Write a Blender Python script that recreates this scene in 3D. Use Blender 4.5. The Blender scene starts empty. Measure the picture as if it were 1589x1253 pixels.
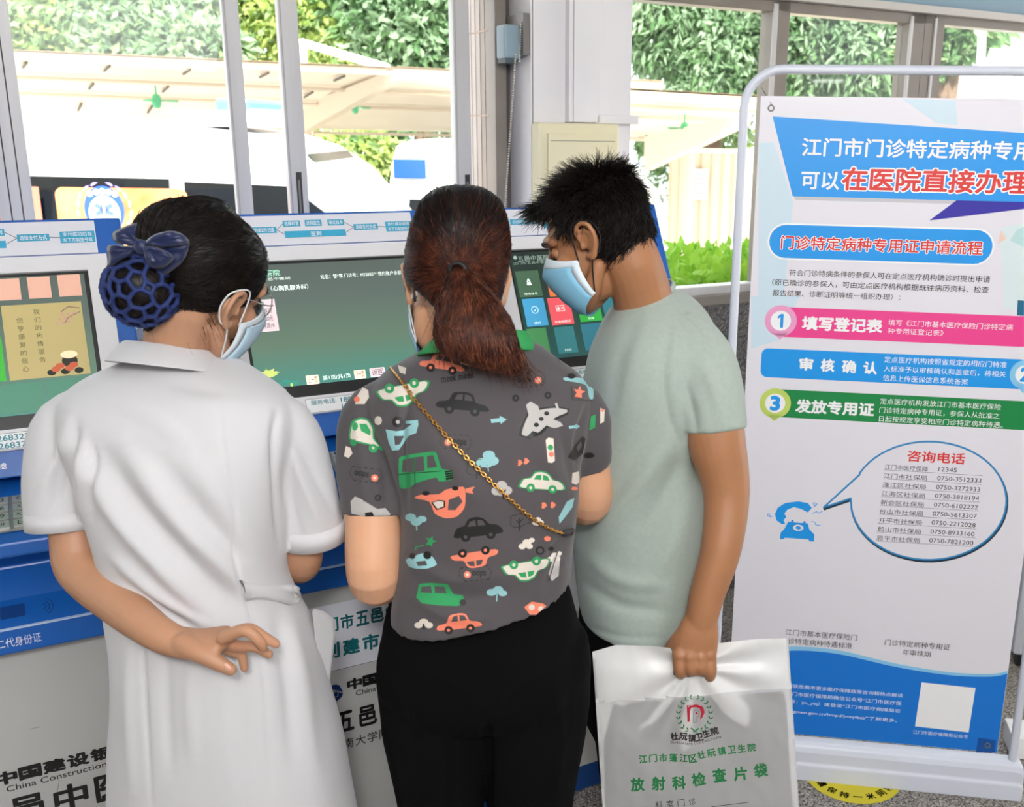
import bpy, bmesh, math, random
import numpy as np
from mathutils import Vector, Matrix
from mathutils.bvhtree import BVHTree

# ------------------------------------------------------------------ camera, world, lights, exposure
W_PX, H_PX = 1589, 1253
FOC, CX, CY = 1560.0, 940.0, 626.5            # focal length in px, principal point (the frame is a crop of a wider shot)
TH, PHI, CH = math.radians(15.3), 0.0161, 1.68  # pitch down, roll, camera height
_f = np.array([0, math.cos(TH), -math.sin(TH)])
_r0 = np.array([1., 0, 0]); _u0 = np.array([0, math.sin(TH), math.cos(TH)])
_r = math.cos(PHI)*_r0 + math.sin(PHI)*_u0
_u = -math.sin(PHI)*_r0 + math.cos(PHI)*_u0
CAM = np.array([0, 0, CH])
scene = bpy.context.scene
COL = scene.collection
cd = bpy.data.cameras.new('camera'); cam = bpy.data.objects.new('camera', cd); COL.objects.link(cam)
cd.sensor_width = 36; cd.sensor_fit = 'HORIZONTAL'; cd.lens = FOC/W_PX*36
cd.shift_x = (W_PX/2 - CX)/W_PX; cd.clip_start = .05; cd.clip_end = 300
M = Matrix.Identity(4)
for i in range(3):
    M[i][0] = _r[i]; M[i][1] = _u[i]; M[i][2] = -_f[i]; M[i][3] = CAM[i]
cam.matrix_world = M
cd.dof.use_dof = True; cd.dof.focus_distance = 2.0; cd.dof.aperture_fstop = 7
scene.camera = cam
vs = scene.view_settings
vs.view_transform = 'Standard'; vs.look = 'None'; vs.gamma = 1; vs.use_curve_mapping = False
vs.exposure = 0.1
wd = bpy.data.worlds.new('sky'); scene.world = wd; wd.use_nodes = True
wd.node_tree.nodes['Background'].inputs[0].default_value = (.93, .97, 1, 1)
wd.node_tree.nodes['Background'].inputs[1].default_value = 2.6

def light(name, kind, loc, target, energy, size=1, color=(1, 1, 1), size_y=None):
    l = bpy.data.lights.new(name, kind); o = bpy.data.objects.new(name, l); COL.objects.link(o)
    l.energy = energy; l.color = color
    if kind == 'AREA':
        l.shape = 'RECTANGLE'; l.size = size; l.size_y = size_y or size
    o.location = loc
    d = Vector(target) - Vector(loc)
    o.rotation_euler = d.to_track_quat('-Z', 'Y').to_euler()
    return o
sun = light('sun', 'SUN', (3, -8, 14), (0, 6, 0), 15, color=(1, .96, .88)); sun.data.angle = math.radians(3)
light('camera_flash', 'AREA', (.1, -.75, 2.35), (.1, 2.2, 1.1), 27, .16, color=(1, .98, .97))
light('bounce_fill', 'AREA', (.9, -.6, 2.8), (.5, 2.4, 1.2), 74, 1.8, color=(.98, .98, 1))  # added fill standing in for flash bounced off the ceiling, no hall fitting

# ------------------------------------------------------------------ measuring helpers
def ray(x, y): return _f + _r*(x-CX)/FOC - _u*(y-CY)/FOC
def onY(x, y, Y):
    v = ray(x, y); return CAM + v*(Y/v[1])
def onz(x, y, z):
    v = ray(x, y); return CAM + v*((z-CH)/v[2])
def onplane(x, y, p, n):
    v = ray(x, y); return CAM + v*(np.dot(np.array(p)-CAM, n)/np.dot(v, n))
def proj(p):
    v = np.asarray(p, float) - CAM; d = v @ _f
    return np.stack([CX + FOC*(v @ _r)/d, CY - FOC*(v @ _u)/d], -1)
AZ = math.radians(60.5)                       # direction of the kiosk row and of the window wall
R_ = np.array([math.sin(AZ), math.cos(AZ), 0]); N_ = np.array([math.cos(AZ), -math.sin(AZ), 0]); Z_ = np.array([0, 0, 1.])
O_ = onz(905, 1227, 0); O_[2] = 0
def L2W(u, z, w): return O_ + R_*u + Z_*z + N_*w      # along the row, up, out of the wall
def wallpt(x, y, w):
    q = onplane(x, y, O_ + N_*w, N_) - O_
    return float(q @ R_), float(q[2])
SN_ = (N_ + .5*Z_); PS_ = O_ - .36*N_ + 1.485*Z_
SLEN = math.sqrt(1.25)
def slope_pt(x, y):                            # (u, s): s measured down the sloping kiosk face from its top edge
    q = onplane(x, y, PS_, SN_) - O_
    return float(q @ R_), float((1.485 - q[2])*SLEN)

# ------------------------------------------------------------------ materials
def lin(c):
    if isinstance(c, str):
        c = c.lstrip('#'); c = [int(c[i:i+2], 16)/255 for i in (0, 2, 4)]
    return tuple((x/12.92 if x <= .04045 else ((x+.055)/1.055)**2.4) for x in c)
MATS = {}
def mat(name, color='#ffffff', rough=.6, metal=0, spec=.5, noise=0, nscale=30, bump=0, bscale=200, trans=0, alpha=1, emit=0, sss=0, color2=None, stretch=None, sheen=0, coat=0):
    if name in MATS: return MATS[name]
    m = bpy.data.materials.new(name); m.use_nodes = True; nt = m.node_tree
    b = nt.nodes['Principled BSDF']; MATS[name] = m
    c = lin(color)
    b.inputs['Base Color'].default_value = (*c, 1); b.inputs['Roughness'].default_value = rough
    b.inputs['Metallic'].default_value = metal; b.inputs['Specular IOR Level'].default_value = spec
    b.inputs['Alpha'].default_value = alpha; b.inputs['Transmission Weight'].default_value = trans
    if coat: b.inputs['Coat Weight'].default_value = coat
    if sheen: b.inputs['Sheen Weight'].default_value = sheen
    if sss:
        b.inputs['Subsurface Weight'].default_value = sss; b.inputs['Subsurface Radius'].default_value = (.012, .004, .002); b.inputs['Subsurface Scale'].default_value = 1
    if emit:
        b.inputs['Emission Color'].default_value = (*c, 1); b.inputs['Emission Strength'].default_value = emit
    tc = nt.nodes.new('ShaderNodeTexCoord'); src = tc.outputs['Object']
    if stretch:
        mp = nt.nodes.new('ShaderNodeMapping'); mp.inputs['Scale'].default_value = stretch
        nt.links.new(src, mp.inputs[0]); src = mp.outputs[0]
    if noise or color2:
        n = nt.nodes.new('ShaderNodeTexNoise'); n.inputs['Scale'].default_value = nscale; n.inputs['Detail'].default_value = 4
        nt.links.new(src, n.inputs['Vector'])
        mx = nt.nodes.new('ShaderNodeMix'); mx.data_type = 'RGBA'
        k = 1 - noise
        mx.inputs[6].default_value = (*c, 1)
        mx.inputs[7].default_value = (*lin(color2), 1) if color2 else (c[0]*k, c[1]*k, c[2]*k, 1)
        rp = nt.nodes.new('ShaderNodeMapRange'); rp.inputs[1].default_value = .35; rp.inputs[2].default_value = .65
        nt.links.new(n.outputs['Fac'], rp.inputs[0]); nt.links.new(rp.outputs[0], mx.inputs[0])
        nt.links.new(mx.outputs[2], b.inputs['Base Color'])
    if bump:
        n2 = nt.nodes.new('ShaderNodeTexNoise'); n2.inputs['Scale'].default_value = bscale; n2.inputs['Detail'].default_value = 3
        nt.links.new(src, n2.inputs['Vector'])
        bp = nt.nodes.new('ShaderNodeBump'); bp.inputs['Strength'].default_value = bump; bp.inputs['Distance'].default_value = .002
        nt.links.new(n2.outputs['Fac'], bp.inputs['Height']); nt.links.new(bp.outputs[0], b.inputs['Normal'])
    return m
def leaf_mat(name, c1, c2):
    m = mat(name, c1, .55, noise=.01, nscale=2.2, color2=c2)
    nt = m.node_tree; b = nt.nodes['Principled BSDF']; out = nt.nodes['Material Output']
    t = nt.nodes.new('ShaderNodeBsdfTranslucent'); mx = nt.nodes.new('ShaderNodeMixShader'); mx.inputs[0].default_value = .4
    src = b.inputs['Base Color'].links[0].from_socket
    nt.links.new(src, t.inputs[0]); nt.links.new(b.outputs[0], mx.inputs[1]); nt.links.new(t.outputs[0], mx.inputs[2])
    nt.links.new(mx.outputs[0], out.inputs[0]); return m

# ------------------------------------------------------------------ mesh building
def unit(v): v = np.asarray(v, float); return v/(np.linalg.norm(v)+1e-12)
class MB:
    def __init__(s): s.v = []; s.f = []; s.fm = []; s.mats = []; s.n = 0
    def add(s, verts, faces, m):
        if m not in s.mats: s.mats.append(m)
        k = s.mats.index(m); verts = np.asarray(verts, float).reshape(-1, 3)
        s.v.append(verts); b = s.n; s.n += len(verts)
        for f in faces: s.f.append([i+b for i in f]); s.fm.append(k)
        return s
    def box(s, c, size, m, ax=None):
        ax = ax or (np.array([1., 0, 0]), np.array([0, 1., 0]), np.array([0, 0, 1.]))
        c = np.asarray(c, float); h = [x/2 for x in size]
        vs_ = [c + ax[0]*h[0]*i + ax[1]*h[1]*j + ax[2]*h[2]*k for i in (-1, 1) for j in (-1, 1) for k in (-1, 1)]
        return s.add(vs_, [(0, 1, 3, 2), (4, 6, 7, 5), (0, 4, 5, 1), (2, 3, 7, 6), (0, 2, 6, 4), (1, 5, 7, 3)], m)
    def lbox(s, u0, u1, z0, z1, w0, w1, m):     # box in the wall frame
        return s.box(L2W((u0+u1)/2, (z0+z1)/2, (w0+w1)/2), (abs(u1-u0), abs(z1-z0), abs(w1-w0)), m, (R_, Z_, N_))
    def prism(s, poly, m, vec):                  # closed polygon of points, extruded by vec
        p = np.asarray(poly, float); n = len(p); q = p + np.asarray(vec, float)
        return s.add(np.vstack([p, q]), [tuple(range(n))[::-1], tuple(range(n, 2*n))] + [(i, (i+1) % n, n+(i+1) % n, n+i) for i in range(n)], m)
    def tube(s, pts, rad, m, seg=12, smooth=0, flat=None, side=None, cap=True):
        v, f = tube_geo(pts, rad, seg, smooth, flat, side, cap); return s.add(v, f, m)
    def build(s, name, parent=None, smooth=False, bevel=0, autosmooth=None):
        me = bpy.data.meshes.new(name)
        v = np.vstack(s.v) if s.v else np.zeros((0, 3))
        org = Vector((0, 0, 0))
        if parent is not None: org = Vector(parent.get('_org', (0, 0, 0)))
        me.from_pydata([tuple(x) for x in (v - np.array(org))], [], s.f)
        for m in s.mats: me.materials.append(m)
        me.polygons.foreach_set('material_index', s.fm)
        if smooth: me.polygons.foreach_set('use_smooth', [True]*len(me.polygons))
        me.update()
        o = bpy.data.objects.new(name, me); COL.objects.link(o)
        if parent is not None: o.parent = parent; o['_org'] = tuple(org)
        if bevel:
            b = o.modifiers.new('bevel', 'BEVEL'); b.width = bevel; b.segments = 2; b.limit_method = 'ANGLE'
        return o
def catmull(P, k):
    P = np.asarray(P, float); n = len(P)
    if k < 2 or n < 3: return P
    out = []
    for i in range(n-1):
        p0 = P[max(i-1, 0)]; p1 = P[i]; p2 = P[i+1]; p3 = P[min(i+2, n-1)]
        for j in range(k):
            t = j/k
            out.append(.5*(2*p1 + (p2-p0)*t + (2*p0-5*p1+4*p2-p3)*t*t + (3*p1-p0-3*p2+p3)*t**3))
    out.append(P[-1]); return np.array(out)
def tube_geo(pts, rad, seg=12, smooth=0, flat=None, side=None, cap=True):
    """tube through pts; rad scalar/list; flat = ratio of the second radius; side = direction of the first radius"""
    P = np.asarray(pts, float); n = len(P)
    rad = np.full(n, rad) if np.isscalar(rad) else np.asarray(rad, float)
    fl = np.full(n, 1. if flat is None else flat) if (flat is None or np.isscalar(flat)) else np.asarray(flat, float)
    if smooth:
        X = catmull(np.hstack([P, rad[:, None], fl[:, None]]), smooth); P, rad, fl = X[:, :3], np.maximum(X[:, 3], 1e-4), X[:, 4]; n = len(P)
    T = np.gradient(P, axis=0); T /= (np.linalg.norm(T, axis=1)[:, None]+1e-12)
    if cap:                                       # round ends
        a = np.radians([75, 50, 25]); pre = []; post = []
        for t in a:
            pre.append((P[0]-T[0]*rad[0]*min(fl[0], 1)*math.sin(t), rad[0]*math.cos(t), fl[0], T[0]))
        for t in a[::-1]:
            post.append((P[-1]+T[-1]*rad[-1]*min(fl[-1], 1)*math.sin(t), rad[-1]*math.cos(t), fl[-1], T[-1]))
        P = np.vstack([[x[0] for x in pre], P, [x[0] for x in post]]); rad = np.concatenate([[x[1] for x in pre], rad, [x[1] for x in post]])
        fl = np.concatenate([[x[2] for x in pre], fl, [x[2] for x in post]]); T = np.vstack([[x[3] for x in pre], T, [x[3] for x in post]]); n = len(P)
    s0 = np.asarray(side, float) if side is not None else np.array([0, 0, 1.])
    if side is None and abs(T[0] @ s0) > .9: s0 = np.array([1., 0, 0])
    vs_ = []; ang = np.arange(seg)*2*math.pi/seg
    for i in range(n):
        a = s0 - T[i]*(s0 @ T[i])
        if np.linalg.norm(a) < 1e-4: a = np.cross(T[i], [.3, .5, .8])
        a = unit(a); b = np.cross(T[i], a)
        if side is None: s0 = a
        vs_.append(P[i] + rad[i]*(np.cos(ang)[:, None]*a + fl[i]*np.sin(ang)[:, None]*b))
    v = np.vstack(vs_); f = []
    for i in range(n-1):
        for j in range(seg):
            k = (j+1) % seg; f.append((i*seg+j, i*seg+k, (i+1)*seg+k, (i+1)*seg+j))
    f.append(tuple(range(seg))[::-1]); f.append(tuple((n-1)*seg+j for j in range(seg)))
    return v, f
def ball_geo(c, rx, ax=None, seg=16, rings=10):
    """ellipsoid; rx = 3 radii along ax"""
    ax = ax if ax is not None else np.eye(3); c = np.asarray(c, float)
    v = [c + ax[2]*rx[2]]; f = []
    for i in range(1, rings):
        t = math.pi*i/rings
        for j in range(seg):
            a = 2*math.pi*j/seg
            v.append(c + ax[0]*rx[0]*math.sin(t)*math.cos(a) + ax[1]*rx[1]*math.sin(t)*math.sin(a) + ax[2]*rx[2]*math.cos(t))
    v.append(c - ax[2]*rx[2])
    for j in range(seg):
        k = (j+1) % seg; f.append((0, 1+j, 1+k)); b = 1+(rings-2)*seg; f.append((b+j, len(v)-1, b+k))
        for i in range(rings-2):
            b = 1+i*seg; f.append((b+j, b+seg+j, b+seg+k, b+k))
    return np.array(v), f
def loft_geo(rings, close=True):
    n = len(rings[0]); v = np.vstack(rings); f = []
    for i in range(len(rings)-1):
        for j in range(n):
            k = (j+1) % n; f.append((i*n+j, i*n+k, (i+1)*n+k, (i+1)*n+j))
    if close: f.append(tuple(range(n))[::-1]); f.append(tuple((len(rings)-1)*n+j for j in range(n)))
    return v, f
def rows_geo(rows, seg=36, smooth=4, lat=(1, 0, 0), fwd=(0, 1, 0), sq=2.2, hem=None):
    """stack of ellipses; a row = (y px or (y left, y right), x left px, x right px, Y of the centre in m, half depth in m); hem = (inset m, rise m) hollows the last end"""
    fwd = unit(fwd); X = []
    for y, xl, xr, Yc, hd in rows:
        yl, yr = y if isinstance(y, tuple) else (y, y)
        a = onY(xl, yl, Yc); b = onY(xr, yr, Yc)
        if lat[0] != 1: d = unit(lat); c = (a+b)/2; h = np.linalg.norm(b-a)/2; a, b = c-d*h, c+d*h
        X.append([*a, *b, hd])
    X = catmull(X, smooth); rings = []; ang = np.arange(seg)*2*math.pi/seg; e = 2/sq
    cc = np.sign(np.cos(ang))*np.abs(np.cos(ang))**e; ss = np.sign(np.sin(ang))*np.abs(np.sin(ang))**e
    for x in X:
        c = (x[:3]+x[3:6])/2; h = (x[3:6]-x[:3])/2
        rings.append(c + cc[:, None]*h + ss[:, None]*fwd*max(x[6], 1e-3))
    if hem:
        c = rings[-1].mean(0); r = np.linalg.norm(rings[-1]-c, axis=1).mean(); q = c+(rings[-1]-c)*(1-hem[0]/r); rings += [q, q+[0, 0, hem[1]]]
    return loft_geo(rings)
def sleeve_geo(pts, rad, seg=24, smooth=5, flat=None, side=None, inset=.006, deep=0):
    v, f = tube_geo(pts, rad, seg, smooth, flat, side, cap=False); n = len(v)//seg; rings = [v[i*seg:(i+1)*seg] for i in range(n)]
    c = rings[-1].mean(0); T = unit(c-rings[-2].mean(0)); r = np.linalg.norm(rings[-1]-c, axis=1).mean(); q = c+(rings[-1]-c)*(1-inset/r)
    return loft_geo(rings+[q, q-T*deep] if deep else rings)
def fuse(geos, voxel=.004, smooth=6, factor=.5):
    """union of overlapping closed shells into one continuous skin: (verts, quads)"""
    me = bpy.data.meshes.new('tmp'); V = []; F = []; b = 0
    for v, f in geos:
        V += [tuple(x) for x in v]; F += [[i+b for i in q] for q in f]; b += len(v)
    me.from_pydata(V, [], F)
    bm = bmesh.new(); bm.from_mesh(me); bmesh.ops.recalc_face_normals(bm, faces=bm.faces); bm.to_mesh(me); bm.free()
    o = bpy.data.objects.new('tmp', me); COL.objects.link(o)
    r = o.modifiers.new('r', 'REMESH'); r.mode = 'VOXEL'; r.voxel_size = voxel; r.adaptivity = 0
    if smooth:
        s = o.modifiers.new('s', 'SMOOTH'); s.factor = factor; s.iterations = smooth
    dg = bpy.context.evaluated_depsgraph_get(); ev = o.evaluated_get(dg); em = ev.to_mesh()
    v = np.empty(len(em.vertices)*3); em.vertices.foreach_get('co', v); v = v.reshape(-1, 3).copy()
    f = [tuple(p.vertices) for p in em.polygons]
    ev.to_mesh_clear(); bpy.data.objects.remove(o); bpy.data.meshes.remove(me)
    return v, f
def vnormals(v, f):
    n = np.zeros_like(v); q = np.array([(tuple(p[:4]) if len(p) >= 4 else (*p, p[-1])) for p in f])
    fn = np.cross(v[q[:, 2]]-v[q[:, 0]], v[q[:, 3]]-v[q[:, 1]])
    t = q[:, 2] == q[:, 3]
    if t.any(): fn[t] = np.cross(v[q[t, 1]]-v[q[t, 0]], v[q[t, 2]]-v[q[t, 0]])
    for k in range(4): np.add.at(n, q[:, k], fn)
    return n/(np.linalg.norm(n, axis=1)[:, None]+1e-12)
def folds(v, f, L, near=True):
    """cloth folds: each (points px, width px, height m) raises or sinks a soft ridge along a polyline on the side towards the lens"""
    n = vnormals(v, f); p = proj(v); view = v - CAM; view /= np.linalg.norm(view, axis=1)[:, None]
    facing = np.clip(-(n*view).sum(1)*3, 0, 1)
    d = np.zeros(len(v))
    for pts, wd_, amp in L:
        pts = catmull(pts, 5); best = np.full(len(v), 1e9); tt = np.zeros(len(v)); m = len(pts)-1
        for i in range(m):
            a, b = pts[i], pts[i+1]; ab = b-a; t = np.clip(((p-a) @ ab)/(ab @ ab+1e-9), 0, 1)
            dd = np.linalg.norm(p-(a+t[:, None]*ab), axis=1); k = dd < best; best[k] = dd[k]; tt[k] = ((i+t)/m)[k]
        d += 1.45*amp*np.exp(-(best/wd_)**2)*np.clip(np.sin(np.pi*np.clip(tt, .03, .97))**.6, 0, 1)
    return v + n*(d*facing)[:, None]
def ripple(v, f, amp, scale, seed=0, aniso=(1, 1, 1)):
    from mathutils import noise as N
    n = vnormals(v, f)
    d = np.array([N.noise(Vector((x[0]*scale*aniso[0]+seed, x[1]*scale*aniso[1], x[2]*scale*aniso[2]))) for x in v])
    return v + n*(d*amp)[:, None]

# ------------------------------------------------------------------ things, parts, tags
def thing(name, label, cat, loc=(0, 0, 0), group=None):
    o = bpy.data.objects.new(name, None); COL.objects.link(o); o.empty_display_size = .05
    o.location = loc; o['_org'] = tuple(float(x) for x in loc); o['label'] = label; o['category'] = cat
    if group: o['group'] = group
    return o
def tag(o, label, cat, group=None):
    o['label'] = label; o['category'] = cat
    if group: o['group'] = group
    return o
def struct(o): o['kind'] = 'structure'; return o

# ------------------------------------------------------------------ flat print: text and shapes on a frame
_TXT = {}
def text_geo(body, bold=0.):
    k = (body, bold)
    if k in _TXT: return _TXT[k]
    if bold > .0005:                              # heavier strokes: overlaid shifted copies
        v, f = text_geo(body); n = len(v); V = [v]; F = list(f); rings = [(bold, 8)] if bold < .05 else [(bold*.5, 6), (bold, 12)]
        for r, m in rings:
            for i in range(m):
                a = 2*math.pi*i/m+.2; F += [tuple(x+n*len(V) for x in q) for q in f]; V.append(v+[r*math.cos(a), r*math.sin(a)])
        _TXT[k] = (np.vstack(V), F); return _TXT[k]
    bold = 0.
    c = bpy.data.curves.new('t', 'FONT'); c.body = body; c.size = 1; c.offset = bold; c.resolution_u = 3
    o = bpy.data.objects.new('t', c); COL.objects.link(o)
    dg = bpy.context.evaluated_depsgraph_get(); ev = o.evaluated_get(dg); me = ev.to_mesh()
    v = np.array([x.co[:2] for x in me.vertices]).reshape(-1, 2); f = [tuple(p.vertices) for p in me.polygons]
    ev.to_mesh_clear(); bpy.data.objects.remove(o); bpy.data.curves.remove(c)
    _TXT[k] = (v, f); return v, f
class Frame:
    """flat frame: origin, right, up, normal; layers are stacked a fraction of a millimetre apart"""
    def __init__(s, o, r, u, conv=None):
        s.o = np.asarray(o, float); s.r = unit(r); s.u = unit(u); s.n = np.cross(s.r, s.u); s.conv = conv
    def w(s, P, lift):
        P = np.asarray(P, float); L = np.broadcast_to(np.asarray(lift, float), (len(P),))[:, None]
        return s.o + P[:, :1]*s.r + P[:, 1:2]*s.u + s.n*L
    def px(s, x, y):
        q = onplane(x, y, s.o, s.n) - s.o; return float(q @ s.r), float(q @ s.u)
    def poly(s, mb, pts, m, lift=.0006):
        n = len(pts); mb.add(s.w(pts, lift), [tuple(range(n))], m)
    def rect(s, mb, x0, y0, x1, y1, m, lift=.0006, r=0):
        if r <= 0: return s.poly(mb, [(x0, y0), (x1, y0), (x1, y1), (x0, y1)], m, lift)
        P = []
        for cx, cy, a0 in ((x1-r, y0+r, -90), (x1-r, y1-r, 0), (x0+r, y1-r, 90), (x0+r, y0+r, 180)):
            for k in range(7):
                a = math.radians(a0+15*k); P.append((cx+r*math.cos(a), cy+r*math.sin(a)))
        s.poly(mb, P, m, lift)
    def disc(s, mb, x, y, rx, m, lift=.0006, ry=None, n=32):
        ry = ry or rx; s.poly(mb, [(x+rx*math.cos(2*math.pi*k/n), y+ry*math.sin(2*math.pi*k/n)) for k in range(n)], m, lift)
    def line(s, mb, pts, wd_, m, lift=.0006, closed=False):
        P = np.asarray(pts, float); n = len(P); rng = range(n if closed else n-1)
        for i in rng:
            a, b = P[i], P[(i+1) % n]; d = unit(b-a); q = np.array([-d[1], d[0]])*wd_/2; e = d*wd_*.3
            s.poly(mb, [a-q-e, b-q+e, b+q+e, a+q-e], m, lift)
    def text(s, mb, body, x0, y0, x1, y1, m, lift=.0008, bold=0., fit=True, rot=0):
        """text filling the box x0..x1 (left to right), y0..y1 (bottom to top)"""
        v, f = text_geo(body, bold)
        if not len(v): return
        v0, _ = text_geo(body, 0.)
        lo, hi = v0.min(0), v0.max(0); q = (v-lo)/(hi-lo+1e-9)*np.array([x1-x0, y1-y0])
        if rot:
            c_, s_ = math.cos(rot), math.sin(rot); q = q @ np.array([[c_, s_], [-s_, c_]])
        k = len(v0); mb.add(s.w(q + np.array([x0, y0]), lift + 1.2e-5*(np.arange(len(v))//k)), f, m)
    def textpx(s, mb, body, tl, bl, rt, m, lift=.0008, bold=0., outline=None, ow=.03):
        """text measured in the photo: top-left, bottom-left and right end"""
        a, b, c = s.px(*tl), s.px(*bl), s.px(*rt)
        x0, x1 = b[0], c[0]; y0, y1 = b[1], a[1]
        if outline: s.text(mb, body, x0, y0, x1, y1, outline, lift-.0002, ow)
        s.text(mb, body, x0, y0, x1, y1, m, lift, bold)
def zmap(x0, y0, k): return lambda *p: [(x0+a*k, y0+b*k) for a, b in p]
# ------------------------------------------------------------------ the hall: floor, window wall, pillar, fascia, ceiling
def glass_mat():
    m = bpy.data.materials.new('window glass'); m.use_nodes = True; nt = m.node_tree; nt.nodes.clear()
    o = nt.nodes.new('ShaderNodeOutputMaterial'); t = nt.nodes.new('ShaderNodeBsdfTransparent'); g = nt.nodes.new('ShaderNodeBsdfGlossy')
    g.inputs['Roughness'].default_value = .01; lw = nt.nodes.new('ShaderNodeLayerWeight'); lw.inputs[0].default_value = .5
    pw = nt.nodes.new('ShaderNodeMath'); pw.operation = 'POWER'; pw.inputs[1].default_value = 5; nt.links.new(lw.outputs['Facing'], pw.inputs[0])
    fr = nt.nodes.new('ShaderNodeMath'); fr.operation = 'MULTIPLY_ADD'; fr.inputs[1].default_value = .9; fr.inputs[2].default_value = .022; nt.links.new(pw.outputs[0], fr.inputs[0])
    t.inputs[0].default_value = (.96, .98, .97, 1)
    mx = nt.nodes.new('ShaderNodeMixShader'); nt.links.new(fr.outputs[0], mx.inputs[0]); nt.links.new(t.outputs[0], mx.inputs[1]); nt.links.new(g.outputs[0], mx.inputs[2])
    nt.links.new(mx.outputs[0], o.inputs[0]); return m
GLASS = glass_mat()
def granite(name, cols, scale):
    m = bpy.data.materials.new(name); m.use_nodes = True; nt = m.node_tree; b = nt.nodes['Principled BSDF']; b.inputs['Roughness'].default_value = .32
    tc = nt.nodes.new('ShaderNodeTexCoord'); v = nt.nodes.new('ShaderNodeTexVoronoi'); v.inputs['Scale'].default_value = scale
    sep = nt.nodes.new('ShaderNodeSeparateColor'); rp = nt.nodes.new('ShaderNodeValToRGB'); rp.color_ramp.interpolation = 'CONSTANT'
    e = rp.color_ramp.elements
    for i, (p, c) in enumerate(cols):
        x = e[i] if i < 2 else e.new(p); x.position = p; x.color = (*lin(c), 1)
    nt.links.new(tc.outputs['Object'], v.inputs['Vector']); nt.links.new(v.outputs['Color'], sep.inputs[0]); nt.links.new(sep.outputs[0], rp.inputs[0]); nt.links.new(rp.outputs[0], b.inputs['Base Color'])
    return m
FLOOR = granite('speckled granite floor', [(0, '#3d3934'), (.2, '#8d857c'), (.5, '#a79f95'), (.78, '#6b645c'), (.9, '#c4bdb4')], 260)
GRAN = granite('dark granite wall', [(0, '#3c3a39'), (.25, '#6d6966'), (.6, '#5a5653'), (.85, '#8c8783')], 220)
WHITE = mat('white paint', '#e9e6e6', .45, noise=.05, nscale=6)
ALU = mat('white aluminium', '#dcd9d8', .38, noise=.14, nscale=14, stretch=(1, 1, .08))
ALUG = mat('taupe aluminium', '#8f857c', .4, noise=.12, nscale=9)
ALUD = mat('dark seal', '#57504b', .6)
# the hall floor ends at the window wall
mb = MB()
fl = [L2W(-6, 0, -.85), L2W(6, 0, -.85), (5, -7, 0), (-8, -7, 0)]
mb.prism([np.array(p, float) for p in fl], FLOOR, (0, 0, -.12)); struct(mb.build('floor'))
mb = MB(); ce = [L2W(-6, 2.85, -.85), L2W(6, 2.85, -.85), (5, -6, 2.85), (-8, -6, 2.85)]
mb.prism([np.array(p, float) for p in ce], mat('ceiling paint', '#e4e4e2', .8), (0, 0, .1)); struct(mb.build('ceiling'))
HW = mat('hall wall', '#cfcdc9', .8)
mb = MB(); mb.box((-1.5, -6.6, 1.4), (14, .15, 2.9), HW); struct(mb.build('wall_back'))
mb = MB(); mb.box((-6.6, -1.4, 1.4), (.15, 10.4, 2.9), HW); struct(mb.build('wall_left'))
mb = MB(); mb.box((4.6, -2.2, 1.4), (.15, 8.7, 2.9), HW); struct(mb.build('wall_right'))
SILL, HEAD, WW = 1.135, 2.085, -.80
mb = MB(); mb.lbox(-4.5, 4.5, -.9, SILL-.035, WW-.16, WW, GRAN); struct(mb.build('wall_far'))
mb = MB(); mb.lbox(-4.5, 4.5, SILL-.035, SILL, WW-.13, WW+.012, ALUG); mb.lbox(.5, 4.5, SILL-.005, SILL+.028, WW-.07, WW-.01, ALU); struct(mb.build('trim_1', bevel=.003))
mb = MB(); BLUEG = mat('blue grey fascia', '#87a3b5', .5, noise=.06, nscale=5)
mb.lbox(-4.5, 4.5, HEAD+.035, 2.85, WW-.1, WW+.02, BLUEG); struct(mb.build('wall_upper'))
mb = MB(); mb.lbox(-4.5, 4.5, HEAD+.01, HEAD+.035, WW-.09, WW+.035, mat('pale trim', '#cfc9c4', .45)); struct(mb.build('trim_2'))
# window_1: tall left window with white sliding sashes
def upright(mb, u0, u1, z0=SILL, z1=HEAD+.01, w0=WW-.07, w1=WW, m=None, groove=0):
    m = m or ALU; mb.lbox(u0, u1, z0, z1, w0, w1, m)
    for k in range(groove):
        x = u0+(u1-u0)*(k+1)/(groove+1); mb.lbox(x-.0015, x+.0015, z0, z1, w1-.001, w1+.0015, ALUD)
w1 = struct(thing('window_1', '', '')); del w1['label'], w1['category']
mb = MB(); upright(mb, -1.155, -1.082, groove=2); upright(mb, -3.0, -2.93); mb.lbox(-3, .12, SILL, SILL+.03, WW-.07, WW, ALU); mb.lbox(-3, .12, HEAD-.02, HEAD+.01, WW-.07, WW, ALUG); mb.build('window_frame', w1, bevel=.003)
for u0, u1, ww in ((-.61, -.57, WW-.035), (-.48, -.431, WW), (-.006, .042, WW)):
    mb = MB(); upright(mb, u0, u1, w0=ww-.035, w1=ww, groove=0)
    mb.lbox(u0+.004, u0+.007, SILL, HEAD, ww-.001, ww+.002, mat('sash strip grey', '#b5b1af', .5)); sh = mb.build('sash_stile', w1, bevel=.003)  # thin greyer strip along each stile
    if ww == WW:                                  # recessed latch plates
        lu, lz0, lz1 = (u0+.026, 1.39, 1.555) if u0 < -.1 else (u0+.033, 1.42, 1.545)
        mb = MB(); mb.lbox(lu-.007, lu+.007, lz0, lz1, ww-.002, ww+.003, mat('latch plate', '#4b4844', .4, metal=.6)); mb.lbox(lu-.004, lu+.001, lz0+.015, lz1-.02, ww+.003, ww+.007, mat('latch lever', '#8d8a84', .35, metal=.8)); mb.build('latch', w1)
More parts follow.
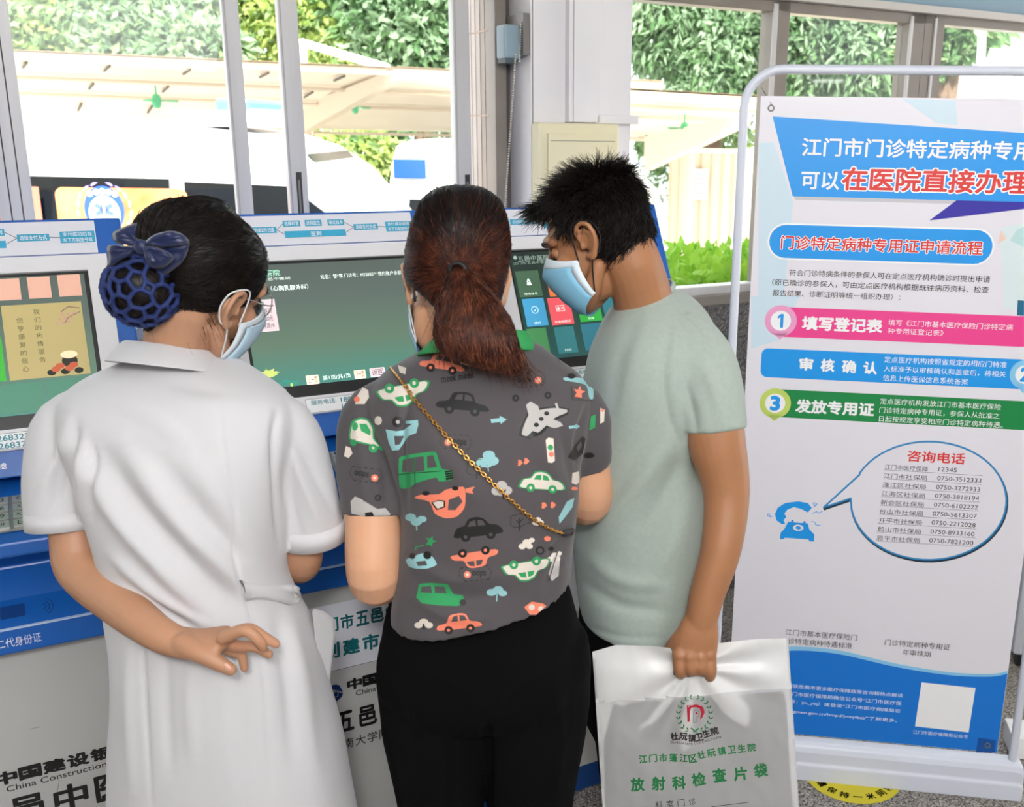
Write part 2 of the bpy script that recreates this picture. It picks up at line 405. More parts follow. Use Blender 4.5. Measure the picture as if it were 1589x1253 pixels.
mb = MB(); mb.lbox(-2.93, -.59, SILL, HEAD, WW-.055, WW-.052, GLASS); mb.build('glass', w1)
mb = MB(); mb.lbox(-.45, .01, SILL, HEAD, WW-.02, WW-.017, GLASS); mb.build('glass', w1)
# jamb, tiled outer reveal and pillar between the windows
mb = MB(); TILE = mat('pale tile', '#eadfd8', .3); GROUT = mat('tile grout', '#b79f90', .7)
mb.lbox(.115, .5, -.6, 2.5, -.995, -.9, TILE); mb.lbox(.116, .174, -.6, 2.5, -.9, -.845, TILE)
for z in np.arange(.3, 2.5, .235): mb.lbox(.1135, .1155, z, z+.004, -.996, -.845, GROUT)
for k in range(4): mb.lbox(.1135, .1155, -.5, 2.5, -.97+.035*k, -.968+.035*k, GROUT)
struct(mb.build('wall_outer'))
mb = MB(); mb.lbox(.115, .15, SILL-.3, HEAD+.03, WW-.2, WW+.01, ALUG); mb.lbox(.15, .175, SILL-.3, HEAD+.03, WW-.2, WW-.02, ALUD); struct(mb.build('trim_3', bevel=.002))
mb = MB(); PW = mat('pillar cladding', '#efecee', .35, noise=.04, nscale=4)
mb.lbox(.175, .502, 0, 2.7, -.9, -.68, PW); struct(mb.build('wall_pillar'))
mb = MB(); u0, _ = wallpt(877, 100, -.68); u1, _ = wallpt(925, 100, -.68); _, zb = wallpt(900, 190, -.66)
mb.lbox(u0, u1, zb, 2.7, -.68, -.655, PW); mb.lbox(u0+.013, u0+.015, zb, 2.7, -.6552, -.6535, mat('panel joint', '#a39b98', .7))
mb.lbox(.18, .183, zb-.3, 2.7, -.6805, -.678, mat('panel joint', '#a39b98', .7)); struct(mb.build('trim_4', bevel=.002))
mb = MB(); ua, za = wallpt(925, 178, -.66); ub, zb2 = wallpt(990, 193, -.66); mb.lbox(ua, ub, zb2, za, -.69, -.655, PW)
ua, za = wallpt(983, 292, -.68); ub, zb2 = wallpt(997, 322, -.68); mb.lbox(ua, ub, zb2, za, -.75, -.67, PW); struct(mb.build('trim_5', bevel=.002))
# window_2, window_3: taupe windows on the right
w2 = struct(thing('window_2', '', '')); del w2['label'], w2['category']
mb = MB(); upright(mb, .5, .53, m=ALUG); upright(mb, 1.112, 1.182, m=ALUG); mb.lbox(1.108, 1.128, SILL, HEAD, WW-.001, WW+.006, ALU); upright(mb, 1.73, 1.80, m=ALUG); mb.lbox(1.724, 1.74, SILL, HEAD, WW-.001, WW+.006, ALU)
mb.lbox(.5, 1.8, HEAD-.025, HEAD+.01, WW-.07, WW, ALUG); mb.build('window_frame', w2, bevel=.003)
for a, b in ((.53, 1.112), (1.182, 1.73)):
    mb = MB(); mb.lbox(a, b, SILL, HEAD, WW-.04, WW-.037, GLASS); mb.build('glass', w2)
w3 = struct(thing('window_3', '', '')); del w3['label'], w3['category']
mb = MB(); upright(mb, 1.80, 1.9, m=ALUG, groove=1); mb.lbox(1.845, 1.857, SILL, HEAD, WW-.001, WW+.006, ALU); upright(mb, 3.2, 3.27, m=ALUG); mb.lbox(1.8, 3.27, HEAD-.02, HEAD+.01, WW-.07, WW, ALUG); mb.build('window_frame', w3, bevel=.003)
mb = MB(); mb.lbox(1.9, 3.2, SILL, HEAD, WW-.04, WW-.037, GLASS); mb.build('glass', w3)

# ------------------------------------------------------------------ things on the window wall
CREAM = mat('cream plastic', '#ece3c0', .4)
ua, za = wallpt(835, 190, -.63); ub, _ = wallpt(962, 192, -.63)
t = thing('distribution_box', 'cream electrical distribution box mounted on the white pillar above the man', 'electrical box', L2W((ua+ub)/2, za-.3, -.68))
mb = MB(); mb.lbox(ua, ub, za-.30, za, -.678, -.63, CREAM); mb.build('housing', t, bevel=.008)
mb = MB(); mb.lbox(ua+.028, ub-.012, za-.285, za-.03, -.63, -.622, CREAM); mb.lbox(ua+.035, ub-.02, za-.032-.018, za-.0485, -.6225, -.6212, mat('cover gap', '#8d866c', .8)); mb.build('cover', t, bevel=.003)
u0, z0 = wallpt(778, 38, -.72); u1, z1 = wallpt(806, 92, -.72)
t = thing('blind_motor', 'small blue-grey blind motor box with bead chain at the pillar corner', 'blind motor', L2W(u0, z1, -.76))
BG = mat('blue grey plastic', '#93a9b5', .4)
mb = MB(); mb.lbox(u0, u1-.005, z1, z0, -.76, -.70, BG); mb.build('housing', t, bevel=.006)
mb = MB(); mb.lbox(u0+.004, u1-.012, z1-.012, z1+.004, -.755, -.705, mat('motor underside', '#4c565c', .5)); mb.build('base', t)
mb = MB(); mb.lbox(u1-.006, u1+.012, z1+.01, z0+.03, -.79, -.68, mat('bracket metal', '#8a8784', .4, metal=.5)); mb.build('bracket', t)
mb = MB(); BEAD = mat('chain beads', '#d8d2c6', .35)
ca = np.array(L2W(*wallpt(800, 85, -.69), -.69)); cb = np.array(L2W(*wallpt(783, 330, -.69), -.69)); cb[2] = max(cb[2], 1.0)
for k in range(64):
    p = ca+(cb-ca)*k/63; v, f = ball_geo(p, (.0028,)*3, seg=8, rings=6); mb.add(v, f, BEAD)
ca = np.array(L2W(*wallpt(808, 35, -.69), -.69)); cb = np.array(L2W(*wallpt(806, 95, -.69), -.69))
for k in range(17):
    p = ca+(cb-ca)*k/16; v, f = ball_geo(p, (.0028,)*3, seg=8, rings=6); mb.add(v, f, BEAD)
mb.build('bead_chain', t, smooth=True)
# ceiling tubes: they light the hall and show as white bars in the right-hand panes
def bounce(x, y, z):
    p = onplane(x, y, O_+N_*(WW-.037), N_); d = ray(x, y); d = d-2*(d @ N_)*N_
    return p + d*((z-p[2])/d[2])
TUBE = mat('tube light', '#ffffff', .4, emit=9); TUBEB = mat('tube batten', '#e8e8e8', .5)
for k, (a, b) in enumerate((((1106, 106), (1180, 98)), ((1264, 126), (1307, 126)))):
    pa, pb = bounce(*a, 2.72), bounce(*b, 2.72)
    if np.linalg.norm(pb-pa) > 2: pb = pa+unit(pb-pa)*1.6
    t = thing('tube_lamp', ['longer bare tube lamp on the ceiling, mirrored in the middle pane', 'shorter bare tube lamp on the ceiling, mirrored in the pane left of double mullion'][k], 'lamp', (pa+pb)/2+np.array([0, 0, .1]))
    mb = MB(); mb.tube([pa, pb], .035, TUBE, seg=10); mb.build('tube', t, smooth=True)
    mb = MB(); d = unit(pb-pa); mb.box((pa+pb)/2+np.array([0, 0, .085]), (np.linalg.norm(pb-pa)+.05, .06, .09), TUBEB, (d, np.cross([0, 0, 1], d), np.array([0, 0, 1.]))); mb.build('batten', t)

# ------------------------------------------------------------------ outside
GZ = -.75
mb = MB(); mb.box((0, 20+2.5, GZ-.05), (80, 40, .1), mat('pale concrete', '#cfcac2', .8, noise=.1, nscale=2)); struct(mb.build('ground'))
def van(name, label, nose, dirx, diry, L=5.4, Hh=2.42, Wd=1.95, group='ambulances outside', upk=1.):
    """side on: nose = the front bumper on the ground, near side; dirx = towards the tail, diry = across the van, away from the near side"""
    dx, dy = unit(dirx), unit(diry); up = np.array([0, 0, upk]); nose = np.asarray(nose, float)
    t = thing(name, label, 'ambulance', nose+dx*L/2+dy*Wd/2, group)
    VW = mat('van white', '#f2f3f3', .25, coat=.4); DK = mat('van glass', '#17191b', .15, spec=.25); RUB = mat('tyre rubber', '#26262a', .8)
    Pf = [(.0, .42), (.02, .75), (.08, 1.05), (.22, 1.28), (.36, 1.45), (.56, 1.76), (.82, 2.08), (1.06, 2.25), (1.35, 2.35), (2.1, Hh-.02), (2.8, Hh), (4.6, Hh-.01), (5.25, Hh-.06), (5.38, Hh-.25), (5.4, 1.2), (5.4, .42), (4.9, .32), (3.0, .3), (1.0, .3)]
    Pf = np.array(Pf)*[L/5.4, 1]; cen = np.array([L*.52, 1.1]); rings = []
    for y, s in ((0.14, .90), (.03, .97), (0, 1.0), (.5*Wd, 1.0), (Wd, 1.0), (Wd-.03, .97), (Wd-.14, .9)):
        q = cen+(Pf-cen)*[1-(1-s)*.35, s]
        inset = np.where(Pf[:, 1] > 1.25, (Pf[:, 1]-1.25)*.13, 0)*(1 if y < Wd/2-.01 else (-1 if y > Wd/2+.01 else 0))
        rings.append(np.array([nose+dx*a+up*b+dy*(y+i) for (a, b), i in zip(q, inset)]))
    order = [0, 1, 2, 3, 4, 5, 6]
    rings[0], rings[2] = rings[0], rings[2]
    v, f = loft_geo([rings[i] for i in order]); mb = MB(); mb.add(v, f, VW); mb.build('body', t, smooth=False, bevel=.02)
    off = lambda a, b, e=.012: nose+dx*a*L/5.4+up*b+dy*((max(b-1.25, 0)*.13)-e)
    def side_pane(poly, nm, m, e=.012):
        mb = MB(); mb.prism([off(a, b, e) for a, b in poly], m, dy*.02); return mb.build(nm, t)
    side_pane([(.56, 1.42), (1.75, 1.3), (1.75, 2.0), (1.05, 1.98), (.78, 1.76)], 'front_window', DK)
    side_pane([(1.85, 1.3), (3.3, 1.3), (3.3, 2.03), (1.85, 2.02)], 'side_window', DK)
    sw = side_pane([(3.36, 1.3), (5.2, 1.3), (5.2, 2.03), (3.36, 2.03)], 'side_window', DK)
    # windscreen, rear window
    mb = MB(); ws = lambda a, b, y: nose+dx*(a*L/5.4-.015)+up*(b+.01)+dy*y
    mb.prism([ws(.4, 1.5, .2), ws(.4, 1.5, Wd-.2), ws(.98, 2.19, Wd-.28), ws(.98, 2.19, .28)], DK, up*.01); mb.build('windscreen', t)
    mb = MB(); rw = lambda b, y: nose+dx*(L+.012)+up*b+dy*y
    mb.prism([rw(1.3, .25), rw(1.3, Wd-.25), rw(1.85, Wd-.3), rw(1.85, .3)], DK, -dx*.02); mb.build('rear_window', t)
    RED = mat('red lamp', '#b84a55', .3); BLU = mat('blue lamp', '#1c4c9c', .25)
    mb = MB(); mb.prism([rw(1.94, Wd*.5-.22), rw(1.94, Wd*.5+.22), rw(2.0, Wd*.5+.22), rw(2.0, Wd*.5-.22)], RED, dx*.02); mb.build('brake_light', t)
    for yy in (.32, Wd-.32):
        mb = MB(); mb.prism([rw(2.07, yy-.16), rw(2.07, yy+.16), rw(2.27, yy+.16), rw(2.27, yy-.16)], BLU, dx*.03); mb.build('warning_lamp', t, bevel=.008)
    for a in (1.0, 4.35):
        for y in (.1, Wd-.1):
            c = nose+dx*a*L/5.4+up*.33+dy*y; mb = MB(); mb.tube([c-dy*.1, c+dy*.1], .33, RUB, seg=24, cap=False); mb.tube([c-dy*.105, c+dy*.105], .19, mat('wheel rim', '#b8babd', .35, metal=.7), seg=18, cap=False); mb.build('wheel', t, bevel=.01)
    mb = MB(); lb = nose+dx*1.62*L/5.4+dy*Wd/2+up*(Hh+.0)
    mb.box(lb, (.72, Wd*.55, .12), mat('lamp bar white', '#eceff3', .3), (dx, dy, up)); mb.build('lamp_base', t, bevel=.03)
    mb = MB(); mb.box(lb+up*.1-dx*.12, (.26, Wd*.5, .1), mat('lamp bar blue', '#5f97cc', .2, spec=.6), (dx, dy, up)); mb.build('lamp_bar', t, bevel=.03)
    return t, nose, dx, dy, up, off
# near ambulance, seen side on through the left window
a = onY(692, 335, 7.6); a[2] = GZ
VT = van('ambulance', 'long white ambulance side on outside the left window, emblem on its side glass', a, (-1, -.03, 0), (-.03, 1, 0), L=6.0, Hh=2.46)
t, nose, dx, dy, up, off = VT
# picture film with emblem on the side glass
p0 = onplane(88, 286, nose+up*1.6-dy*.03, dy); p1 = onplane(292, 289, nose+up*1.6-dy*.03, dy)
FRV = Frame(onplane(165, 325, nose-dy*.03+dy*.04, dy), -dx, up)
mb = MB(); ORG = mat('window picture orange', '#c76a3a', .4, noise=.02, nscale=3, color2='#dd9d6c'); DKB = mat('emblem blue', '#2f55c0', .4); EW = mat('emblem white', '#fbfbfb', .4)
a0 = FRV.px(87, 290); a1 = FRV.px(292, 291); hh = a0[1]
FRV.rect(mb, a0[0], -.5, a1[0], hh, ORG, .03, r=.06)
a2 = FRV.px(52, 290); FRV.rect(mb, -1.2, -.5, a2[0]+.05, hh, mat('window picture salmon', '#b8705c', .4), .03)
rr = FRV.px(196, 325)[0]; FRV.disc(mb, 0, 0, rr, DKB, .032, ry=rr*1.18); FRV.disc(mb, 0, -.03, rr*.78, EW, .034, ry=rr*.9)
for k in range(5): FRV.disc(mb, rr*(-.62+.31*k), rr*(.72+.18*math.cos((k-2)*.6)), rr*.15, EW, .035)
for k in range(3):
    an = math.pi*k/3+math.pi/2; c_, s_ = math.cos(an), math.sin(an); w_ = rr*.12; l_ = rr*.5
    FRV.poly(mb, [(c_*l_-s_*w_, s_*l_+c_*w_), (-c_*l_-s_*w_, -s_*l_+c_*w_), (-c_*l_+s_*w_, -s_*l_-c_*w_), (c_*l_+s_*w_, s_*l_-c_*w_)], mat('star blue', '#5a6fd0', .4), .036)
FRV.rect(mb, -rr*.05, -rr*.45, rr*.05, rr*.45, EW, .037)
LAU = mat('laurel violet', '#a48fe0', .4)
for sgn in (-1, 1):
    for k in range(7):
        an = math.radians(-50+20*k); q = np.array([math.cos(an)*sgn, math.sin(an)])*rr*1.32; d = np.array([-math.sin(an)*sgn, math.cos(an)]); n_ = np.array([math.cos(an+.8)*sgn, math.sin(an+.8)])
        FRV.poly(mb, [q-d*rr*.12, q+n_*rr*.12, q+d*rr*.3, q-n_*rr*.1][::(1 if sgn < 0 else -1)], LAU, .033)
mb.build('window_film', t)
a = onY(590, 340, 10.2); a[2] = GZ
van('ambulance', 'white ambulance seen from behind with blue square lamp, right of the long one', a+np.array([.0, 5.4, 0]), (0, -1, 0), (1, 0, 0), L=5.4, Hh=2.46, upk=.93)
a = onY(1066, 345, 16.2); a[2] = GZ
van('ambulance', 'white ambulance nose beyond the hedge, just right of the pillar', a, (-1, .04, 0), (.04, 1, 0), L=5.2, Hh=2.45, upk=.84)

# carport: pale sheeting on a steel frame, two bays
SHEET = mat('canopy sheet', '#efe2d3', .6, noise=.06, nscale=1.5); STEEL = mat('canopy steel', '#d9c9b8', .5); CLIP = mat('canopy clip', '#57504a', .6)
def carport(label, q, beam=None, posts=(), clips=True, strut=None):
    """q: near-left, near-right, far-right, far-left corners"""
    q = [np.asarray(p, float) for p in q]
    t = thing('carport', label, 'carport', ((q[0]+q[1])/2*[1, 1, 0]+np.array([0, 0, GZ])), 'carports outside')
    up = np.array([0, 0, 1.]); mb = MB(); N = 24; rings = []
    for i in range(N+1):
        s = i/N; a = q[0]+(q[1]-q[0])*s; b = q[3]+(q[2]-q[3])*s; rings.append([a+(b-a)*k/8+up*(.0 if k in (0, 8) else .1*math.sin(math.pi*k/8)) for k in range(9)])
    V = [p for r in rings for p in r]; F = []
    for i in range(N):
        for k in range(8): F.append((i*9+k, (i+1)*9+k, (i+1)*9+k+1, i*9+k+1))
    n0 = len(V); V = V+[p+up*.02 for p in V]; F = F+[tuple(x+n0 for x in f[::-1]) for f in F]
    mb.add(V, F, SHEET); mb.build('canopy', t, smooth=True)
    for k in (0, 3, 5, 8):
        a, b = rings[0][k]-up*.05, rings[-1][k]-up*.05; mb = MB(); mb.tube([a, b], .022, STEEL, seg=8); mb.build('purlin', t)
    if clips:
        mb = MB()
        for i in range(2, N, 4):
            for k in (1, 3.6, 6):
                k0 = int(k); a, b = rings[i][k0]-up*.035, rings[i][min(k0+1, 8)]-up*.035; c = a+(b-a)*(k-k0); mb.tube([c, c+(b-a)*.75], .016, CLIP, seg=6)
        mb.build('clip', t)['kind'] = 'stuff'
    if beam:
        a, b = beam; mb = MB(); d = unit(b-a); sd = np.cross(d, up); mb.prism([a+up*.0, b, b-up*.38, a-up*.1], STEEL, sd*.12); mb.build('beam', t)
    for p in posts:
        mb = MB(); mb.tube([p, np.array([p[0], p[1], GZ+.02])], .09, STEEL, seg=12, cap=False); mb.build('post', t)
    if strut:
        for a, b in strut:
            mb = MB(); mb.tube([a, b], .045, mat('white strut', '#f6f4f0', .5), seg=8); mb.build('strut', t)
    return t
far = 15.
q = [onY(-160, 72, 10.5), onY(615, 107, 11.5), onY(470, 196, 15), onY(-160, 176, 14)]
carport('large cream carport with clipped purlins above the long ambulance', q, beam=(onY(612, 108, 11.4), onY(455, 168, 14.6)), posts=(onY(475, 190, 14.9),), strut=((onY(468, 66, 13), onY(600, 105, 11.6)), (onY(470, 66, 13), onY(471, 105, 13))))
q = [onY(618, 106, 11.5), onY(1030, 128, 13.5), onY(1000, 212, 16.5), onY(478, 200, 15.1)]
carport('cream carport bay right of the big beam, behind the tiled reveal', q, clips=False)
q = [onY(900, 136, 9.5), onY(1300, 158, 11.), onY(1062, 212, 14), onY(900, 205, 13)]
carport('cream carport with slanted beam beyond the pillar', q, clips=False, beam=(onY(1150, 178, 10.4), onY(1000, 212, 12)), posts=(onY(1069, 200, 12.6),))
GRN = mat('fan green', '#5fc08e', .5)
for k, (x, y, Y, s) in enumerate(((243, 157, 12, .55), (551, 168, 13, .45), (1062, 200, 11.5, .5))):
    c = onY(x, y, Y); t = thing('ceiling_fan', ['green fan under the large carport above the long ambulance', 'small green fan under the carport bay right of the beam', 'green fan under the carport beyond the pillar'][k], 'fan', c)
    up = np.array([0, 0, 1.]); mb = MB(); mb.tube([c+up*.3*s, c+up*.05], .02*s, GRN, seg=8); mb.build('rod', t); mb = MB(); mb.tube([c+up*.06*s, c-up*.06*s], .09*s, GRN, seg=12); mb.build('motor', t, smooth=True)
    for j in range(3):
        a_ = 2*math.pi*j/3+.4; d = np.array([math.cos(a_), math.sin(a_), 0]); n_ = np.array([-d[1], d[0], .25]); mb = MB()
        mb.prism([c+d*.08*s-n_*.03*s, c+d*.42*s-n_*.06*s, c+d*.42*s+n_*.06*s, c+d*.08*s+n_*.03*s], GRN, up*.012); mb.build('blade', t)

# foliage
def leaf_cloud(rng, blobs, n, size, ar=.42, droop=.3):
    """rhombic leaves spread over the outer part of ellipsoids"""
    C, Rr = np.array([b[:3] for b in blobs]), np.array([b[3:6] for b in blobs]); w_ = (Rr.prod(1))**(2/3); w_ /= w_.sum()
    k = rng.choice(len(blobs), n, p=w_); d = rng.normal(size=(n, 3)); d /= np.linalg.norm(d, axis=1)[:, None]
    rad = rng.uniform(.45, 1.05, (n, 1))**.6; P = C[k]+d*Rr[k]*rad
    ax = rng.normal(size=(n, 3))*.8+d*.5; ax[:, 2] -= droop; ax /= np.linalg.norm(ax, axis=1)[:, None]
    nr = rng.normal(size=(n, 3)); sd = np.cross(ax, nr); sd /= np.linalg.norm(sd, axis=1)[:, None]
    L = size*rng.uniform(.6, 1.3, (n, 1)); up = np.cross(sd, ax)
    V = np.stack([P, P+ax*L*.5+sd*L*ar*.5+up*L*.06, P+ax*L, P+ax*L*.5-sd*L*ar*.5+up*L*.06], 1).reshape(-1, 3)
    return V, [(4*i, 4*i+1, 4*i+2, 4*i+3) for i in range(n)]
BARK = mat('bark', '#6e5a4a', .9, noise=.3, nscale=12)
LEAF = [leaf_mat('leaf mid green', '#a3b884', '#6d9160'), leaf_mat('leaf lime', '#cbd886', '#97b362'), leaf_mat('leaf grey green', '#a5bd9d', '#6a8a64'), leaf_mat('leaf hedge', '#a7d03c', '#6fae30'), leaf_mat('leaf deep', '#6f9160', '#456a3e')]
def tree(label, base, blobs, n, size, m, seed, cat='tree', name='tree', group='trees outside', ar=.42, droop=.3, trunk=True, m2=None):
    rng = np.random.default_rng(seed); t = thing(name, label, cat, base, group); mb = MB()
    for mm, nn in ((m, n), (m2, n//3)) if m2 else ((m, n),):
        v, f = leaf_cloud(rng, blobs, nn, size, ar, droop); mb.add(v, f, mm)
    mb.build('foliage', t)
    if trunk:
        mb = MB(); b = np.asarray(base, float); top = np.mean([x[:3] for x in blobs], 0)
        mb.tube([b, b+(top-b)*.5+[.1, 0, 0], top], [.16, .11, .06], BARK, seg=10, smooth=3)
        for k, x in enumerate(blobs): mb.tube([b+(top-b)*(.45+.1*(k % 3)), np.array(x[:3])*.6+top*.4+[0, 0, -.1], np.array(x[:3])], [.09, .06, .03], BARK, seg=7, smooth=3)
        mb.build('trunk', t, smooth=True)
    return t
def blobs_px(L):
    out = []
    for x, y, Y, rx, ry in L:
        c = onY(x, y, Y); k = Y/FOC*1.04; out.append((*c, rx*k, rx*k*.8, ry*k))
    return out
def ground(x, Y): p = onY(x, 330, Y); return np.array([p[0], p[1], GZ])
tree('broad pale green tree at the far left behind the large carport', ground(60, 19), blobs_px([(0, 20, 19, 120, 90), (90, 60, 18.5, 100, 70), (-60, -40, 19, 140, 80), (120, -30, 19.5, 110, 70)]), 9500, .24, LEAF[0], 1, m2=LEAF[1])
tree('dark-stemmed tree behind the large carport, second from the left', ground(200, 18.5), blobs_px([(210, 50, 18.5, 100, 70), (260, 0, 19, 110, 80), (300, 80, 18, 80, 50), (180, -60, 19, 120, 60)]), 9500, .23, LEAF[2], 2, m2=LEAF[0])
tree('yellowish green tree behind the white roof strut of the carport', ground(470, 19.5), blobs_px([(420, 50, 19.5, 100, 80), (510, 20, 19, 110, 70), (460, -60, 19.5, 140, 70), (560, 75, 18.5, 70, 45)]), 9500, .24, LEAF[1], 3, m2=LEAF[0])
tree('grey green tree behind the carport left of the tiled reveal', ground(640, 18), blobs_px([(640, 40, 18, 95, 80), (610, -30, 18.5, 110, 70), (690, 80, 18, 70, 50), (720, 0, 18.5, 90, 90)]), 9500, .23, LEAF[2], 4, m2=LEAF[4])
tree('tall tree with long drooping leaves between pillar and first right mullion', ground(1092, 17.5), blobs_px([(1060, 30, 17.5, 95, 85), (1130, 85, 17, 75, 60), (1170, 10, 17.5, 90, 80), (1020, -20, 17.5, 90, 60), (1110, 140, 17, 70, 30), (1190, 120, 17.2, 60, 45)]), 12000, .26, LEAF[2], 5, ar=.26, droop=.8, m2=LEAF[4])
tree('tall tree with drooping leaves behind the banner top, left of double mullion', ground(1335, 16.5), blobs_px([(1270, 50, 16.5, 80, 80), (1350, 70, 16.2, 85, 80), (1320, 0, 16.8, 110, 70), (1255, 120, 16.6, 70, 45), (1385, 110, 16.5, 60, 45)]), 12500, .25, LEAF[2], 6, ar=.26, droop=.8, m2=LEAF[4])
tree('small dark green tree showing at the top of the rightmost window', ground(1470, 14), blobs_px([(1465, 60, 14, 45, 32), (1505, 45, 14, 45, 22), (1440, 90, 14, 40, 20)]), 1500, .24, LEAF[4], 7, m2=LEAF[0])
def bush(label, x, y, Y, rx, ry, n, m, seed, size=.2, m2=None):
    c = onY(x, y, Y); k = Y/FOC*1.04; b = np.array([c[0], c[1], GZ])
    return tree(label, b, [(c[0], c[1], c[2], rx*k, rx*k*.7, ry*k), (c[0]+rx*k*.2, c[1], (c[2]+GZ)/2, rx*k*.8, rx*k*.6, max((c[2]-GZ)/2, .1))], n, size, m, seed, 'bush', 'bush', 'bushes outside', trunk=False, m2=m2)
bush('bright bush under the carport between the two ambulances', 555, 240, 16.5, 62, 38, 2200, LEAF[1], 11, m2=LEAF[0])
bush('dark bush under the carport just left of the rear-on ambulance', 640, 220, 18.5, 90, 40, 1700, LEAF[4], 12)
bush('low green bush under the carport right of the pillar', 1025, 222, 20.5, 40, 22, 1000, LEAF[0], 13)
bush('green bush beyond the beige fence beside the banner pole', 1110, 218, 20, 55, 26, 1500, LEAF[0], 14, m2=LEAF[1])
tree('dark trunk tree shading the gap beside the rear-on ambulance', ground(598, 20.5), blobs_px([(600, 205, 20.5, 26, 12), (620, 175, 20.5, 40, 14)]), 500, .2, LEAF[4], 15)
# hedge in a planter right under the right-hand windows
rng = np.random.default_rng(21); mb = MB()
t = thing('hedge', 'bright lime green clipped hedge outside the window right of the pillar', 'hedge', L2W(1.2, GZ, -1.7))
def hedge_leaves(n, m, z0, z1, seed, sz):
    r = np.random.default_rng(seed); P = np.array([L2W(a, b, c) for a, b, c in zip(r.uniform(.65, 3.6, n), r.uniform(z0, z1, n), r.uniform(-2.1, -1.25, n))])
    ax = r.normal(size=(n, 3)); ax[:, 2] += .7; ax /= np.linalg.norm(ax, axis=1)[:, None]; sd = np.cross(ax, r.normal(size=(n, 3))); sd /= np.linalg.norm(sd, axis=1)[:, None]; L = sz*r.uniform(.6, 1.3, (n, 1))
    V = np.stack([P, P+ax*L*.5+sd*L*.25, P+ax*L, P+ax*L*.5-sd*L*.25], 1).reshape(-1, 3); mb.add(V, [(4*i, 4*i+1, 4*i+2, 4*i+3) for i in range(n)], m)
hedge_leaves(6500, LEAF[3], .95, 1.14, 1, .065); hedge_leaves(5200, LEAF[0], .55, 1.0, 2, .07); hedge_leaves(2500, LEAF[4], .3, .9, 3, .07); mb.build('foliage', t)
mb = MB(); mb.lbox(.6, 3.7, GZ, .45, -2.15, -1.2, GRAN); mb.build('planter', t)
# low red wall, beige fence, notice, lamp post, building
mb = MB(); a = onY(505, 275, 17.3); b = onY(640, 277, 17.3); mb.box(((a[0]+b[0])/2, 17.3, (a[2]+GZ)/2), (b[0]-a[0]+2, .25, a[2]-GZ), mat('red brick', '#b86a56', .8, noise=.15, nscale=8)); mb.box(((a[0]+b[0])/2, 17.3, a[2]+.05), (b[0]-a[0]+2.1, .35, .1), mat('wall coping', '#c9776a', .7)); tag(mb.build('garden_wall'), 'low red brick wall between the two left ambulances', 'wall')
t = thing('fence', 'beige panel fence beyond the hedge beside the banner', 'fence', (onY(1120, 340, 13.)*[1, 1, 0]+[0, 0, GZ]))
a = onY(1040, 237, 13.); b = onY(1420, 237, 13.); mb = MB(); FB = mat('fence beige', '#e9d8c4', .6)
mb.box(((a[0]+b[0])/2, 13., (a[2]+GZ)/2), (b[0]-a[0], .06, a[2]-GZ), FB)
for k in range(24): mb.box((a[0]+(b[0]-a[0])*k/23, 12.96, (a[2]+GZ)/2), (.02, .03, a[2]-GZ), mat('fence rib', '#d6c2ac', .6))
mb.build('panel', t); mb = MB(); mb.box(((a[0]+b[0])/2, 13., a[2]+.03), (b[0]-a[0]+.05, .1, .06), mat('fence rail', '#f3e9dc', .5)); mb.build('rail', t)
a = onY(1064, 262, 12.9); b = onY(1097, 310, 12.9); mb = MB(); mb.box(((a[0]+b[0])/2, 12.9, (a[2]+b[2])/2), (b[0]-a[0], .03, a[2]-b[2]), mat('notice white', '#eef1f2', .4)); NP = mat('notice print', '#c9b6c4', .6)
for k in range(5): mb.box(((a[0]+b[0])/2, 12.88, a[2]-.06-.06*k), ((b[0]-a[0])*(.5 if k == 0 else .78), .005, .02), NP if k else mat('notice blue', '#a9cfe0', .6))
tag(mb.build('notice_board'), 'pale notice board fixed on the beige fence', 'notice board')
t = thing('street_lamp', 'white lamp post in the rightmost window', 'lamp post', ground(1524, 13)); a = onY(1524, 46, 13); mb = MB(); g = ground(1524, 13); mb.tube([g, a], [.06, .05], mat('post white', '#eceeee', .4), seg=10); mb.build('post', t, smooth=True)
mb = MB(); mb.tube([a+np.array([-.02, 0, 0]), a+np.array([.0, 0, .14])], .075, mat('lamp glass', '#f6f6f2', .3), seg=12); mb.build('lamp_head', t, smooth=True)
t = thing('building', 'white building with pale windows seen through the rightmost window', 'building', ground(1640, 20)); a = onY(1440, 60, 20); b = onY(1900, 60, 20); mb = MB(); BW = mat('building white', '#f4f2ee', .7)
zt = onY(1540, 58, 20)[2]; mb.box(((a[0]+b[0])/2, 22, (zt+GZ)/2), (b[0]-a[0], 4, zt-GZ), BW); mb.build('wall', t)
mb = MB(); mb.box(((a[0]+b[0])/2, 22, zt+.06), (b[0]-a[0]+.3, 4.3, .12), BW); mb.build('roof', t)
for k in range(6):
    c = onY(1475+38*k, 110, 19.95); mb = MB(); mb.box((c[0], 19.98, c[2]), (.32, .06, .4), mat('far pane', '#c9d4d6', .2)); mb.build('window', t)
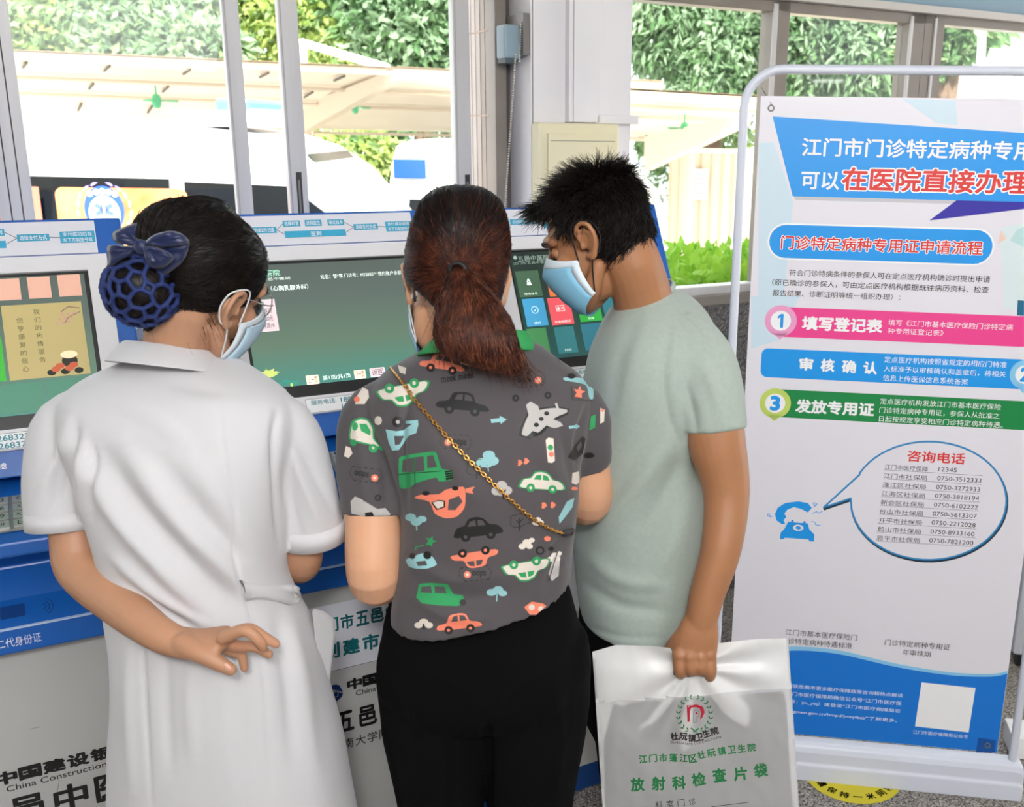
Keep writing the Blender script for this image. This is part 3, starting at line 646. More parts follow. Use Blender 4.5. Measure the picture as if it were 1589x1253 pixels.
# ------------------------------------------------------------------ self-service kiosks
KB = mat('kiosk blue', '#175fb6', .35, noise=.05, nscale=5); KD = mat('kiosk deep blue', '#134788', .4); KW = mat('kiosk white', '#e6e6ea', .35); KG = mat('kiosk panel grey', '#c3c3c1', .42, noise=.05, nscale=3)
SIGN = mat('sign white', '#e2e3ec', .4); TEAL = mat('sign teal', '#35a9cf', .45); TXW = mat('print white', '#f6f6f8', .5); TXK = mat('print black', '#161616', .5); TXG = mat('print grey', '#55606a', .5); TXT = mat('print teal', '#1b8a96', .5)
STEELK = mat('brushed steel', '#a9a9a8', .35, metal=.8, noise=.12, nscale=40); KEYM = mat('key steel', '#cfcdc8', .3, metal=.75); BLK = mat('black plastic', '#141516', .35)
def screen_mat(name, cols, emit=.5):
    m = mat(name, '#0c1512', .12, spec=.55); nt = m.node_tree; b = nt.nodes['Principled BSDF']
    tc = nt.nodes.new('ShaderNodeTexCoord'); sp = nt.nodes.new('ShaderNodeSeparateXYZ'); mr = nt.nodes.new('ShaderNodeMapRange'); rp = nt.nodes.new('ShaderNodeValToRGB')
    mr.inputs[1].default_value = 1.10; mr.inputs[2].default_value = 1.38
    e = rp.color_ramp.elements
    for i, (p, c) in enumerate(cols):
        x = e[i] if i < 2 else e.new(p); x.position = p; x.color = (*lin(c), 1)
    nt.links.new(tc.outputs['Object'], sp.inputs[0]); nt.links.new(sp.outputs[2], mr.inputs[0]); nt.links.new(mr.outputs[0], rp.inputs[0]); nt.links.new(rp.outputs[0], b.inputs['Emission Color']); b.inputs['Emission Strength'].default_value = emit
    return m
def glow(name, c, e=.8): return mat(name, c, .12, spec=.5, emit=e)
SCR_HAZE = screen_mat('screen image', [(0, '#4a9fa8'), (.12, '#5aa392'), (.4, '#73917a'), (.75, '#6c7c74'), (1, '#66736c')], .75)  # greyed, raised ramp paints reflected haze into the picture's glow
SCR2 = screen_mat('screen image dark', [(0, '#2f6f78'), (.25, '#2c6a62'), (.6, '#2a4f44'), (1, '#2c3d38')], .5)
def U(x, y): return slope_pt(x, y)
# boxes of the flow chart, measured on the middle kiosk
Z6 = zmap(350, 300, .25173)
UM = -.5205                                      # middle kiosk centre along the row
def kiosk(uc, label, kind):
    t = thing('self_service_kiosk', label, 'kiosk', L2W(uc, 0, -.3), 'self-service kiosks')
    hw, b = .272, .052; ul, ur = uc-hw, uc+hw
    SL = lambda s: (1.485-s/SLEN, -.36+.5*s/SLEN)        # s -> (z, w) on the sloping face
    zb, wb = SL(.522)
    # blue body: profile in (w, z), extruded along the row
    prof = [(-.36, 1.485), (wb, zb), (wb-.10, zb-.005), (-.115, .995), (.045, .952), (.05, .926), (-.03, .90), (-.045, .872), (.0, .825), (.055, .792), (.06, .745), (.0, .725), (.0, .075), (-.5, .075), (-.5, 1.40)]
    mb = MB(); mb.prism([L2W(ul, z, w) for w, z in prof], KB, R_*(2*hw)); body = mb.build('body', t, bevel=.004)
    mb = MB(); mb.lbox(ul+.01, ur-.01, 0, .076, -.48, -.005, KD); mb.build('plinth', t)
    # cheeks closing both sides of the keypad pocket
    for u0, u1 in ((ul-.001, ul+.05), (ur-.05, ur+.001)):
        mb = MB(); mb.prism([L2W(u0, z, w) for w, z in ((wb, zb+.004), (.05, .955), (.05, .926), (-.1, .93), (-.2, 1.0))], KB, R_*(u1-u0)); mb.build('side_cheek', t, bevel=.003)
    F = Frame(L2W(uc, *SL(0)), R_, unit(Z_*1/SLEN-N_*.5/SLEN)); F.n = unit(SN_)
    ux = lambda x, y: (U(x, y)[0]-uc, -U(x, y)[1])
    # sign with the flow chart
    mb = MB(); c = lambda x0, y0, x1, y1, h: [F.w([(x0, y0), (x1, y0), (x1, y1), (x0, y1)], h)]
    def slab(mb, x0, y0, x1, y1, th, m, r=0, lift=0):
        P = []
        if r:
            for cx, cy, a0 in ((x1-r, y0+r, -90), (x1-r, y1-r, 0), (x0+r, y1-r, 90), (x0+r, y0+r, 180)):
                P += [(cx+r*math.cos(math.radians(a0+18*k)), cy+r*math.sin(math.radians(a0+18*k))) for k in range(6)]
        else: P = [(x0, y0), (x1, y0), (x1, y1), (x0, y1)]
        mb.prism(F.w(P, lift), m, F.n*th)
    slab(mb, -.222, -.078, .222, -.008, .004, SIGN)
    G = .0052; du = UM-uc
    def chip(p, q, body, split=None):
        a = np.array(U(*p)); d = np.array(U(*q)); x0, y0, x1, y1 = a[0]-UM, -d[1], d[0]-UM, -a[1]
        F.rect(mb, x0, y0, x1, y1, TEAL, G); n = len(body); hgt = (y1-y0)/n
        for k, s_ in enumerate(body):
            F.text(mb, s_, x0+(x1-x0)*.08, y1-hgt*(k+1)+hgt*.16, x1-(x1-x0)*.08, y1-hgt*k-hgt*.16, TXW, G+.0004, .008)
        return (x0, (y0+y1)/2), (x1, (y0+y1)/2)
    A = chip(*Z6((95, 218), (315, 250)), ['点击预约或证件扫描'])
    A2 = chip(*Z6((348, 176), (460, 209)), ['选择科室']); A3 = chip(*Z6((483, 171), (592, 206)), ['选择医生']); A4 = chip(*Z6((623, 168), (730, 201)), ['确定挂号'])
    B1 = chip(*Z6((360, 240), (742, 268)), []) if False else None
    a = np.array(U(*Z6((360, 240))[0])); d = np.array(U(*Z6((742, 266))[0])); F.rect(mb, a[0]-UM, -d[1], d[0]-UM, -a[1], TEAL, G); cx = (a[0]+d[0])/2-UM; F.text(mb, '签到', cx-.012, -d[1]+.0025, cx+.012, -a[1]-.0025, TXW, G+.0004, .008)
    A5 = chip(*Z6((783, 196), (938, 228)), ['选择支付方式']); A6 = chip(*Z6((978, 181), (1150, 236)), ['支付成功后在', '左下方取挂号纸'])
    y2 = -(a[1]+d[1])/2
    for p, q in ((A[1], A2[0]), (A[1], (a[0]-UM, y2)), (A4[1], A5[0]), ((d[0]-UM, y2), A5[0]), (A5[1], A6[0])): F.line(mb, [p, q], .0012, TXG, G)
    mb.build('sign_panel', t)
    # white bezel round the monitor, opening included
    sx0, sx1 = (-.197, .198); sy1, sy0 = -.1165, -.430
    mb = MB(); X0, X1, Y1, Y0 = -.233, .236, -.0835, -.470
    for q in ((X0, sy0, sx0, sy1), (sx1, sy0, X1, sy1)): slab(mb, *q, .012, KW)
    slab(mb, X0, sy1, X1, Y1, .012, KW, r=.0) ; slab(mb, X0, Y0, X1, sy0, .012, KW); mb.build('bezel', t)
    # monitor
    mb = MB(); slab(mb, sx0-.002, sy0, sx1+.002, sy1+.001, .003, BLK); mb.build('monitor_frame', t)
    scm = SCR2 if kind == 'right' else SCR_HAZE
    mb = MB(); ly = sy0+.028; slab(mb, sx0+.008, ly, sx1-.008, sy1-.006, .0018, scm, lift=.003); G = .0056
    TW = glow('screen text', '#dfeee6', .9); TB = glow('screen label dark', '#3a3340', .15)
    tx = lambda body, p, q, r, m, bo=0.006: F_text(F, mb, body, ux(*p), ux(*q), ux(*r), m, G+.0004, bo)
    def F_text(F, mb, body, a, b_, c_, m, g, bo): F.text(mb, body, b_[0], b_[1], c_[0], a[1], m, g, bo)
    if kind == 'middle':
        PALE = glow('screen card', '#e5d2d6', .7); BTN = glow('screen button', '#ead8c4', .85)
        tx('五邑中医院', Z6((110, 488))[0], Z6((110, 528))[0], Z6((335, 520))[0], glow('screen logo', '#9fd6bb', .9), .01)
        tx('江门市五邑中医院', Z6((110, 535))[0], Z6((110, 553))[0], Z6((400, 545))[0], TW, 0)
        tx('外四科（心胸乳腺外科）', Z6((150, 585))[0], Z6((150, 618))[0], Z6((510, 605))[0], TW)
        tx('姓名：黎*霖 门诊号：M23835** 预约账户余额：', Z6((585, 508))[0], Z6((585, 535))[0], Z6((1090, 510))[0], TW, .0)
        a = ux(*Z6((115, 668))[0]); d = ux(*Z6((330, 852))[0]); F.rect(mb, a[0], d[1], d[0], a[1], PALE, G)
        for k, s_ in enumerate(('梁哲勇', '副主任医师', '诊查费:20元', '剩余号源19')):
            h = (a[1]-d[1])/4.4; y1_ = a[1]-h*(.25+k); F.text(mb, s_, a[0]+.012, y1_-h*.72, d[0]-.009-(.014 if k == 0 else 0), y1_, TB, G+.0004, .0)
        for p, q, s_ in (((490, 1130), (578, 1178), '上一页'), ((785, 1097), (865, 1143), '下一页'), ((882, 1085), (985, 1130), '返回'), ((1005, 1075), (1100, 1115), '首页')):
            a = ux(*Z6(p)[0]); d = ux(*Z6(q)[0]); F.rect(mb, a[0], d[1], d[0], a[1], BTN if s_ != '返回' else PALE, G, r=.002); F.text(mb, s_, a[0]+.004, d[1]+.003, d[0]-.004, a[1]-.003, TB, G+.0004)
        tx('第1页/共1页', Z6((598, 1130))[0], Z6((598, 1158))[0], Z6((770, 1140))[0], TW)
        # lotus in the corner
        LO = [glow('lotus yellow', '#d9d97c', .9), glow('lotus green', '#a9c46a', .9)]; cx, cy = ux(*Z6((270, 1130))[0])
        for k in range(13):
            an = math.radians(10+160*k/12); L_ = .0145+.003*((k*5) % 3); w_ = .0032; c_, s_ = math.cos(an), math.sin(an)
            F.poly(mb, [(cx, cy-.004), (cx+c_*L_*.6+s_*w_, cy+s_*L_*.5-c_*w_), (cx+c_*L_*1.25, cy+s_*L_*.85), (cx+c_*L_*.6-s_*w_, cy+s_*L_*.5+c_*w_)], LO[k % 2], G+.0001*k)
        F.line(mb, [(cx, cy-.004), (cx+.002, cy-.03)], .0015, LO[1], G); F.disc(mb, *ux(*Z6((405, 1185))[0]), .003, LO[1], G, ry=.004)
        for k in range(5): F.disc(mb, sx0+.022+.016*k, ly+.008+.003*(k % 2), .008, glow('lotus leaf', '#3c8f80', .6), G-.0003, ry=.005)
        F.text(mb, '平安健康', -.19+.008, sy0+.008, -.13, sy0+.024, TW, .0036)
    elif kind == 'left':
        PK = glow('screen card pink', '#d9a994', .45); YE = glow('screen poster', '#b9a973', .36); INK = glow('screen ink', '#5a5a3a', .2)
        Z5 = zmap(0, 270, .25173)
        for p, q in (((-15, 655), (135, 780)), ((165, 645), (322, 768)), ((350, 630), (508, 755))):
            a = ux(*Z5(p)[0]); d = ux(*Z5(q)[0]); F.rect(mb, a[0], d[1], d[0], a[1], PK, G)
        a = ux(*Z5((5, 820))[0]); d = ux(*Z5((560, 1235))[0]); d = (min(d[0], sx1-.012), d[1]); F.rect(mb, a[0], d[1], d[0], a[1], YE, G)
        for k, s_ in enumerate('我们的热情服务'): F.text(mb, s_, .1*0+ux(*Z5((205, 860))[0])[0], a[1]-.022-.0165*k, ux(*Z5((205, 860))[0])[0]+.011, a[1]-.011-.0165*k, INK, G+.0004)
        for k, s_ in enumerate('您享康复的信心'): F.text(mb, s_, ux(*Z5((105, 930))[0])[0], a[1]-.038-.0165*k, ux(*Z5((105, 930))[0])[0]+.011, a[1]-.027-.0165*k, INK, G+.0004)
        BR = glow('screen branch', '#7a5560', .3); JR = glow('screen jar', '#e6c8a4', .7); RD = glow('screen herb red', '#b4563a', .6); DKH = glow('screen herb dark', '#2b2c26', .2)
        x1_, y1_ = d[0]-.004, a[1]-.004
        F.line(mb, [(x1_, y1_-.01), (x1_-.02, y1_-.006), (x1_-.034, y1_-.016)], .0016, BR, G+.0003); F.line(mb, [(x1_, y1_-.018), (x1_-.022, y1_-.028), (x1_-.03, y1_-.04)], .0014, BR, G+.0003)
        for k in range(9): F.disc(mb, x1_-.012-.008*(k % 3)-.002*k, y1_-.02-.006*(k//3)-.001*k, .0026, glow('screen blossom', '#b98a86', .5), G+.0005)
        F.disc(mb, x1_-.03, d[1]+.03, .014, DKH, G+.0003, ry=.013); F.disc(mb, x1_-.03, d[1]+.043, .015, JR, G+.0005, ry=.008)
        for k in range(7): F.disc(mb, x1_-.064+.008*k, d[1]+.009+.006*(k % 3), .008, RD if k % 3 else DKH, G+.0006+.00005*k, ry=.006)
        gx = a[0]-.045; F.rect(mb, gx-.0, d[1], a[0]-.006, d[1]+.09, glow('screen tile green', '#3fae3a', .4), G)
        for k in range(4): F.rect(mb, sx1-.1-.095*k, ly+.004, sx1-.012-.095*k, d[1]-.006, glow('screen tile dim', '#4a7d68', .6), G-.0002)
        F.text(mb, '自助服务机', .09, sy0+.010, .155, sy0+.020, mat('dim lettering', '#6f7074', .5), .0036)
    else:
        Z7 = zmap(700, 200, .25173)
        tx('五邑中医院', Z7((410, 790))[0], Z7((410, 825))[0], Z7((600, 815))[0], glow('screen logo dim', '#93a89c', .5), .008)
        tx('江门市五邑中医院', Z7((378, 828))[0], Z7((378, 845))[0], Z7((600, 838))[0], glow('screen logo dim', '#93a89c', .5), 0)
        a = ux(*Z7((388, 790))[0]); F.disc(mb, a[0], a[1]-.004, .005, glow('screen logo dim', '#93a89c', .5), G)
        tiles = [(388, 885, 562, 1035, '#3f5c46', '现场挂号'), (572, 880, 745, 1030, '#cf6f3c', '签到'), (430, 1055, 597, 1215, '#3f8fb8', '预约'), (585, 1050, 755, 1205, '#d9525c', '实名制登记'), (760, 1040, 930, 1185, '#2f9a3c', '住院'), (455, 1240, 610, 1390, '#3f7c4c', '缴费'), (625, 1230, 780, 1380, '#2f6f74', '打印'), (790, 1210, 950, 1360, '#2a6a7a', '查询'), (915, 1035, 1080, 1180, '#286a74', '报告'), (760, 880, 920, 1030, '#3c6f8a', '取号'), (930, 870, 1090, 1020, '#7a5a8c', '咨询')]
        for x0, y0, x1, y1, c_, s_ in tiles:
            a = ux(*Z7((x0, y0))[0]); d = ux(*Z7((x1, y1))[0]); cl = lambda x: min(max(x, sx0+.012), sx1-.012)
            F.rect(mb, cl(a[0]), max(d[1], ly+.002), cl(d[0]), a[1], glow('tile '+c_, c_, .75), G)
            cx, cy = (a[0]+d[0])/2, (a[1]+d[1])/2; F.text(mb, s_, cx-.006*len(s_)*.75, d[1]+.005, cx+.006*len(s_)*.75, d[1]+.011, TW, G+.0004)
            if s_ == '现场挂号':
                F.poly(mb, [(cx-.004, cy-.004), (cx+.004, cy-.004), (cx+.005, cy+.006), (cx, cy+.015), (cx-.005, cy+.006)], TW, G+.0004); F.poly(mb, [(cx-.007, cy-.004), (cx-.004, cy-.002), (cx-.004, cy+.004)], TW, G+.0004); F.poly(mb, [(cx+.007, cy-.004), (cx+.004, cy+.004), (cx+.004, cy-.002)], TW, G+.0004); F.disc(mb, cx, cy+.006, .002, glow('tile '+c_, c_, .75), G+.0007)
            elif s_ == '预约':
                F.line(mb, [(cx+.009*math.cos(k*.3142), cy+.006+.009*math.sin(k*.3142)) for k in range(20)], .001, TW, G+.0004, True); F.line(mb, [(cx-.003, cy+.006), (cx-.0005, cy+.003), (cx+.004, cy+.009)], .001, TW, G+.0004)
            elif s_ == '实名制登记':
                F.line(mb, [(cx-.011, cy), (cx+.011, cy), (cx+.011, cy+.014), (cx-.011, cy+.014)], .0011, TW, G+.0004, True); F.disc(mb, cx-.005, cy+.0085, .0025, TW, G+.0004); F.rect(mb, cx-.009, cy+.003, cx-.001, cy+.006, TW, G+.0004); F.line(mb, [(cx+.002, cy+.005), (cx+.009, cy+.005)], .001, TW, G+.0004); F.line(mb, [(cx+.002, cy+.009), (cx+.009, cy+.009)], .001, TW, G+.0004)
            elif s_ == '住院':
                F.line(mb, [(cx-.01, cy), (cx-.01, cy+.013)], .0014, TW, G+.0004); F.rect(mb, cx-.01, cy+.003, cx+.01, cy+.007, TW, G+.0004); F.line(mb, [(cx+.01, cy), (cx+.01, cy+.009)], .0014, TW, G+.0004)
    mb.build('screen', t)
    # phone label
    mb = MB(); a = np.array(U(472, 623)); x0 = a[0]-UM; slab(mb, x0, -.468, x0+.182, -.437, .001, TXW, lift=.012); G = .0134
    F.text(mb, '服务电话:', x0+.011, -.451, x0+.066, -.4405, TXT, G, .01); F.text(mb, '18026832298', x0+.076, -.4515, x0+.172, -.4405, TXT, G, .012); F.text(mb, '18026837681', x0+.076, -.4665, x0+.172, -.4555, TXT, G, .012)
    F.line(mb, [(x0, -.468), (x0+.182, -.468), (x0+.182, -.437), (x0, -.437)], .0008, TXG, G-.0002, True); mb.build('phone_label', t)
    mb = MB(); F.text(mb, '密码键盘', -.026, -.503, .014, -.491, TXW, .001, .01); mb.build('keypad_label', t)
    # keypad on the sloping deck
    dv = unit(N_*.16-Z_*.043); FK = Frame(L2W(uc, .995, -.115), R_, -dv); FK.n = np.cross(FK.r, FK.u)
    pad = MB(); kx0, kx1 = -.072, .046; pad.prism(FK.w([(kx0, -.135), (kx1, -.135), (kx1, -.02), (kx0, -.02)], .0005), STEELK, FK.n*.004); kp = pad.build('keypad', t, bevel=.002); kp['_org'] = tuple(t['_org'])
    for r_ in range(4):
        for c_ in range(4):
            x = kx0+.007+.0275*c_; y = -.0275-.0265*r_; k = MB(); k.prism(FK.w([(x, y-.021), (x+.021, y-.021), (x+.021, y), (x, y)], .0045), KEYM, FK.n*.004)
            s_ = '1234567890*#取消清确'[('123取456消789清*0#确').index('1'):][0:1] if False else '123C456X789K*0#E'[r_*4+c_]
            FK.text(k, s_, x+.007, y-.016, x+.014, y-.005, TXK, .0087); k.build('key', kp, bevel=.001)
    # card reader shelf: contactless mark, edge highlight line painted as its highlight, lettering
    dv2 = unit(N_*.055-Z_*.033); FS = Frame(L2W(uc, .825, .0), R_, -dv2)
    mb = MB(); MK = mat('reader mark', '#123d80', .4); cx = .062
    for rr in (.008, .014, .020):
        FS.line(mb, [(cx-.02+rr*math.cos(a_), -.03+rr*math.sin(a_)) for a_ in np.linspace(-1, 1, 9)], .0016, MK, .001)
    FS.rect(mb, cx-.085, -.042, cx-.045, -.014, MK, .0008, r=.004); mb.build('card_reader', t)
    mb = MB(); mb.lbox(ul+.0, ur-.0, .7905, .7935, .052, .0575, mat('edge highlight', '#bcd3f0', .3)); mb.build('edge_highlight', t)  # pale strip stands in for the highlight along the shelf edge
    FB_ = Frame(L2W(uc, .7685, .0585), R_, unit(Z_*.047-N_*.005)); mb = MB(); FB_.text(mb, '二代身份证', -.033, -.010, .037, .008, TXW, .001, .0); mb.build('reader_label', t)
    # lower white panel with the bank's and the hospital's lettering
    mb = MB(); mb.lbox(ul+.004, ur-.004, .082, .722, -.001, .008, KG); FL = Frame(L2W(uc, 0, .0085), R_, Z_)
    lp = lambda x, y: (wallpt(x, y, .0085)[0]-uc, wallpt(x, y, .0085)[1])
    if kind == 'left':
        a = lp(0, 1205); d = lp(173, 1160); ch = .0365
        bx = a[0]-.018
        for k, s_ in enumerate('中国建设银行'):
            FL.text(mb, s_, -.074+.041*k, .455, -.074+.041*k+.035, .481, TXK, .0006, .05)
        FL.text(mb, 'China Construction Bank', -.058, .437, .165, .4495, TXK, .0006, .004)
        for k, s_ in enumerate('五邑中医院'): FL.text(mb, s_, -.126+.072*k, .362, -.126+.072*k+.056, .418, TXK, .0006, .03)
        FL.text(mb, '暨南大学附属江门中医院', -.13, .315, .21, .342, TXK, .0006, .006)
        for (x0_, y0_), (x1_, y1_) in (((46, 1132), (63, 1128)), ((92, 1211), (88, 1233))): FL.line(mb, [lp(x0_, y0_), lp(x1_, y1_)], .0008, TXG, .0006)
    else:
        Z8 = zmap(440, 860, .28735)
        def LT(body, tl, bl, rt, m, bo): a, b_, c_ = lp(*Z8(tl)[0]), lp(*Z8(bl)[0]), lp(*Z8(rt)[0]); FL.text(mb, body, b_[0], b_[1], c_[0], a[1], m, .0018, bo)
        a = lp(*Z8((100, 290))[0]); d = lp(*Z8((500, 570))[0]); px0, px1, py1, py0 = -.22, .22, a[1]-.006, d[1]-.002
        FL.rect(mb, px0, py0, px1, py1, SIGN, .001); FL.line(mb, [(px0, py0), (px1, py0)], .001, TXG, .0014)
        x0 = lp(*Z8((310, 385))[0])[0]; cw = .0335; yb = lp(*Z8((310, 408))[0])[1]
        for k, s_ in enumerate('江门市五邑中医院'): FL.text(mb, s_, x0+cw*(k-2), yb, x0+cw*(k-2)+.027, yb+.033, TXT, .0018, .03)
        x0 = lp(*Z8((322, 520))[0])[0]; yb = lp(*Z8((322, 548))[0])[1]
        for k, s_ in enumerate('创建市文明单位'): FL.text(mb, s_, x0+.044*(k-1), yb, x0+.044*(k-1)+.035, yb+.036, TXT, .0018, .04)
        c = lp(*Z8((270, 752))[0]); CB = mat('bank logo blue', '#1f4596', .4); r0 = .021
        FL.poly(mb, [(c[0]+r0*math.cos(a_), c[1]+r0*math.sin(a_)) for a_ in np.linspace(.9, 2*math.pi-.1, 26)], CB, .0018); FL.poly(mb, [(c[0]-.004, c[1]-.010), (c[0]+.010, c[1]-.010), (c[0]+.010, c[1]+.006), (c[0]-.004, c[1]+.006)], KG, .0021)
        FL.line(mb, [(c[0]-.014, c[1]+.015), (c[0]+.021, c[1]-.004)], .004, KG, .0022); FL.rect(mb, c[0]+.001, c[1]-.008, c[0]+.008, c[1]+.002, CB, .0024)
        x0 = lp(*Z8((347, 710))[0])[0]; yb = lp(*Z8((347, 735))[0])[1]
        for k, s_ in enumerate('中国建设银行'): FL.text(mb, s_, x0+.0345*k, yb, x0+.0345*k+.030, yb+.025, TXK, .0018, .05)
        LT('China Construction Bank', (390, 737), (390, 765), (860, 660), TXK, .004)
        x0 = lp(*Z8((410, 880))[0])[0]; yb = lp(*Z8((405, 935))[0])[1]
        for k, s_ in enumerate('五邑中医院'): FL.text(mb, s_, x0+.0525*(k-1), yb, x0+.0525*(k-1)+.038, yb+.048, TXK, .0018, .03)
        x0 = lp(*Z8((322, 1025))[0])[0]; yb = lp(*Z8((322, 1055))[0])[1]
        for k, s_ in enumerate('暨南大学附属江门中医院'): FL.text(mb, s_, x0+.0275*(k-1), yb, x0+.0275*(k-1)+.023, yb+.025, TXK, .0018, .005)
    mb.build('lower_panel', t)
    return t
kiosk(-1.2, 'left kiosk behind the nurse, yellow herb poster and pink cards on its screen', 'left')
kiosk(UM, 'middle kiosk with green booking page on its screen, between the two women', 'middle')
kiosk(.1245, 'right kiosk with coloured menu tiles on its screen, beside the man', 'right')

# ------------------------------------------------------------------ banner stand
BA = np.array([.3405, 2.385, 0]); BB = np.array([1.033, 2.290, 0]); BR = unit(BB-BA)
FBn = Frame(np.array([BA[0], BA[1], 0]), BR, Z_); BW_ = .70
zt = FBn.px(1182, 149)[1]; zb = FBn.px(1546, 1169)[1]
t = thing('banner_stand', 'white frame banner stand with a blue and white medical notice', 'banner', (BA+BB)/2)
BANW = mat('banner vinyl', '#edeaf2', .42, noise=.0); mb = MB()
mb.prism(FBn.w([(0, zb), (BW_, zb), (BW_, zt), (0, zt)], -.0015), BANW, FBn.n*.0015)
C = lambda n, c: mat('banner '+n, c, .42)
b1, b2, b3, dp = C('blue', '#179ef2'), C('light blue', '#8fd0f6'), C('pale blue', '#d5e9f5'), C('purple', '#2b1fa6')
PK, GR, RD, WH, BK, YG, PKL = C('pink', '#f84797'), C('green', '#118a48'), C('red', '#e5352f'), C('white', '#fdfdff'), C('black', '#1c1b1f'), C('lime', '#c8dc6e'), C('light pink', '#f4a6d2')
DB, GY, SH = C('deep blue', '#0c7ce0'), C('rule grey', '#55555c'), C('printed grey', '#cfcdd4')
Z1, Z2, Z3, Z4 = zmap(1160, 140, .27135), zmap(1160, 460, .27135), zmap(1160, 680, .27135), zmap(1160, 960, .27)
P = lambda Zf, *pts: [(min(max(q[0], .001), BW_-.001), q[1]) for q in (FBn.px(*p) for p in Zf(*pts))]
# pale facets
for fi, (pts, m) in enumerate((([(60, 300), (60, 1253), (200, 1253), (260, 640), (150, 300)], b3), ([(880, 48), (1190, 60), (1200, 200), (1080, 190)], b3), ([(1440, 790), (1470, 1250), (1581, 1250), (1581, 760)], C('facet', '#e2f0f2')), ([(1500, 860), (1540, 800), (1581, 780), (1581, 900)], C('facet teal', '#c3e6e6')), ([(1430, 880), (1450, 800), (1478, 850)], C('facet peach', '#f6d5c8')))): FBn.poly(mb, P(Z1, *pts), m, .00025+.00004*fi)
FBn.poly(mb, P(Z2, (20, 0), (20, 300), (180, 250), (300, 0)), b3, .00048)
def T(Zf, body, tl, bl, rt, m, bold=0., outline=None, ow=.03, lift=.0012): FBn.textpx(mb, body, *Zf(tl, bl, rt), m, lift, bold, outline, ow)
h = P(Z1, (143, 150), (258, 607)); top = FBn.px(*Z1((1581, 245))[0]); bot = FBn.px(*Z1((1581, 640))[0])
ex = lambda a, b: a[1]+(b[1]-a[1])*(BW_-.001-a[0])/(b[0]-a[0])
hdr = [h[0], h[1], (BW_-.001, ex(h[1], bot)), (BW_-.001, ex(h[0], top))]
FBn.poly(mb, [(x+(.006 if i < 2 else 0), y-.008) for i, (x, y) in enumerate(hdr)], SH, .0005); FBn.poly(mb, hdr, b1, .0007)
a, b_, c_ = P(Z1, (1195, 630), (1040, 745), (1575, 680)); FBn.poly(mb, [a, b_, (BW_-.001, ex(b_, c_)), (BW_-.001, a[1])], dp, .0006)
T(Z1, '江门市门诊特定病种专用证', (310, 272), (310, 375), (1757, 420), WH, .02); T(Z1, '可以', (305, 465), (305, 565), (520, 567), WH, .02)
T(Z1, '在医院直接办理', (540, 442), (540, 570), (1600, 603), RD, .026, WH, .08)
def pill(Zf, tl, bl, tr, r_=None, m=b1, grow=0, lift=.0007):
    a, b_, c_ = (FBn.px(*Zf(p)[0]) for p in (tl, bl, tr)); FBn.rect(mb, a[0]-grow, b_[1]-grow, min(c_[0]+grow, BW_-.001), a[1]+grow, m, lift, r=((a[1]-b_[1])/2-.0003+grow if r_ is None else r_))
pill(Z1, (130, 767), (130, 957), (1400, 900), grow=.004, m=WH, lift=.0005); pill(Z1, (130, 767), (130, 957), (1400, 900))
T(Z1, '门诊特定病种专用证申请流程', (190, 832), (190, 907), (1340, 930), RD, .018, WH, .065)
T(Z1, '符合门诊特病条件的参保人可在定点医疗机构确诊时提出申请', (238, 1025), (238, 1062), (1385, 1100), BK); T(Z1, '（原已确诊的参保人，可由定点医疗机构根据既往病历资料、检查', (140, 1080), (140, 1117), (1378, 1160), BK); T(Z1, '报告结果、诊断证明等统一组织办理）：', (142, 1140), (142, 1176), (872, 1195), BK)
def bar(tl, bl, m):
    a, b_ = FBn.px(*Z2(tl)[0]), FBn.px(*Z2(bl)[0]); FBn.rect(mb, a[0], b_[1], BW_-.001, a[1], m, .0006)
bar((215, 62), (215, 232), PK); bar((190, 532), (190, 692), GR)
def badge(c, r, tip, m, num):
    q = FBn.px(*Z2(c)[0]); rr = abs(FBn.px(*Z2((c[0]+r, c[1]))[0])[0]-q[0]); x = q[0]; lo = .0008
    def clip(ps): return [(min(p[0], BW_-.001), p[1]) for p in ps]
    circ = lambda k: clip([(x+rr*k*math.cos(2*math.pi*i/32), q[1]+rr*k*math.sin(2*math.pi*i/32)) for i in range(32)])
    FBn.poly(mb, circ(1), m, lo); tp = FBn.px(*Z2(tip)[0]); FBn.poly(mb, clip([(x-rr*.45, q[1]-rr*.8), (tp[0], tp[1]), (x+rr*.45, q[1]-rr*.8)]), m, lo)
    FBn.poly(mb, circ(.64), WH, lo+.0002)
    kx = .13 if num == '1' else .26
    if num == '1': FBn.poly(mb, [(x-rr*.02, q[1]-rr*.44), (x+rr*.16, q[1]-rr*.44), (x+rr*.16, q[1]+rr*.44), (x+rr*.0, q[1]+rr*.44), (x-rr*.2, q[1]+rr*.28), (x-rr*.2, q[1]+rr*.12), (x-rr*.02, q[1]+rr*.22)], b1, lo+.0004)
    elif x+rr*.3 < BW_: FBn.text(mb, num, x-rr*kx, q[1]-rr*.44, x+rr*kx, q[1]+rr*.44, b1, lo+.0004, .05)
badge((190, 140), 92, (185, 247), PKL, '1')
pill(Z2, (82, 296), (82, 461), (1600, 400), r_=.016); badge((1588, 447), 90, (1575, 555), b2, '2'); badge((158, 612), 90, (152, 714), YG, '3')
T(Z2, '填写登记表', (312, 115), (312, 190), (765, 207), WH, .04); T(Z2, '填写《江门市基本医疗保险门诊特定病', (803, 132), (803, 167), (1515, 195), WH); T(Z2, '种专用证登记表》', (800, 180), (800, 214), (1118, 227), WH)
for k, s_ in enumerate('审核确认'): T(Z2, s_, (298+122*k, 352+7*k), (296+122*k, 420+7*k), (370+122*k, 424+7*k), WH, .04)
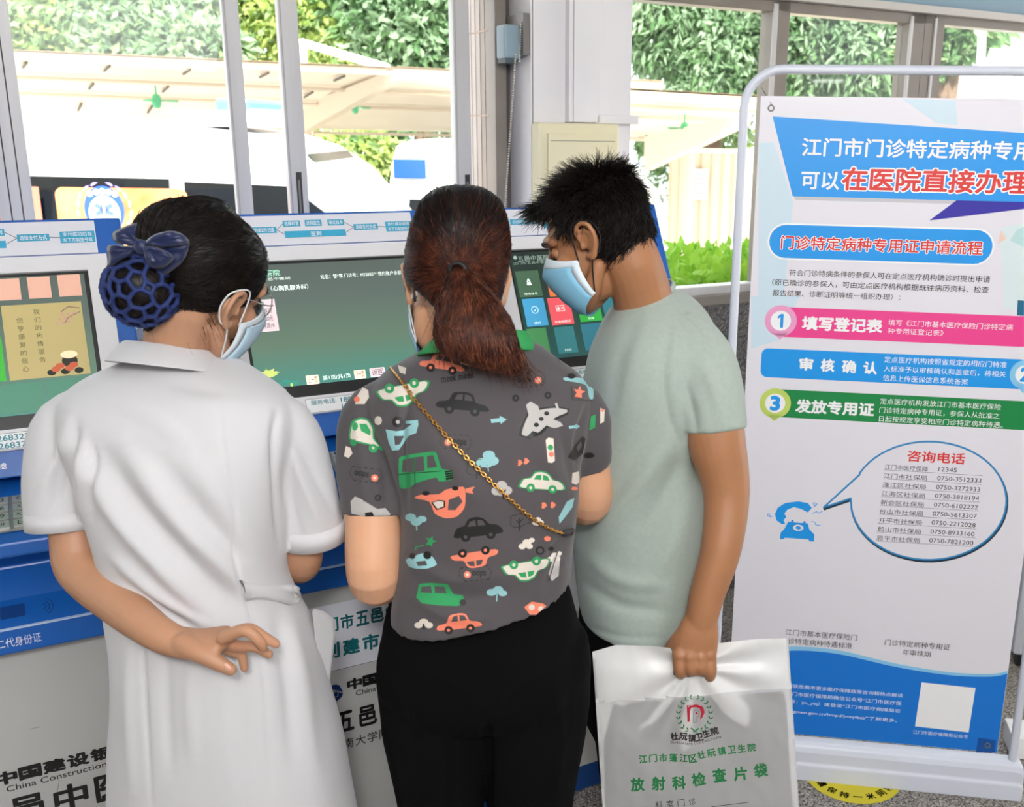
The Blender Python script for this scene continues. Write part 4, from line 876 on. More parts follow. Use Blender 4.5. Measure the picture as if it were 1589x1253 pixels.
T(Z2, '定点医疗机构按照省规定的相应门特准', (780, 343), (780, 378), (1480, 405), WH); T(Z2, '入标准予以审核确认和盖章后，将相关', (777, 396), (777, 431), (1475, 458), WH); T(Z2, '信息上传医保信息系统备案', (772, 448), (772, 483), (1260, 500), WH)
T(Z2, '发放专用证', (275, 590), (275, 662), (718, 682), WH, .04); T(Z2, '定点医疗机构发放江门市基本医疗保险', (757, 582), (757, 616), (1448, 645), WH); T(Z2, '门诊特定病种专用证，参保人从批准之', (752, 632), (752, 667), (1440, 697), WH); T(Z2, '日起按规定享受相应门诊特定病种待遇。', (750, 682), (750, 716), (1458, 750), WH)
FBn.poly(mb, P(Z2, (1545, 22), (1540, 108), (1581, 112), (1581, 25)), C('book teal', '#146a8c'), .0008)
# speech bubble
def bub(dx=0, dy=0, k=1.):
    pts = [(1035+445*k*math.cos(math.radians(a_)), 358-338*k*math.sin(math.radians(a_))) for a_ in list(range(176, -176, -6))]
    pts = [p for p in pts if not (p[0] < 640 and 130 < p[1] < 345)]
    i = max(range(len(pts)), key=lambda j: 0 if pts[j][1] > 210 or pts[j][0] > 800 else 1000-pts[j][0])
    up_ = [p for p in pts if p[1] <= 358]; lo_ = [p for p in pts if p[1] > 358]
    seq = [(435, 397)]+[(640, 210)]+[p for p in pts if p[0] >= 640 or p[1] >= 345]+[(590, 345)]
    return P(Z3, *[(x+dx, y+dy) for x, y in seq])
FBn.line(mb, bub(4, 10), .006, C('bubble navy', '#123047'), .0006, True); FBn.poly(mb, bub(), BANW, .0008); FBn.line(mb, bub(), .0045, C('bubble blue', '#2b8fce'), .0010, True)
T(Z3, '咨询电话', (912, 70), (912, 132), (1240, 142), RD, .02)
rows_ = [('江门市医疗保障', '12345'), ('江门市社保局', '0750-3512333'), ('蓬江区社保局', '0750-3272933'), ('江海区社保局', '0750-3818194'), ('新会区社保局', '0750-6102222'), ('台山市社保局', '0750-5613307'), ('开平市社保局', '0750-2212028'), ('鹤山市社保局', '0750-8933160'), ('恩平市社保局', '0750-7821200')]
for i, (a_, n_) in enumerate(rows_):
    y = 149+50.8*i; x = 783-5.8*i; T(Z3, a_, (x, y), (x, y+29), (x+247, y+44), BK)
    x2 = 1090-6.5*i; T(Z3, n_, (x2, y+16), (x2, y+41), (x2+(105 if i == 0 else 252), y+50), BK, -.002)
    FBn.line(mb, P(Z3, (x-2, y+33), (x+560, y+66)), .0008, GY, .0010)
# telephone
FBn.poly(mb, P(Z3, (185, 578), (190, 540), (210, 520), (232, 480), (345, 488), (352, 520), (382, 552), (380, 592), (352, 590), (350, 580), (212, 570), (210, 578)), b1, .0008)
FBn.poly(mb, P(Z3, (165, 470), (157, 435), (172, 400), (215, 372), (290, 362), (345, 372), (368, 400), (345, 425), (305, 405), (265, 395), (228, 410), (210, 432), (222, 452), (205, 470), (215, 490), (195, 492)), b1, .0008)
q = FBn.px(*Z3((290, 513))[0]); FBn.disc(mb, *q, .013, BANW, .0010, ry=.0085); FBn.disc(mb, *q, .0065, b1, .0012, ry=.0045)
for pts in (((248, 480), (252, 470), (262, 470), (264, 482)), ((318, 486), (320, 476), (332, 476), (332, 488))): FBn.poly(mb, P(Z3, *pts), b1, .0008)
for pts in (((372, 432), (395, 420), (402, 430), (428, 420)), ((365, 478), (385, 480), (390, 496), (415, 500)), ((378, 368), (398, 378), (385, 392)), ((372, 376), (386, 382), (378, 392)), ((118, 430), (114, 445), (132, 452)), ((125, 432), (124, 442), (140, 450))): FBn.line(mb, P(Z3, *pts), .0016, b1, .0008)
T(Z3, '江门市基本医疗保险门', (218, 1092), (216, 1126), (625, 1158), BK); T(Z3, '诊特定病种待遇标准', (232, 1142), (230, 1176), (597, 1203), BK); T(Z3, '门诊特定病种专用证', (785, 1150), (783, 1184), (1157, 1213), BK); T(Z3, '年审续期', (888, 1208), (886, 1241), (1045, 1251), BK)
# blue wave and small print
top = [(-150, 260), (50, 205), (240, 186), (400, 190), (560, 212), (800, 268), (1000, 305), (1200, 330), (1400, 335), (1530, 320)]
wv = [(max(x, .001), y) for x, y in (FBn.px(*p) for p in Z4(*top))]; wv[0] = (.001, wv[0][1]); wv[-1] = (BW_-.001, wv[-1][1])
wv = [tuple(x) for x in catmull(wv, 5)]
FBn.poly(mb, [(x, y+.013-.008*x) for x, y in wv][::-1]+[(.001, zb+.001), (BW_-.001, zb+.001)], b2, .0005); FBn.poly(mb, wv[::-1]+[(.001, zb+.001), (BW_-.001, zb+.001)], DB, .0007)
T(Z4, '如需获悉我市更多医疗保障政策咨询和热点解读', (195, 372), (195, 394), (890, 472), WH); T(Z4, '请关注江门市医疗保障局微信公众号“江门市医疗保', (120, 410), (120, 433), (882, 512), WH); T(Z4, '（微信号：jm_ybj）或登录“江门市医疗保障局官', (160, 458), (160, 482), (875, 558), WH); T(Z4, '网www.jiangmen.gov.cn/bmpd/jmsylbzj/”了解更多。', (90, 508), (90, 531), (858, 605), WH)
FBn.poly(mb, P(Z4, (1000, 367), (1310, 400), (1270, 655), (962, 620)), WH, .0010); T(Z4, '江门市医疗保障局公众号', (952, 641), (950, 662), (1265, 694), WH)
FBn.poly(mb, P(Z4, (1325, 685), (1428, 700), (1420, 770), (1313, 770)), C('corner patch', '#0a55a8'), .0009)
mb.build('banner_print', t)
GM = mat('grommet steel', '#8a8884', .3, metal=.9)
def ring(mb, c, r1, r2, m, n=18):
    c = np.asarray(c); mb.tube([c+BR*r1*math.cos(2*math.pi*k/n)+Z_*r1*math.sin(2*math.pi*k/n) for k in range(n+1)], r2, m, seg=6)
for x, y in ((1196.5, 168), (1532, 1157)):
    q = FBn.px(x, y); mb = MB(); ring(mb, FBn.w([q], .001)[0], .0062, .0018, GM); mb.build('grommet', t, smooth=True)
for q in ((BW_-.026, zt-.02), (.026, zb+.02)):
    mb = MB(); ring(mb, FBn.w([q], .001)[0], .0062, .0018, GM); mb.build('grommet', t, smooth=True)
# tubular frame, chain links, base
FT = mat('frame white', '#dfe3f0', .3); w = lambda x, y, l=-.012: FBn.w([(x, y)], l)[0]
lx = FBn.px(1148, 300)[0]; rx = BW_-lx+.005; ty = FBn.px(1350, 108)[1]; rc = .085
pts = [w(lx-.004, .10), w(lx, .6), w(lx, 1.2), w(lx, ty-rc)]+[w(lx+rc-rc*math.cos(a_), ty-rc+rc*math.sin(a_)) for a_ in np.linspace(.25, 1.57, 7)]+[w(rx-rc+rc*math.sin(a_), ty-rc+rc*math.cos(a_)) for a_ in np.linspace(0, 1.45, 8)]+[w(rx, ty-rc-.05), w(rx, 1.2), w(rx, .6), w(rx+.002, .10)]
mb = MB(); mb.tube(pts, .0105, FT, seg=14); mb.build('frame', t, smooth=True)
for s0, s1 in (((lx+.035, ty-.038), (.026, zt-.02)), ((rx-.035, ty-.038), (BW_-.026, zt-.02)), ((rx-.004, .115), (BW_-.026, zb+.02)), ((lx+.004, .115), (.026, zb+.02))):
    mb = MB(); a, b_ = w(*s0, -.012), w(*s1, 0.001)
    n = max(4, int(np.linalg.norm(b_-a)/.006))
    for k in range(n):
        p = a+(b_-a)*(k+.5)/n; v, f = ball_geo(p, (.0032, .0016, .0016), np.array([unit(b_-a), FBn.n, np.cross(unit(b_-a), FBn.n)]), 8, 6); mb.add(v, f, GM)
    mb.build('chain', t, smooth=True)
mb = MB(); prof = [(-.05, 0), (-.05, .06), (-.045, .09), (-.035, .102), (-.005, .104), (.006, .098), (.013, .082), (.014, .052), (.019, .046), (.021, .0)]
x0, x1 = lx-.02, rx+.03
rings = []
for s, k in ((0, .86), (.012, .97), (.03, 1), (1-.03, 1), (1-.012, .97), (1, .86)):
    rings.append(np.array([FBn.o+FBn.r*(x0+(x1-x0)*s)+FBn.n*d+Z_*max(z*k, 0) for d, z in prof]))
v, f = loft_geo(rings); mb.add(v, f, FT); mb.build('base', t, bevel=.006)

# ------------------------------------------------------------------ floor marker, far right furniture
cpt = onz(1321, 1200, 0); t = thing('floor_marker', 'round yellow footprint distance marker stuck on the floor before the banner', 'floor sticker', cpt)
FM = Frame(cpt+Z_*.0008, BR, unit(np.cross(Z_, BR))); FM.n = Z_; mb = MB(); YL = mat('marker yellow', '#e2d32b', .45); YB = mat('marker black', '#1a1a18', .5)
rim = np.array([[.132*math.cos(2*math.pi*k/48), .132*math.sin(2*math.pi*k/48)] for k in range(48)]); mb.prism(FM.w(rim, 0), YL, Z_*.0006)
for sx in (-1, 1):
    FM.disc(mb, sx*.036-.012, -.005, .020, YB, .001, ry=.042); FM.disc(mb, sx*.036-.012, .06, .024, YB, .001, ry=.03)
for k, s_ in enumerate('请保持一米间隔'):
    an = math.radians(-143+19*k); v, f = text_geo(s_, .03); lo, hi = v.min(0), v.max(0); q = (v-(lo+hi)/2)/max(hi-lo)*.025; th = an+math.pi/2; c_, s2 = math.cos(th), math.sin(th)
    q = q @ np.array([[c_, s2], [-s2, c_]])+np.array([math.cos(an), math.sin(an)])*.104; mb.add(FM.w(q, .001), f, YB)
mb.build('sticker', t)
t = thing('metal_cabinet', 'pale grey louvred metal cabinet at the right edge behind the banner', 'cabinet', onz(1600, 1040, 0)); c = onz(1610, 1040, 0); MC = mat('cabinet grey', '#c9cbd0', .4)
ax = (BR, np.cross(Z_, BR), Z_); mb = MB(); mb.box(c+Z_*.29+ax[1]*.16+BR*.13, (.42, .30, .50), MC, ax); mb.build('body', t, bevel=.01)
for k in range(6): mb = MB(); mb.box(c+Z_*(.12+.03*k)+ax[1]*.008+BR*.13, (.36, .012, .012), mat('louvre grey', '#9fa3aa', .4), ax); mb.build('louvre', t)
for k in range(2):
    mb = MB(); mb.box(c+Z_*.475+ax[1]*.006+BR*(-.055+.2*k), (.02, .016, .02), BLK, ax); mb.build('bolt', t, bevel=.004)
for a_, b_ in ((-.05, .03), (.31, .03), (-.05, .28), (.31, .28)): mb = MB(); mb.box(c+BR*a_+ax[1]*b_+Z_*.02, (.03, .03, .04), BLK, ax); mb.build('foot', t)
c = onz(1592, 1180, 0)-BR*.03; t = thing('white_carton', 'blank white carton standing on the floor right of the banner', 'carton', c)
mb = MB(); mb.box(c+Z_*.03+BR*.06+ax[1]*.05, (.14, .1, .058), mat('carton white', '#f7f7f7', .5), ax); mb.build('box', t, bevel=.003)
mb = MB(); mb.box(c+Z_*.062+BR*.06+ax[1]*.05, (.143, .103, .006), mat('carton white', '#f7f7f7', .5), ax); mb.build('lid', t, bevel=.002)
# ------------------------------------------------------------------ people: shared anatomy
def pp(*L): return [onY(x, y, Y) for x, y, Y in L]
class Head:
    """head frame from one ear: yaw to the right, pitch down, roll to the right (degrees); local x right, y face, z up"""
    def __init__(s, ear, side, yaw, pitch, roll, k=1.):
        a, p, r = (math.radians(t) for t in (yaw, pitch, roll))
        f = np.array([math.sin(a), math.cos(a), 0]); x = np.array([math.cos(a), -math.sin(a), 0]); z = np.array([0, 0, 1.])
        f, z = f*math.cos(p)-z*math.sin(p), z*math.cos(p)+f*math.sin(p)
        x, z = x*math.cos(r)-z*math.sin(r), z*math.cos(r)+x*math.sin(r)
        s.A = np.array([x, f, z]); s.k = k; s.c = np.asarray(ear) - (np.array([side*.076, -.012, .003])*k) @ s.A
    def w(s, P): return s.c + (np.asarray(P, float)*s.k) @ s.A
    def ball(s, c, r): return ball_geo(s.w(c), [q*s.k for q in r], s.A, 20, 14)
    def tube(s, pts, rad, smooth=4, **kw): return tube_geo(s.w(pts), np.asarray(rad)*s.k, 12, smooth, **kw)
def head_geos(h):
    G = [h.ball((0, -.012, .038), (.074, .096, .084)), h.ball((0, .03, -.02), (.061, .06, .085)), h.ball((0, .068, -.098), (.024, .021, .019)),
         h.tube([(-.058, -.002, -.045), (-.048, .03, -.078), (0, .066, -.098), (.048, .03, -.078), (.058, -.002, -.045)], [.014, .018, .02, .018, .014]),
         h.tube([(0, .084, .03), (0, .096, .008), (0, .112, -.016)], [.008, .010, .012]), h.ball((-.012, .098, -.019), (.010, .012, .009)), h.ball((.012, .098, -.019), (.010, .012, .009)),
         h.tube([(-.052, .062, .03), (-.03, .08, .034), (0, .085, .03), (.03, .08, .034), (.052, .062, .03)], [.011, .012, .011, .012, .011]),
         h.tube([(-.023, .082, -.054), (0, .093, -.051), (.023, .082, -.054)], [.005, .008, .005]), h.tube([(-.02, .081, -.063), (0, .091, -.065), (.02, .081, -.063)], [.005, .008, .005])]
    for s in (-1, 1):
        G += [h.ball((s*.04, .058, -.024), (.025, .026, .026)),
              h.tube([(s*.074, .006, .008), (s*.081, .004, .026), (s*.086, -.010, .034), (s*.090, -.025, .027), (s*.089, -.029, .008), (s*.084, -.022, -.012), (s*.079, -.008, -.027), (s*.075, .002, -.022)], [.004, .0045, .0048, .0048, .0046, .0046, .0068, .005], smooth=5),
              h.tube([(s*.078, -.005, .022), (s*.083, -.017, .018), (s*.083, -.019, .002), (s*.079, -.012, -.012)], [.0032, .0034, .0034, .004], smooth=4),
              h.ball((s*.075, -.014, .004), (.006, .016, .026)), h.ball((s*.076, .005, -.003), (.005, .005, .008))]
    return G
def eyes(h, t, body, skin):
    LASH = mat('lash', '#17110e', .6); bv = bvh(body)
    def snap(P, lift=.0008):
        out = []
        for p in h.w(P):
            r = bv.find_nearest(Vector(p)); out.append(np.array(r[0])+np.array(r[1])*lift)
        return out
    for s in (-1, 1):                             # lowered lids with their lash line, brows
        mb = MB(); v, f = h.ball((s*.031, .0715, .008), (.0145, .0115, .0125)); mb.add(v, f, skin); o = mb.build('eyelid', t, smooth=True); o['_org'] = tuple(t['_org'])
        mb = MB(); mb.tube(h.w([(s*.045, .0735, .004), (s*.039, .0815, .001), (s*.031, .0840, .000), (s*.020, .0800, .002)]), [.0006, .0013, .0014, .0006], LASH, smooth=4, seg=6); mb.build('eyelash', o, smooth=True)
        mb = MB(); mb.tube(snap([(s*.054, .067, .030), (s*.042, .086, .034), (s*.028, .0945, .033), (s*.014, .0965, .029)]), [.0010, .0028, .0034, .0020], LASH, smooth=4, seg=8); mb.build('eyebrow', t, smooth=True)
def hand_geos(wrist, d, palm, side, k=1., curl=.5):
    """relaxed hand: d = wrist to fingers, palm = palm normal, side = +1 if the thumb lies along d x palm"""
    d = unit(d); palm = unit(np.asarray(palm)-d*(np.asarray(palm) @ d)); th = np.cross(d, palm)*side; w = np.asarray(wrist, float); k *= 1.
    W = lambda a, b, c: w+(d*a+th*b+palm*c)*k
    G = [tube_geo([W(-.01, 0, 0), W(.03, .002, 0), W(.085, 0, 0)], np.array([.026, .036, .038])*k, 14, 4, flat=[.75, .45, .38], side=th)]
    for i, (b, L, r) in enumerate(((.028, .072, .0085), (.009, .08, .0088), (-.010, .075, .0084), (-.028, .058, .0074))):
        P = [W(.075, b, 0), W(.09, b*1.05, .001)]; a = 0
        for q in (.45, .32, .25): a += curl*(.7+.1*i); P.append(P[-1]+(d*math.cos(a)+palm*math.sin(a))*L*q*k)
        G.append(tube_geo(P, np.array([1.1, 1.05, 1, .92, .8])*r*k, 10, 3))
    G.append(tube_geo([W(.02, .02, .004), W(.045, .042, .014), W(.068, .05, .026), W(.085, .05, .036)], np.array([.016, .0125, .0105, .009])*k, 10, 4))
    return G
def mask_mesh(h, t, col, edge, loops, band=True, seg=33, rows=25, zt=.014, zb=-.122):
    MB_, ME, ML = mat('mask '+col, col, .75), mat('mask edge '+edge, edge, .75), mat('ear loop '+loops, loops, .6)
    yf = lambda z: np.interp(z, [-.125, -.11, -.085, -.055, -.02, .0, .014], [.066, .088, .102, .116, .126, .113, .099])
    V = []
    for j in range(rows):
        tt = j/(rows-1)
        for i in range(seg):
            ph = -1+2*i/(seg-1); zc = zt+(zb-zt)*tt; zs = -.022+(-.066)*tt; w_ = abs(ph)**1.7; z = zc*(1-w_)+zs*w_
            A = ph*math.radians(88); pl = .0022*((tt*4) % 1-.5)*(1 if .15 < tt < .9 else 0)*(1-.6*abs(ph))
            ys = .012; y = ys+(yf(zc)-ys+pl)*max(math.cos(A), 0)**.62; x = .0735*math.sin(A)*(1-.10*(tt > .6)*(tt-.6)/.4)
            V.append((x, y, z))
    V = h.w(V); n = len(V); F = []; Fm = []
    F1 = [(j*seg+i, j*seg+i+1, (j+1)*seg+i+1, (j+1)*seg+i) for j in range(rows-1) for i in range(seg-1)]
    mb = MB()
    for sel, m in ((0, MB_), (1, ME)):
        fs = [f for k, f in enumerate(F1) if (((k % (seg-1)) < 1 or (k % (seg-1)) >= seg-2 or (band and k//(seg-1) < 3)) == bool(sel))]
        mb.add(V, fs, m)
    o = mb.build('face_mask', t, smooth=True); s_ = o.modifiers.new('s', 'SOLIDIFY'); s_.thickness = .0012; s_.offset = 1
    o['_org'] = tuple(t['_org'])
    for s in (-1, 1):
        i = seg-1 if s > 0 else 0; up_ = (V[i+seg]-h.c) @ h.A.T/h.k; dn = (V[(rows-2)*seg+i]-h.c) @ h.A.T/h.k
        mb = MB(); mb.tube(h.w([up_, (s*.083, .012, .026), (s*.086, -.002, .040), (s*.084, -.030, .030), (s*.080, -.036, .004), (s*.077, -.022, -.022), (s*.080, -.004, -.034), dn]), .0013, ML, smooth=5, seg=6); mb.build('ear_loop', o, smooth=True)
    return o
def mesh_part(name, t, geo, m, sm=True):
    mb = MB(); mb.add(geo[0], geo[1], m); return mb.build(name, t, smooth=sm)
def bvh(geo): return BVHTree.FromPolygons([tuple(x) for x in geo[0]], [tuple(f) for f in geo[1]])
def strands(mb, m, roots, flow, length, n_seg, r, rng, bv=None, lift=.001, jitter=.15, gravity=0, taper=.25):
    """thin three-sided hairs: flow(p) gives the direction; with bv they cling to that surface"""
    V = []; F = []; b = 0; A3 = np.array([[math.cos(q), math.sin(q)] for q in (0, 2.094, 4.189)])
    for p in roots:
        P = [np.array(p)]; L = length*rng.uniform(.6, 1.2); jit = rng.normal(size=3)*jitter; lf = lift*rng.uniform(.3, 1.6)
        for k in range(n_seg):
            d = unit(flow(P[-1])+jit+np.array([0, 0, -gravity*k/n_seg])); q = P[-1]+d*L/n_seg
            if bv is not None:
                h_ = bv.find_nearest(Vector(q))
                if h_[0] is not None:
                    q = np.array(h_[0])+np.array(h_[1])*lf*(1-.6*k/n_seg)
            P.append(q)
        P = np.array(P); T = np.gradient(P, axis=0); n = len(P)
        a = np.cross(T, [.31, .52, .79]); a /= np.linalg.norm(a, axis=1)[:, None]+1e-9; c = np.cross(T, a); c /= np.linalg.norm(c, axis=1)[:, None]+1e-9
        rr = r*(1-(1-taper)*np.linspace(0, 1, n))
        V.append((P[:, None, :]+rr[:, None, None]*(A3[None, :, :1]*a[:, None, :]+A3[None, :, 1:]*c[:, None, :])).reshape(-1, 3))
        for k in range(n-1):
            for j in range(3): F.append((b+3*k+j, b+3*k+(j+1) % 3, b+3*k+3+(j+1) % 3, b+3*k+3+j))
        b += 3*n
    mb.add(np.vstack(V), F, m)
def surf_points(geo, n, rng, keep=None):
    v, f = geo; c = np.array([np.mean(v[list(q)], 0) for q in f]); ar = np.array([np.linalg.norm(np.cross(v[q[1]]-v[q[0]], v[q[-1]]-v[q[0]])) for q in f])
    if keep is not None: ar = ar*keep(c)
    k = rng.choice(len(f), n, p=ar/ar.sum()); return c[k]+rng.normal(size=(n, 3))*.002
def hair_mat(name, c1, c2, rough=.38):
    m = mat(name, c1, rough, spec=.3, noise=.01, nscale=60, color2=c2); return m
def leg(hip, knee, ankle, r): return tube_geo([hip, (np.asarray(hip)*.55+np.asarray(knee)*.45), knee, (np.asarray(knee)*.5+np.asarray(ankle)*.5), ankle], r, 22, 4)
def shoe(t, ankle, d, m, sole):
    a = np.array([ankle[0], ankle[1], 0]); d = unit(d); s = np.cross(d, [0, 0, 1]); up = np.array([0, 0, 1.])
    g = fuse([tube_geo([a-d*.05+up*.045, a+up*.045, a+d*.08+up*.04, a+d*.17+up*.032], [.036, .042, .042, .03], 16, 4, flat=.9, side=s), tube_geo([a-d*.005+up*.05, a+up*.1], [.045, .045], 16)], .006, 4)
    g = (np.array([[x[0], x[1], max(x[2], .012)] for x in g[0]]), g[1])
    o = mesh_part('shoe', t, g, m)
    mb = MB(); P = [a-d*.085-s*.03, a-d*.085+s*.03, a+s*.043, a+d*.1+s*.045, a+d*.19+s*.022, a+d*.19-s*.022, a+d*.1-s*.045, a-s*.043]; mb.prism(P[::-1], sole, up*.016); mb.build('sole', t, bevel=.004)

SHOE_W, SOLE = mat('shoe white', '#dcdad6', .5), mat('shoe sole', '#cfcac2', .7); SHOE_K = mat('shoe black', '#1d1d1f', .5)

# ------------------------------------------------------------------ nurse
def nurse():
    rng = np.random.default_rng(5)
    t = thing('person', 'woman in white short-sleeved nurse coat, bun in blue net, one hand behind back', 'person', (onY(330, 900, 1.42)*[1, 1, 0]))
    SK = mat('skin warm', '#bf8f70', .5, sss=.12, noise=.06, nscale=25); CO = mat('nurse coat white', '#d0cfd2', .8, bump=.05, bscale=900, sheen=.2)
    h = Head(onY(357, 478, 1.46), 1, 25, 15, 20, .92)
    base = onY(275, 585, 1.515)
    hipL, hipR = onY(270, 1180, 1.43), onY(430, 1180, 1.43)
    fl = lambda p, dx=0: np.array([p[0]+dx, p[1]+.02, .09])
    knee = lambda p: np.array([p[0], p[1]-.01, .47])
    G = head_geos(h)+[tube_geo([h.w((0, -.028, -.03)), h.w((0, -.034, -.08))*.5+base*.5, base, base+[0, .03, -.06]], [.05, .044, .042, .040], 20, 4)]
    G += [tube_geo(pp((272, 700, 1.46), (290, 800, 1.45), (320, 1000, 1.45), (345, 1150, 1.45)), [.05, .075, .085, .095], 20, 4), tube_geo([base+[0, .02, -.03], onY(272, 700, 1.46)], [.04, .05], 16)]
    # left arm reaching behind the back
    G += [tube_geo(pp((125, 640, 1.45), (108, 740, 1.43), (117, 835, 1.41), (126, 885, 1.385), (186, 938, 1.33), (236, 977, 1.285), (270, 996, 1.272)), [.034, .035, .0362, .0345, .0315, .0255, .0225], 20, 5)]
    w0 = pp((262, 993, 1.275), (300, 1000, 1.268), (345, 992, 1.268))
    G += [tube_geo(w0, [.0215, .029, .030], 16, 4, flat=[.95, .62, .42], side=(.1, 1, .1))]
    fing = [((346, 990, 1.246), (380, 978.5, 1.238), (402, 995, 1.237), (408, 1006, 1.242)), ((346, 990, 1.264), (384, 976.5, 1.257), (408, 988, 1.256), (428, 1000, 1.258)), ((346, 997, 1.280), (371, 1004, 1.270), (394, 1004, 1.266), (417, 1016, 1.266)), ((345, 1004, 1.287), (362, 1013, 1.277), (374, 1015, 1.274), (379, 1038, 1.274))]
    for i, q in enumerate(fing): G.append(tube_geo(pp(*q), np.array([.0098, .0088, .0078, .0068])*(1 if i < 3 else .88), 12, 4))
    G.append(tube_geo(pp((285, 1000, 1.258), (313, 1014, 1.243), (340, 1030, 1.238), (358, 1040, 1.238)), [.017, .0145, .0108, .0088], 12, 4))
    # right arm, bent forwards
    G += [tube_geo(pp((440, 650, 1.47), (465, 750, 1.48), (468, 830, 1.49), (467, 874, 1.51), (455, 868, 1.6), (425, 840, 1.68)), [.034, .034, .034, .032, .029, .022], 20, 5)]
    G += hand_geos(onY(425, 840, 1.68), onY(395, 815, 1.75)-onY(425, 840, 1.68), (0, 0, -1), -1, .9)
    for hp, s in ((hipL, -1), (hipR, 1)):
        k = knee(hp); G.append(leg(hp, k, fl(k), [.075, .068, .052, .046, .034])); G.append(tube_geo([fl(k), fl(k)+[0, .03, -.05], fl(k)+[.01, .13, -.062]], [.034, .035, .026], 12, 3))
    body = fuse(G, .0026, 5); mesh_part('body', t, body, SK)
    for s, hp in ((-1, hipL), (1, hipR)): shoe(t, fl(knee(hp)), (.1, 1, 0), SHOE_W, SOLE)
    # thumb nail
    mb = MB(); c = onY(353, 1036, 1.2295); v, f = ball_geo(c, (.0062, .002, .0045), np.array([unit(onY(358, 1040, 1.23)-onY(345, 1031, 1.23)), (0, 1, 0), (.3, 0, 1)]), 12, 8); mb.add(v, f, mat('nail', '#e3b49b', .3)); mb.build('fingernail', t, smooth=True)
    eyes(h, t, body, SK)
    # coat
    rows = [(555, 205, 340, 1.49, .05), (566, 178, 368, 1.485, .066), (584, 138, 400, 1.47, .082), (610, 104, 436, 1.455, .096), (650, 100, 458, 1.445, .108), (705, 116, 452, 1.435, .116), (770, 138, 446, 1.43, .116), (835, 158, 440, 1.425, .112), (890, 166, 441, 1.425, .108), (935, 172, 456, 1.425, .112), (1000, 184, 487, 1.425, .124), (1080, 185, 508, 1.425, .134), (1160, 181, 528, 1.425, .14), (1253, 179, 545, 1.425, .146), (1385, 172, 572, 1.425, .152)]
    C = [rows_geo(rows, 44, 5, sq=2.3)]
    C.append(sleeve_geo(pp((178, 632, 1.46), (106, 662, 1.445), (94, 730, 1.43), (97, 790, 1.42), (101, 815, 1.415)), [.040, .049, .052, .053, .0535], flat=.92, side=(1, 0, .05)))
    C.append(sleeve_geo(pp((372, 638, 1.465), (440, 664, 1.465), (466, 735, 1.475), (481, 800, 1.485), (486, 833, 1.49)), [.040, .048, .050, .0505, .051], flat=.92, side=(1, 0, .45)))
    coat = fuse(C, .0045, 8)
    FO = [(((118, 700), (175, 790), (250, 880), (330, 960)), 15, .010), (((150, 690), (215, 790), (300, 880), (360, 935)), 17, -.007), (((190, 690), (270, 800), (350, 880), (395, 930)), 17, .008), (((235, 700), (310, 800), (385, 880)), 20, -.005), (((280, 700), (350, 790), (400, 860)), 20, .004),
          (((170, 860), (240, 920), (330, 975)), 9, .006), (((185, 900), (250, 945), (300, 975)), 7, -.005),
          (((62, 760), (95, 700), (108, 640)), 9, .005), (((85, 800), (112, 730), (118, 660)), 8, -.006), (((120, 815), (130, 740), (128, 680)), 8, .006), (((140, 800), (146, 740), (140, 690)), 6, -.006), (((70, 810), (85, 770), (92, 720)), 7, -.004),
          (((436, 850), (430, 780), (425, 690), (430, 640)), 6, -.006), (((500, 820), (470, 750), (450, 690)), 9, .005), (((470, 840), (450, 780), (440, 720)), 9, -.004), (((520, 800), (490, 740), (465, 690)), 8, -.004),
          (((340, 625), (350, 720), (365, 800), (366, 880), (388, 950), (410, 1060), (420, 1250)), 3.0, -.0035), (((225, 960), (222, 1010), (225, 1100), (236, 1250)), 3.2, -.0035),
          (((300, 1010), (295, 1080), (300, 1180)), 12, .004), (((260, 1010), (258, 1090), (265, 1200)), 10, -.004), (((450, 960), (470, 1060), (490, 1200)), 14, .005), (((430, 950), (445, 1060), (455, 1200)), 12, -.004), (((200, 1000), (200, 1100), (205, 1230)), 9, .004), (((370, 1000), (372, 1100), (375, 1220)), 14, -.003),
          (((250, 590), (300, 600), (350, 612)), 12, -.003), (((180, 620), (240, 650), (290, 690)), 16, .003)]
    v = folds(coat[0], coat[1], FO); v = ripple(v, coat[1], .0022, 16, 3, (1, 1, .6)); coat = (v, coat[1])
    co = mesh_part('coat', t, coat, CO); bv = bvh(coat)
    def on(x, y, lift=.001):
        d = ray(x, y); h_ = bv.ray_cast(Vector(CAM), Vector(d).normalized())
        return np.array(h_[0])+np.array(h_[1])*lift if h_[0] is not None else onY(x, y, 1.33)
    # sleeve cuffs: turned-up bands
    for P, r, sd in ((pp((98.5, 792, 1.419), (101, 818, 1.4145)), .0555, (1, 0, .05)), (pp((482, 808, 1.4865), (486.5, 837, 1.4905)), .0530, (1, 0, .45))):
        v, f = sleeve_geo(P, [r-.0005, r], 40, 2, flat=.92, side=sd, inset=.003, deep=.022); v2 = v.copy(); mb = MB(); mb.add(v, f[:-2], CO); o = mb.build('cuff', t, smooth=True); o.modifiers.new('s', 'SOLIDIFY').thickness = .0012
    # collar: turned-down, open to the front
    rings = []
    for yl, yr, xl, xr, Yc, hd in ((552, 566, 214, 326, 1.50, .050), (534, 549, 207, 326, 1.50, .056), (530, 545, 203, 328, 1.50, .062), (537, 553, 196, 336, 1.50, .075), (553, 571, 184, 348, 1.495, .092), (564, 583, 178, 354, 1.49, .101)):
        a, b = onY(xl, yl, Yc), onY(xr, yr, Yc); c = (a+b)/2; hx = (b-a)/2; ang = np.radians(np.linspace(-222, 42, 48)); rings.append(c+np.cos(ang)[:, None]*hx+np.sin(ang)[:, None]*np.array([0, hd, -hd*.30]))
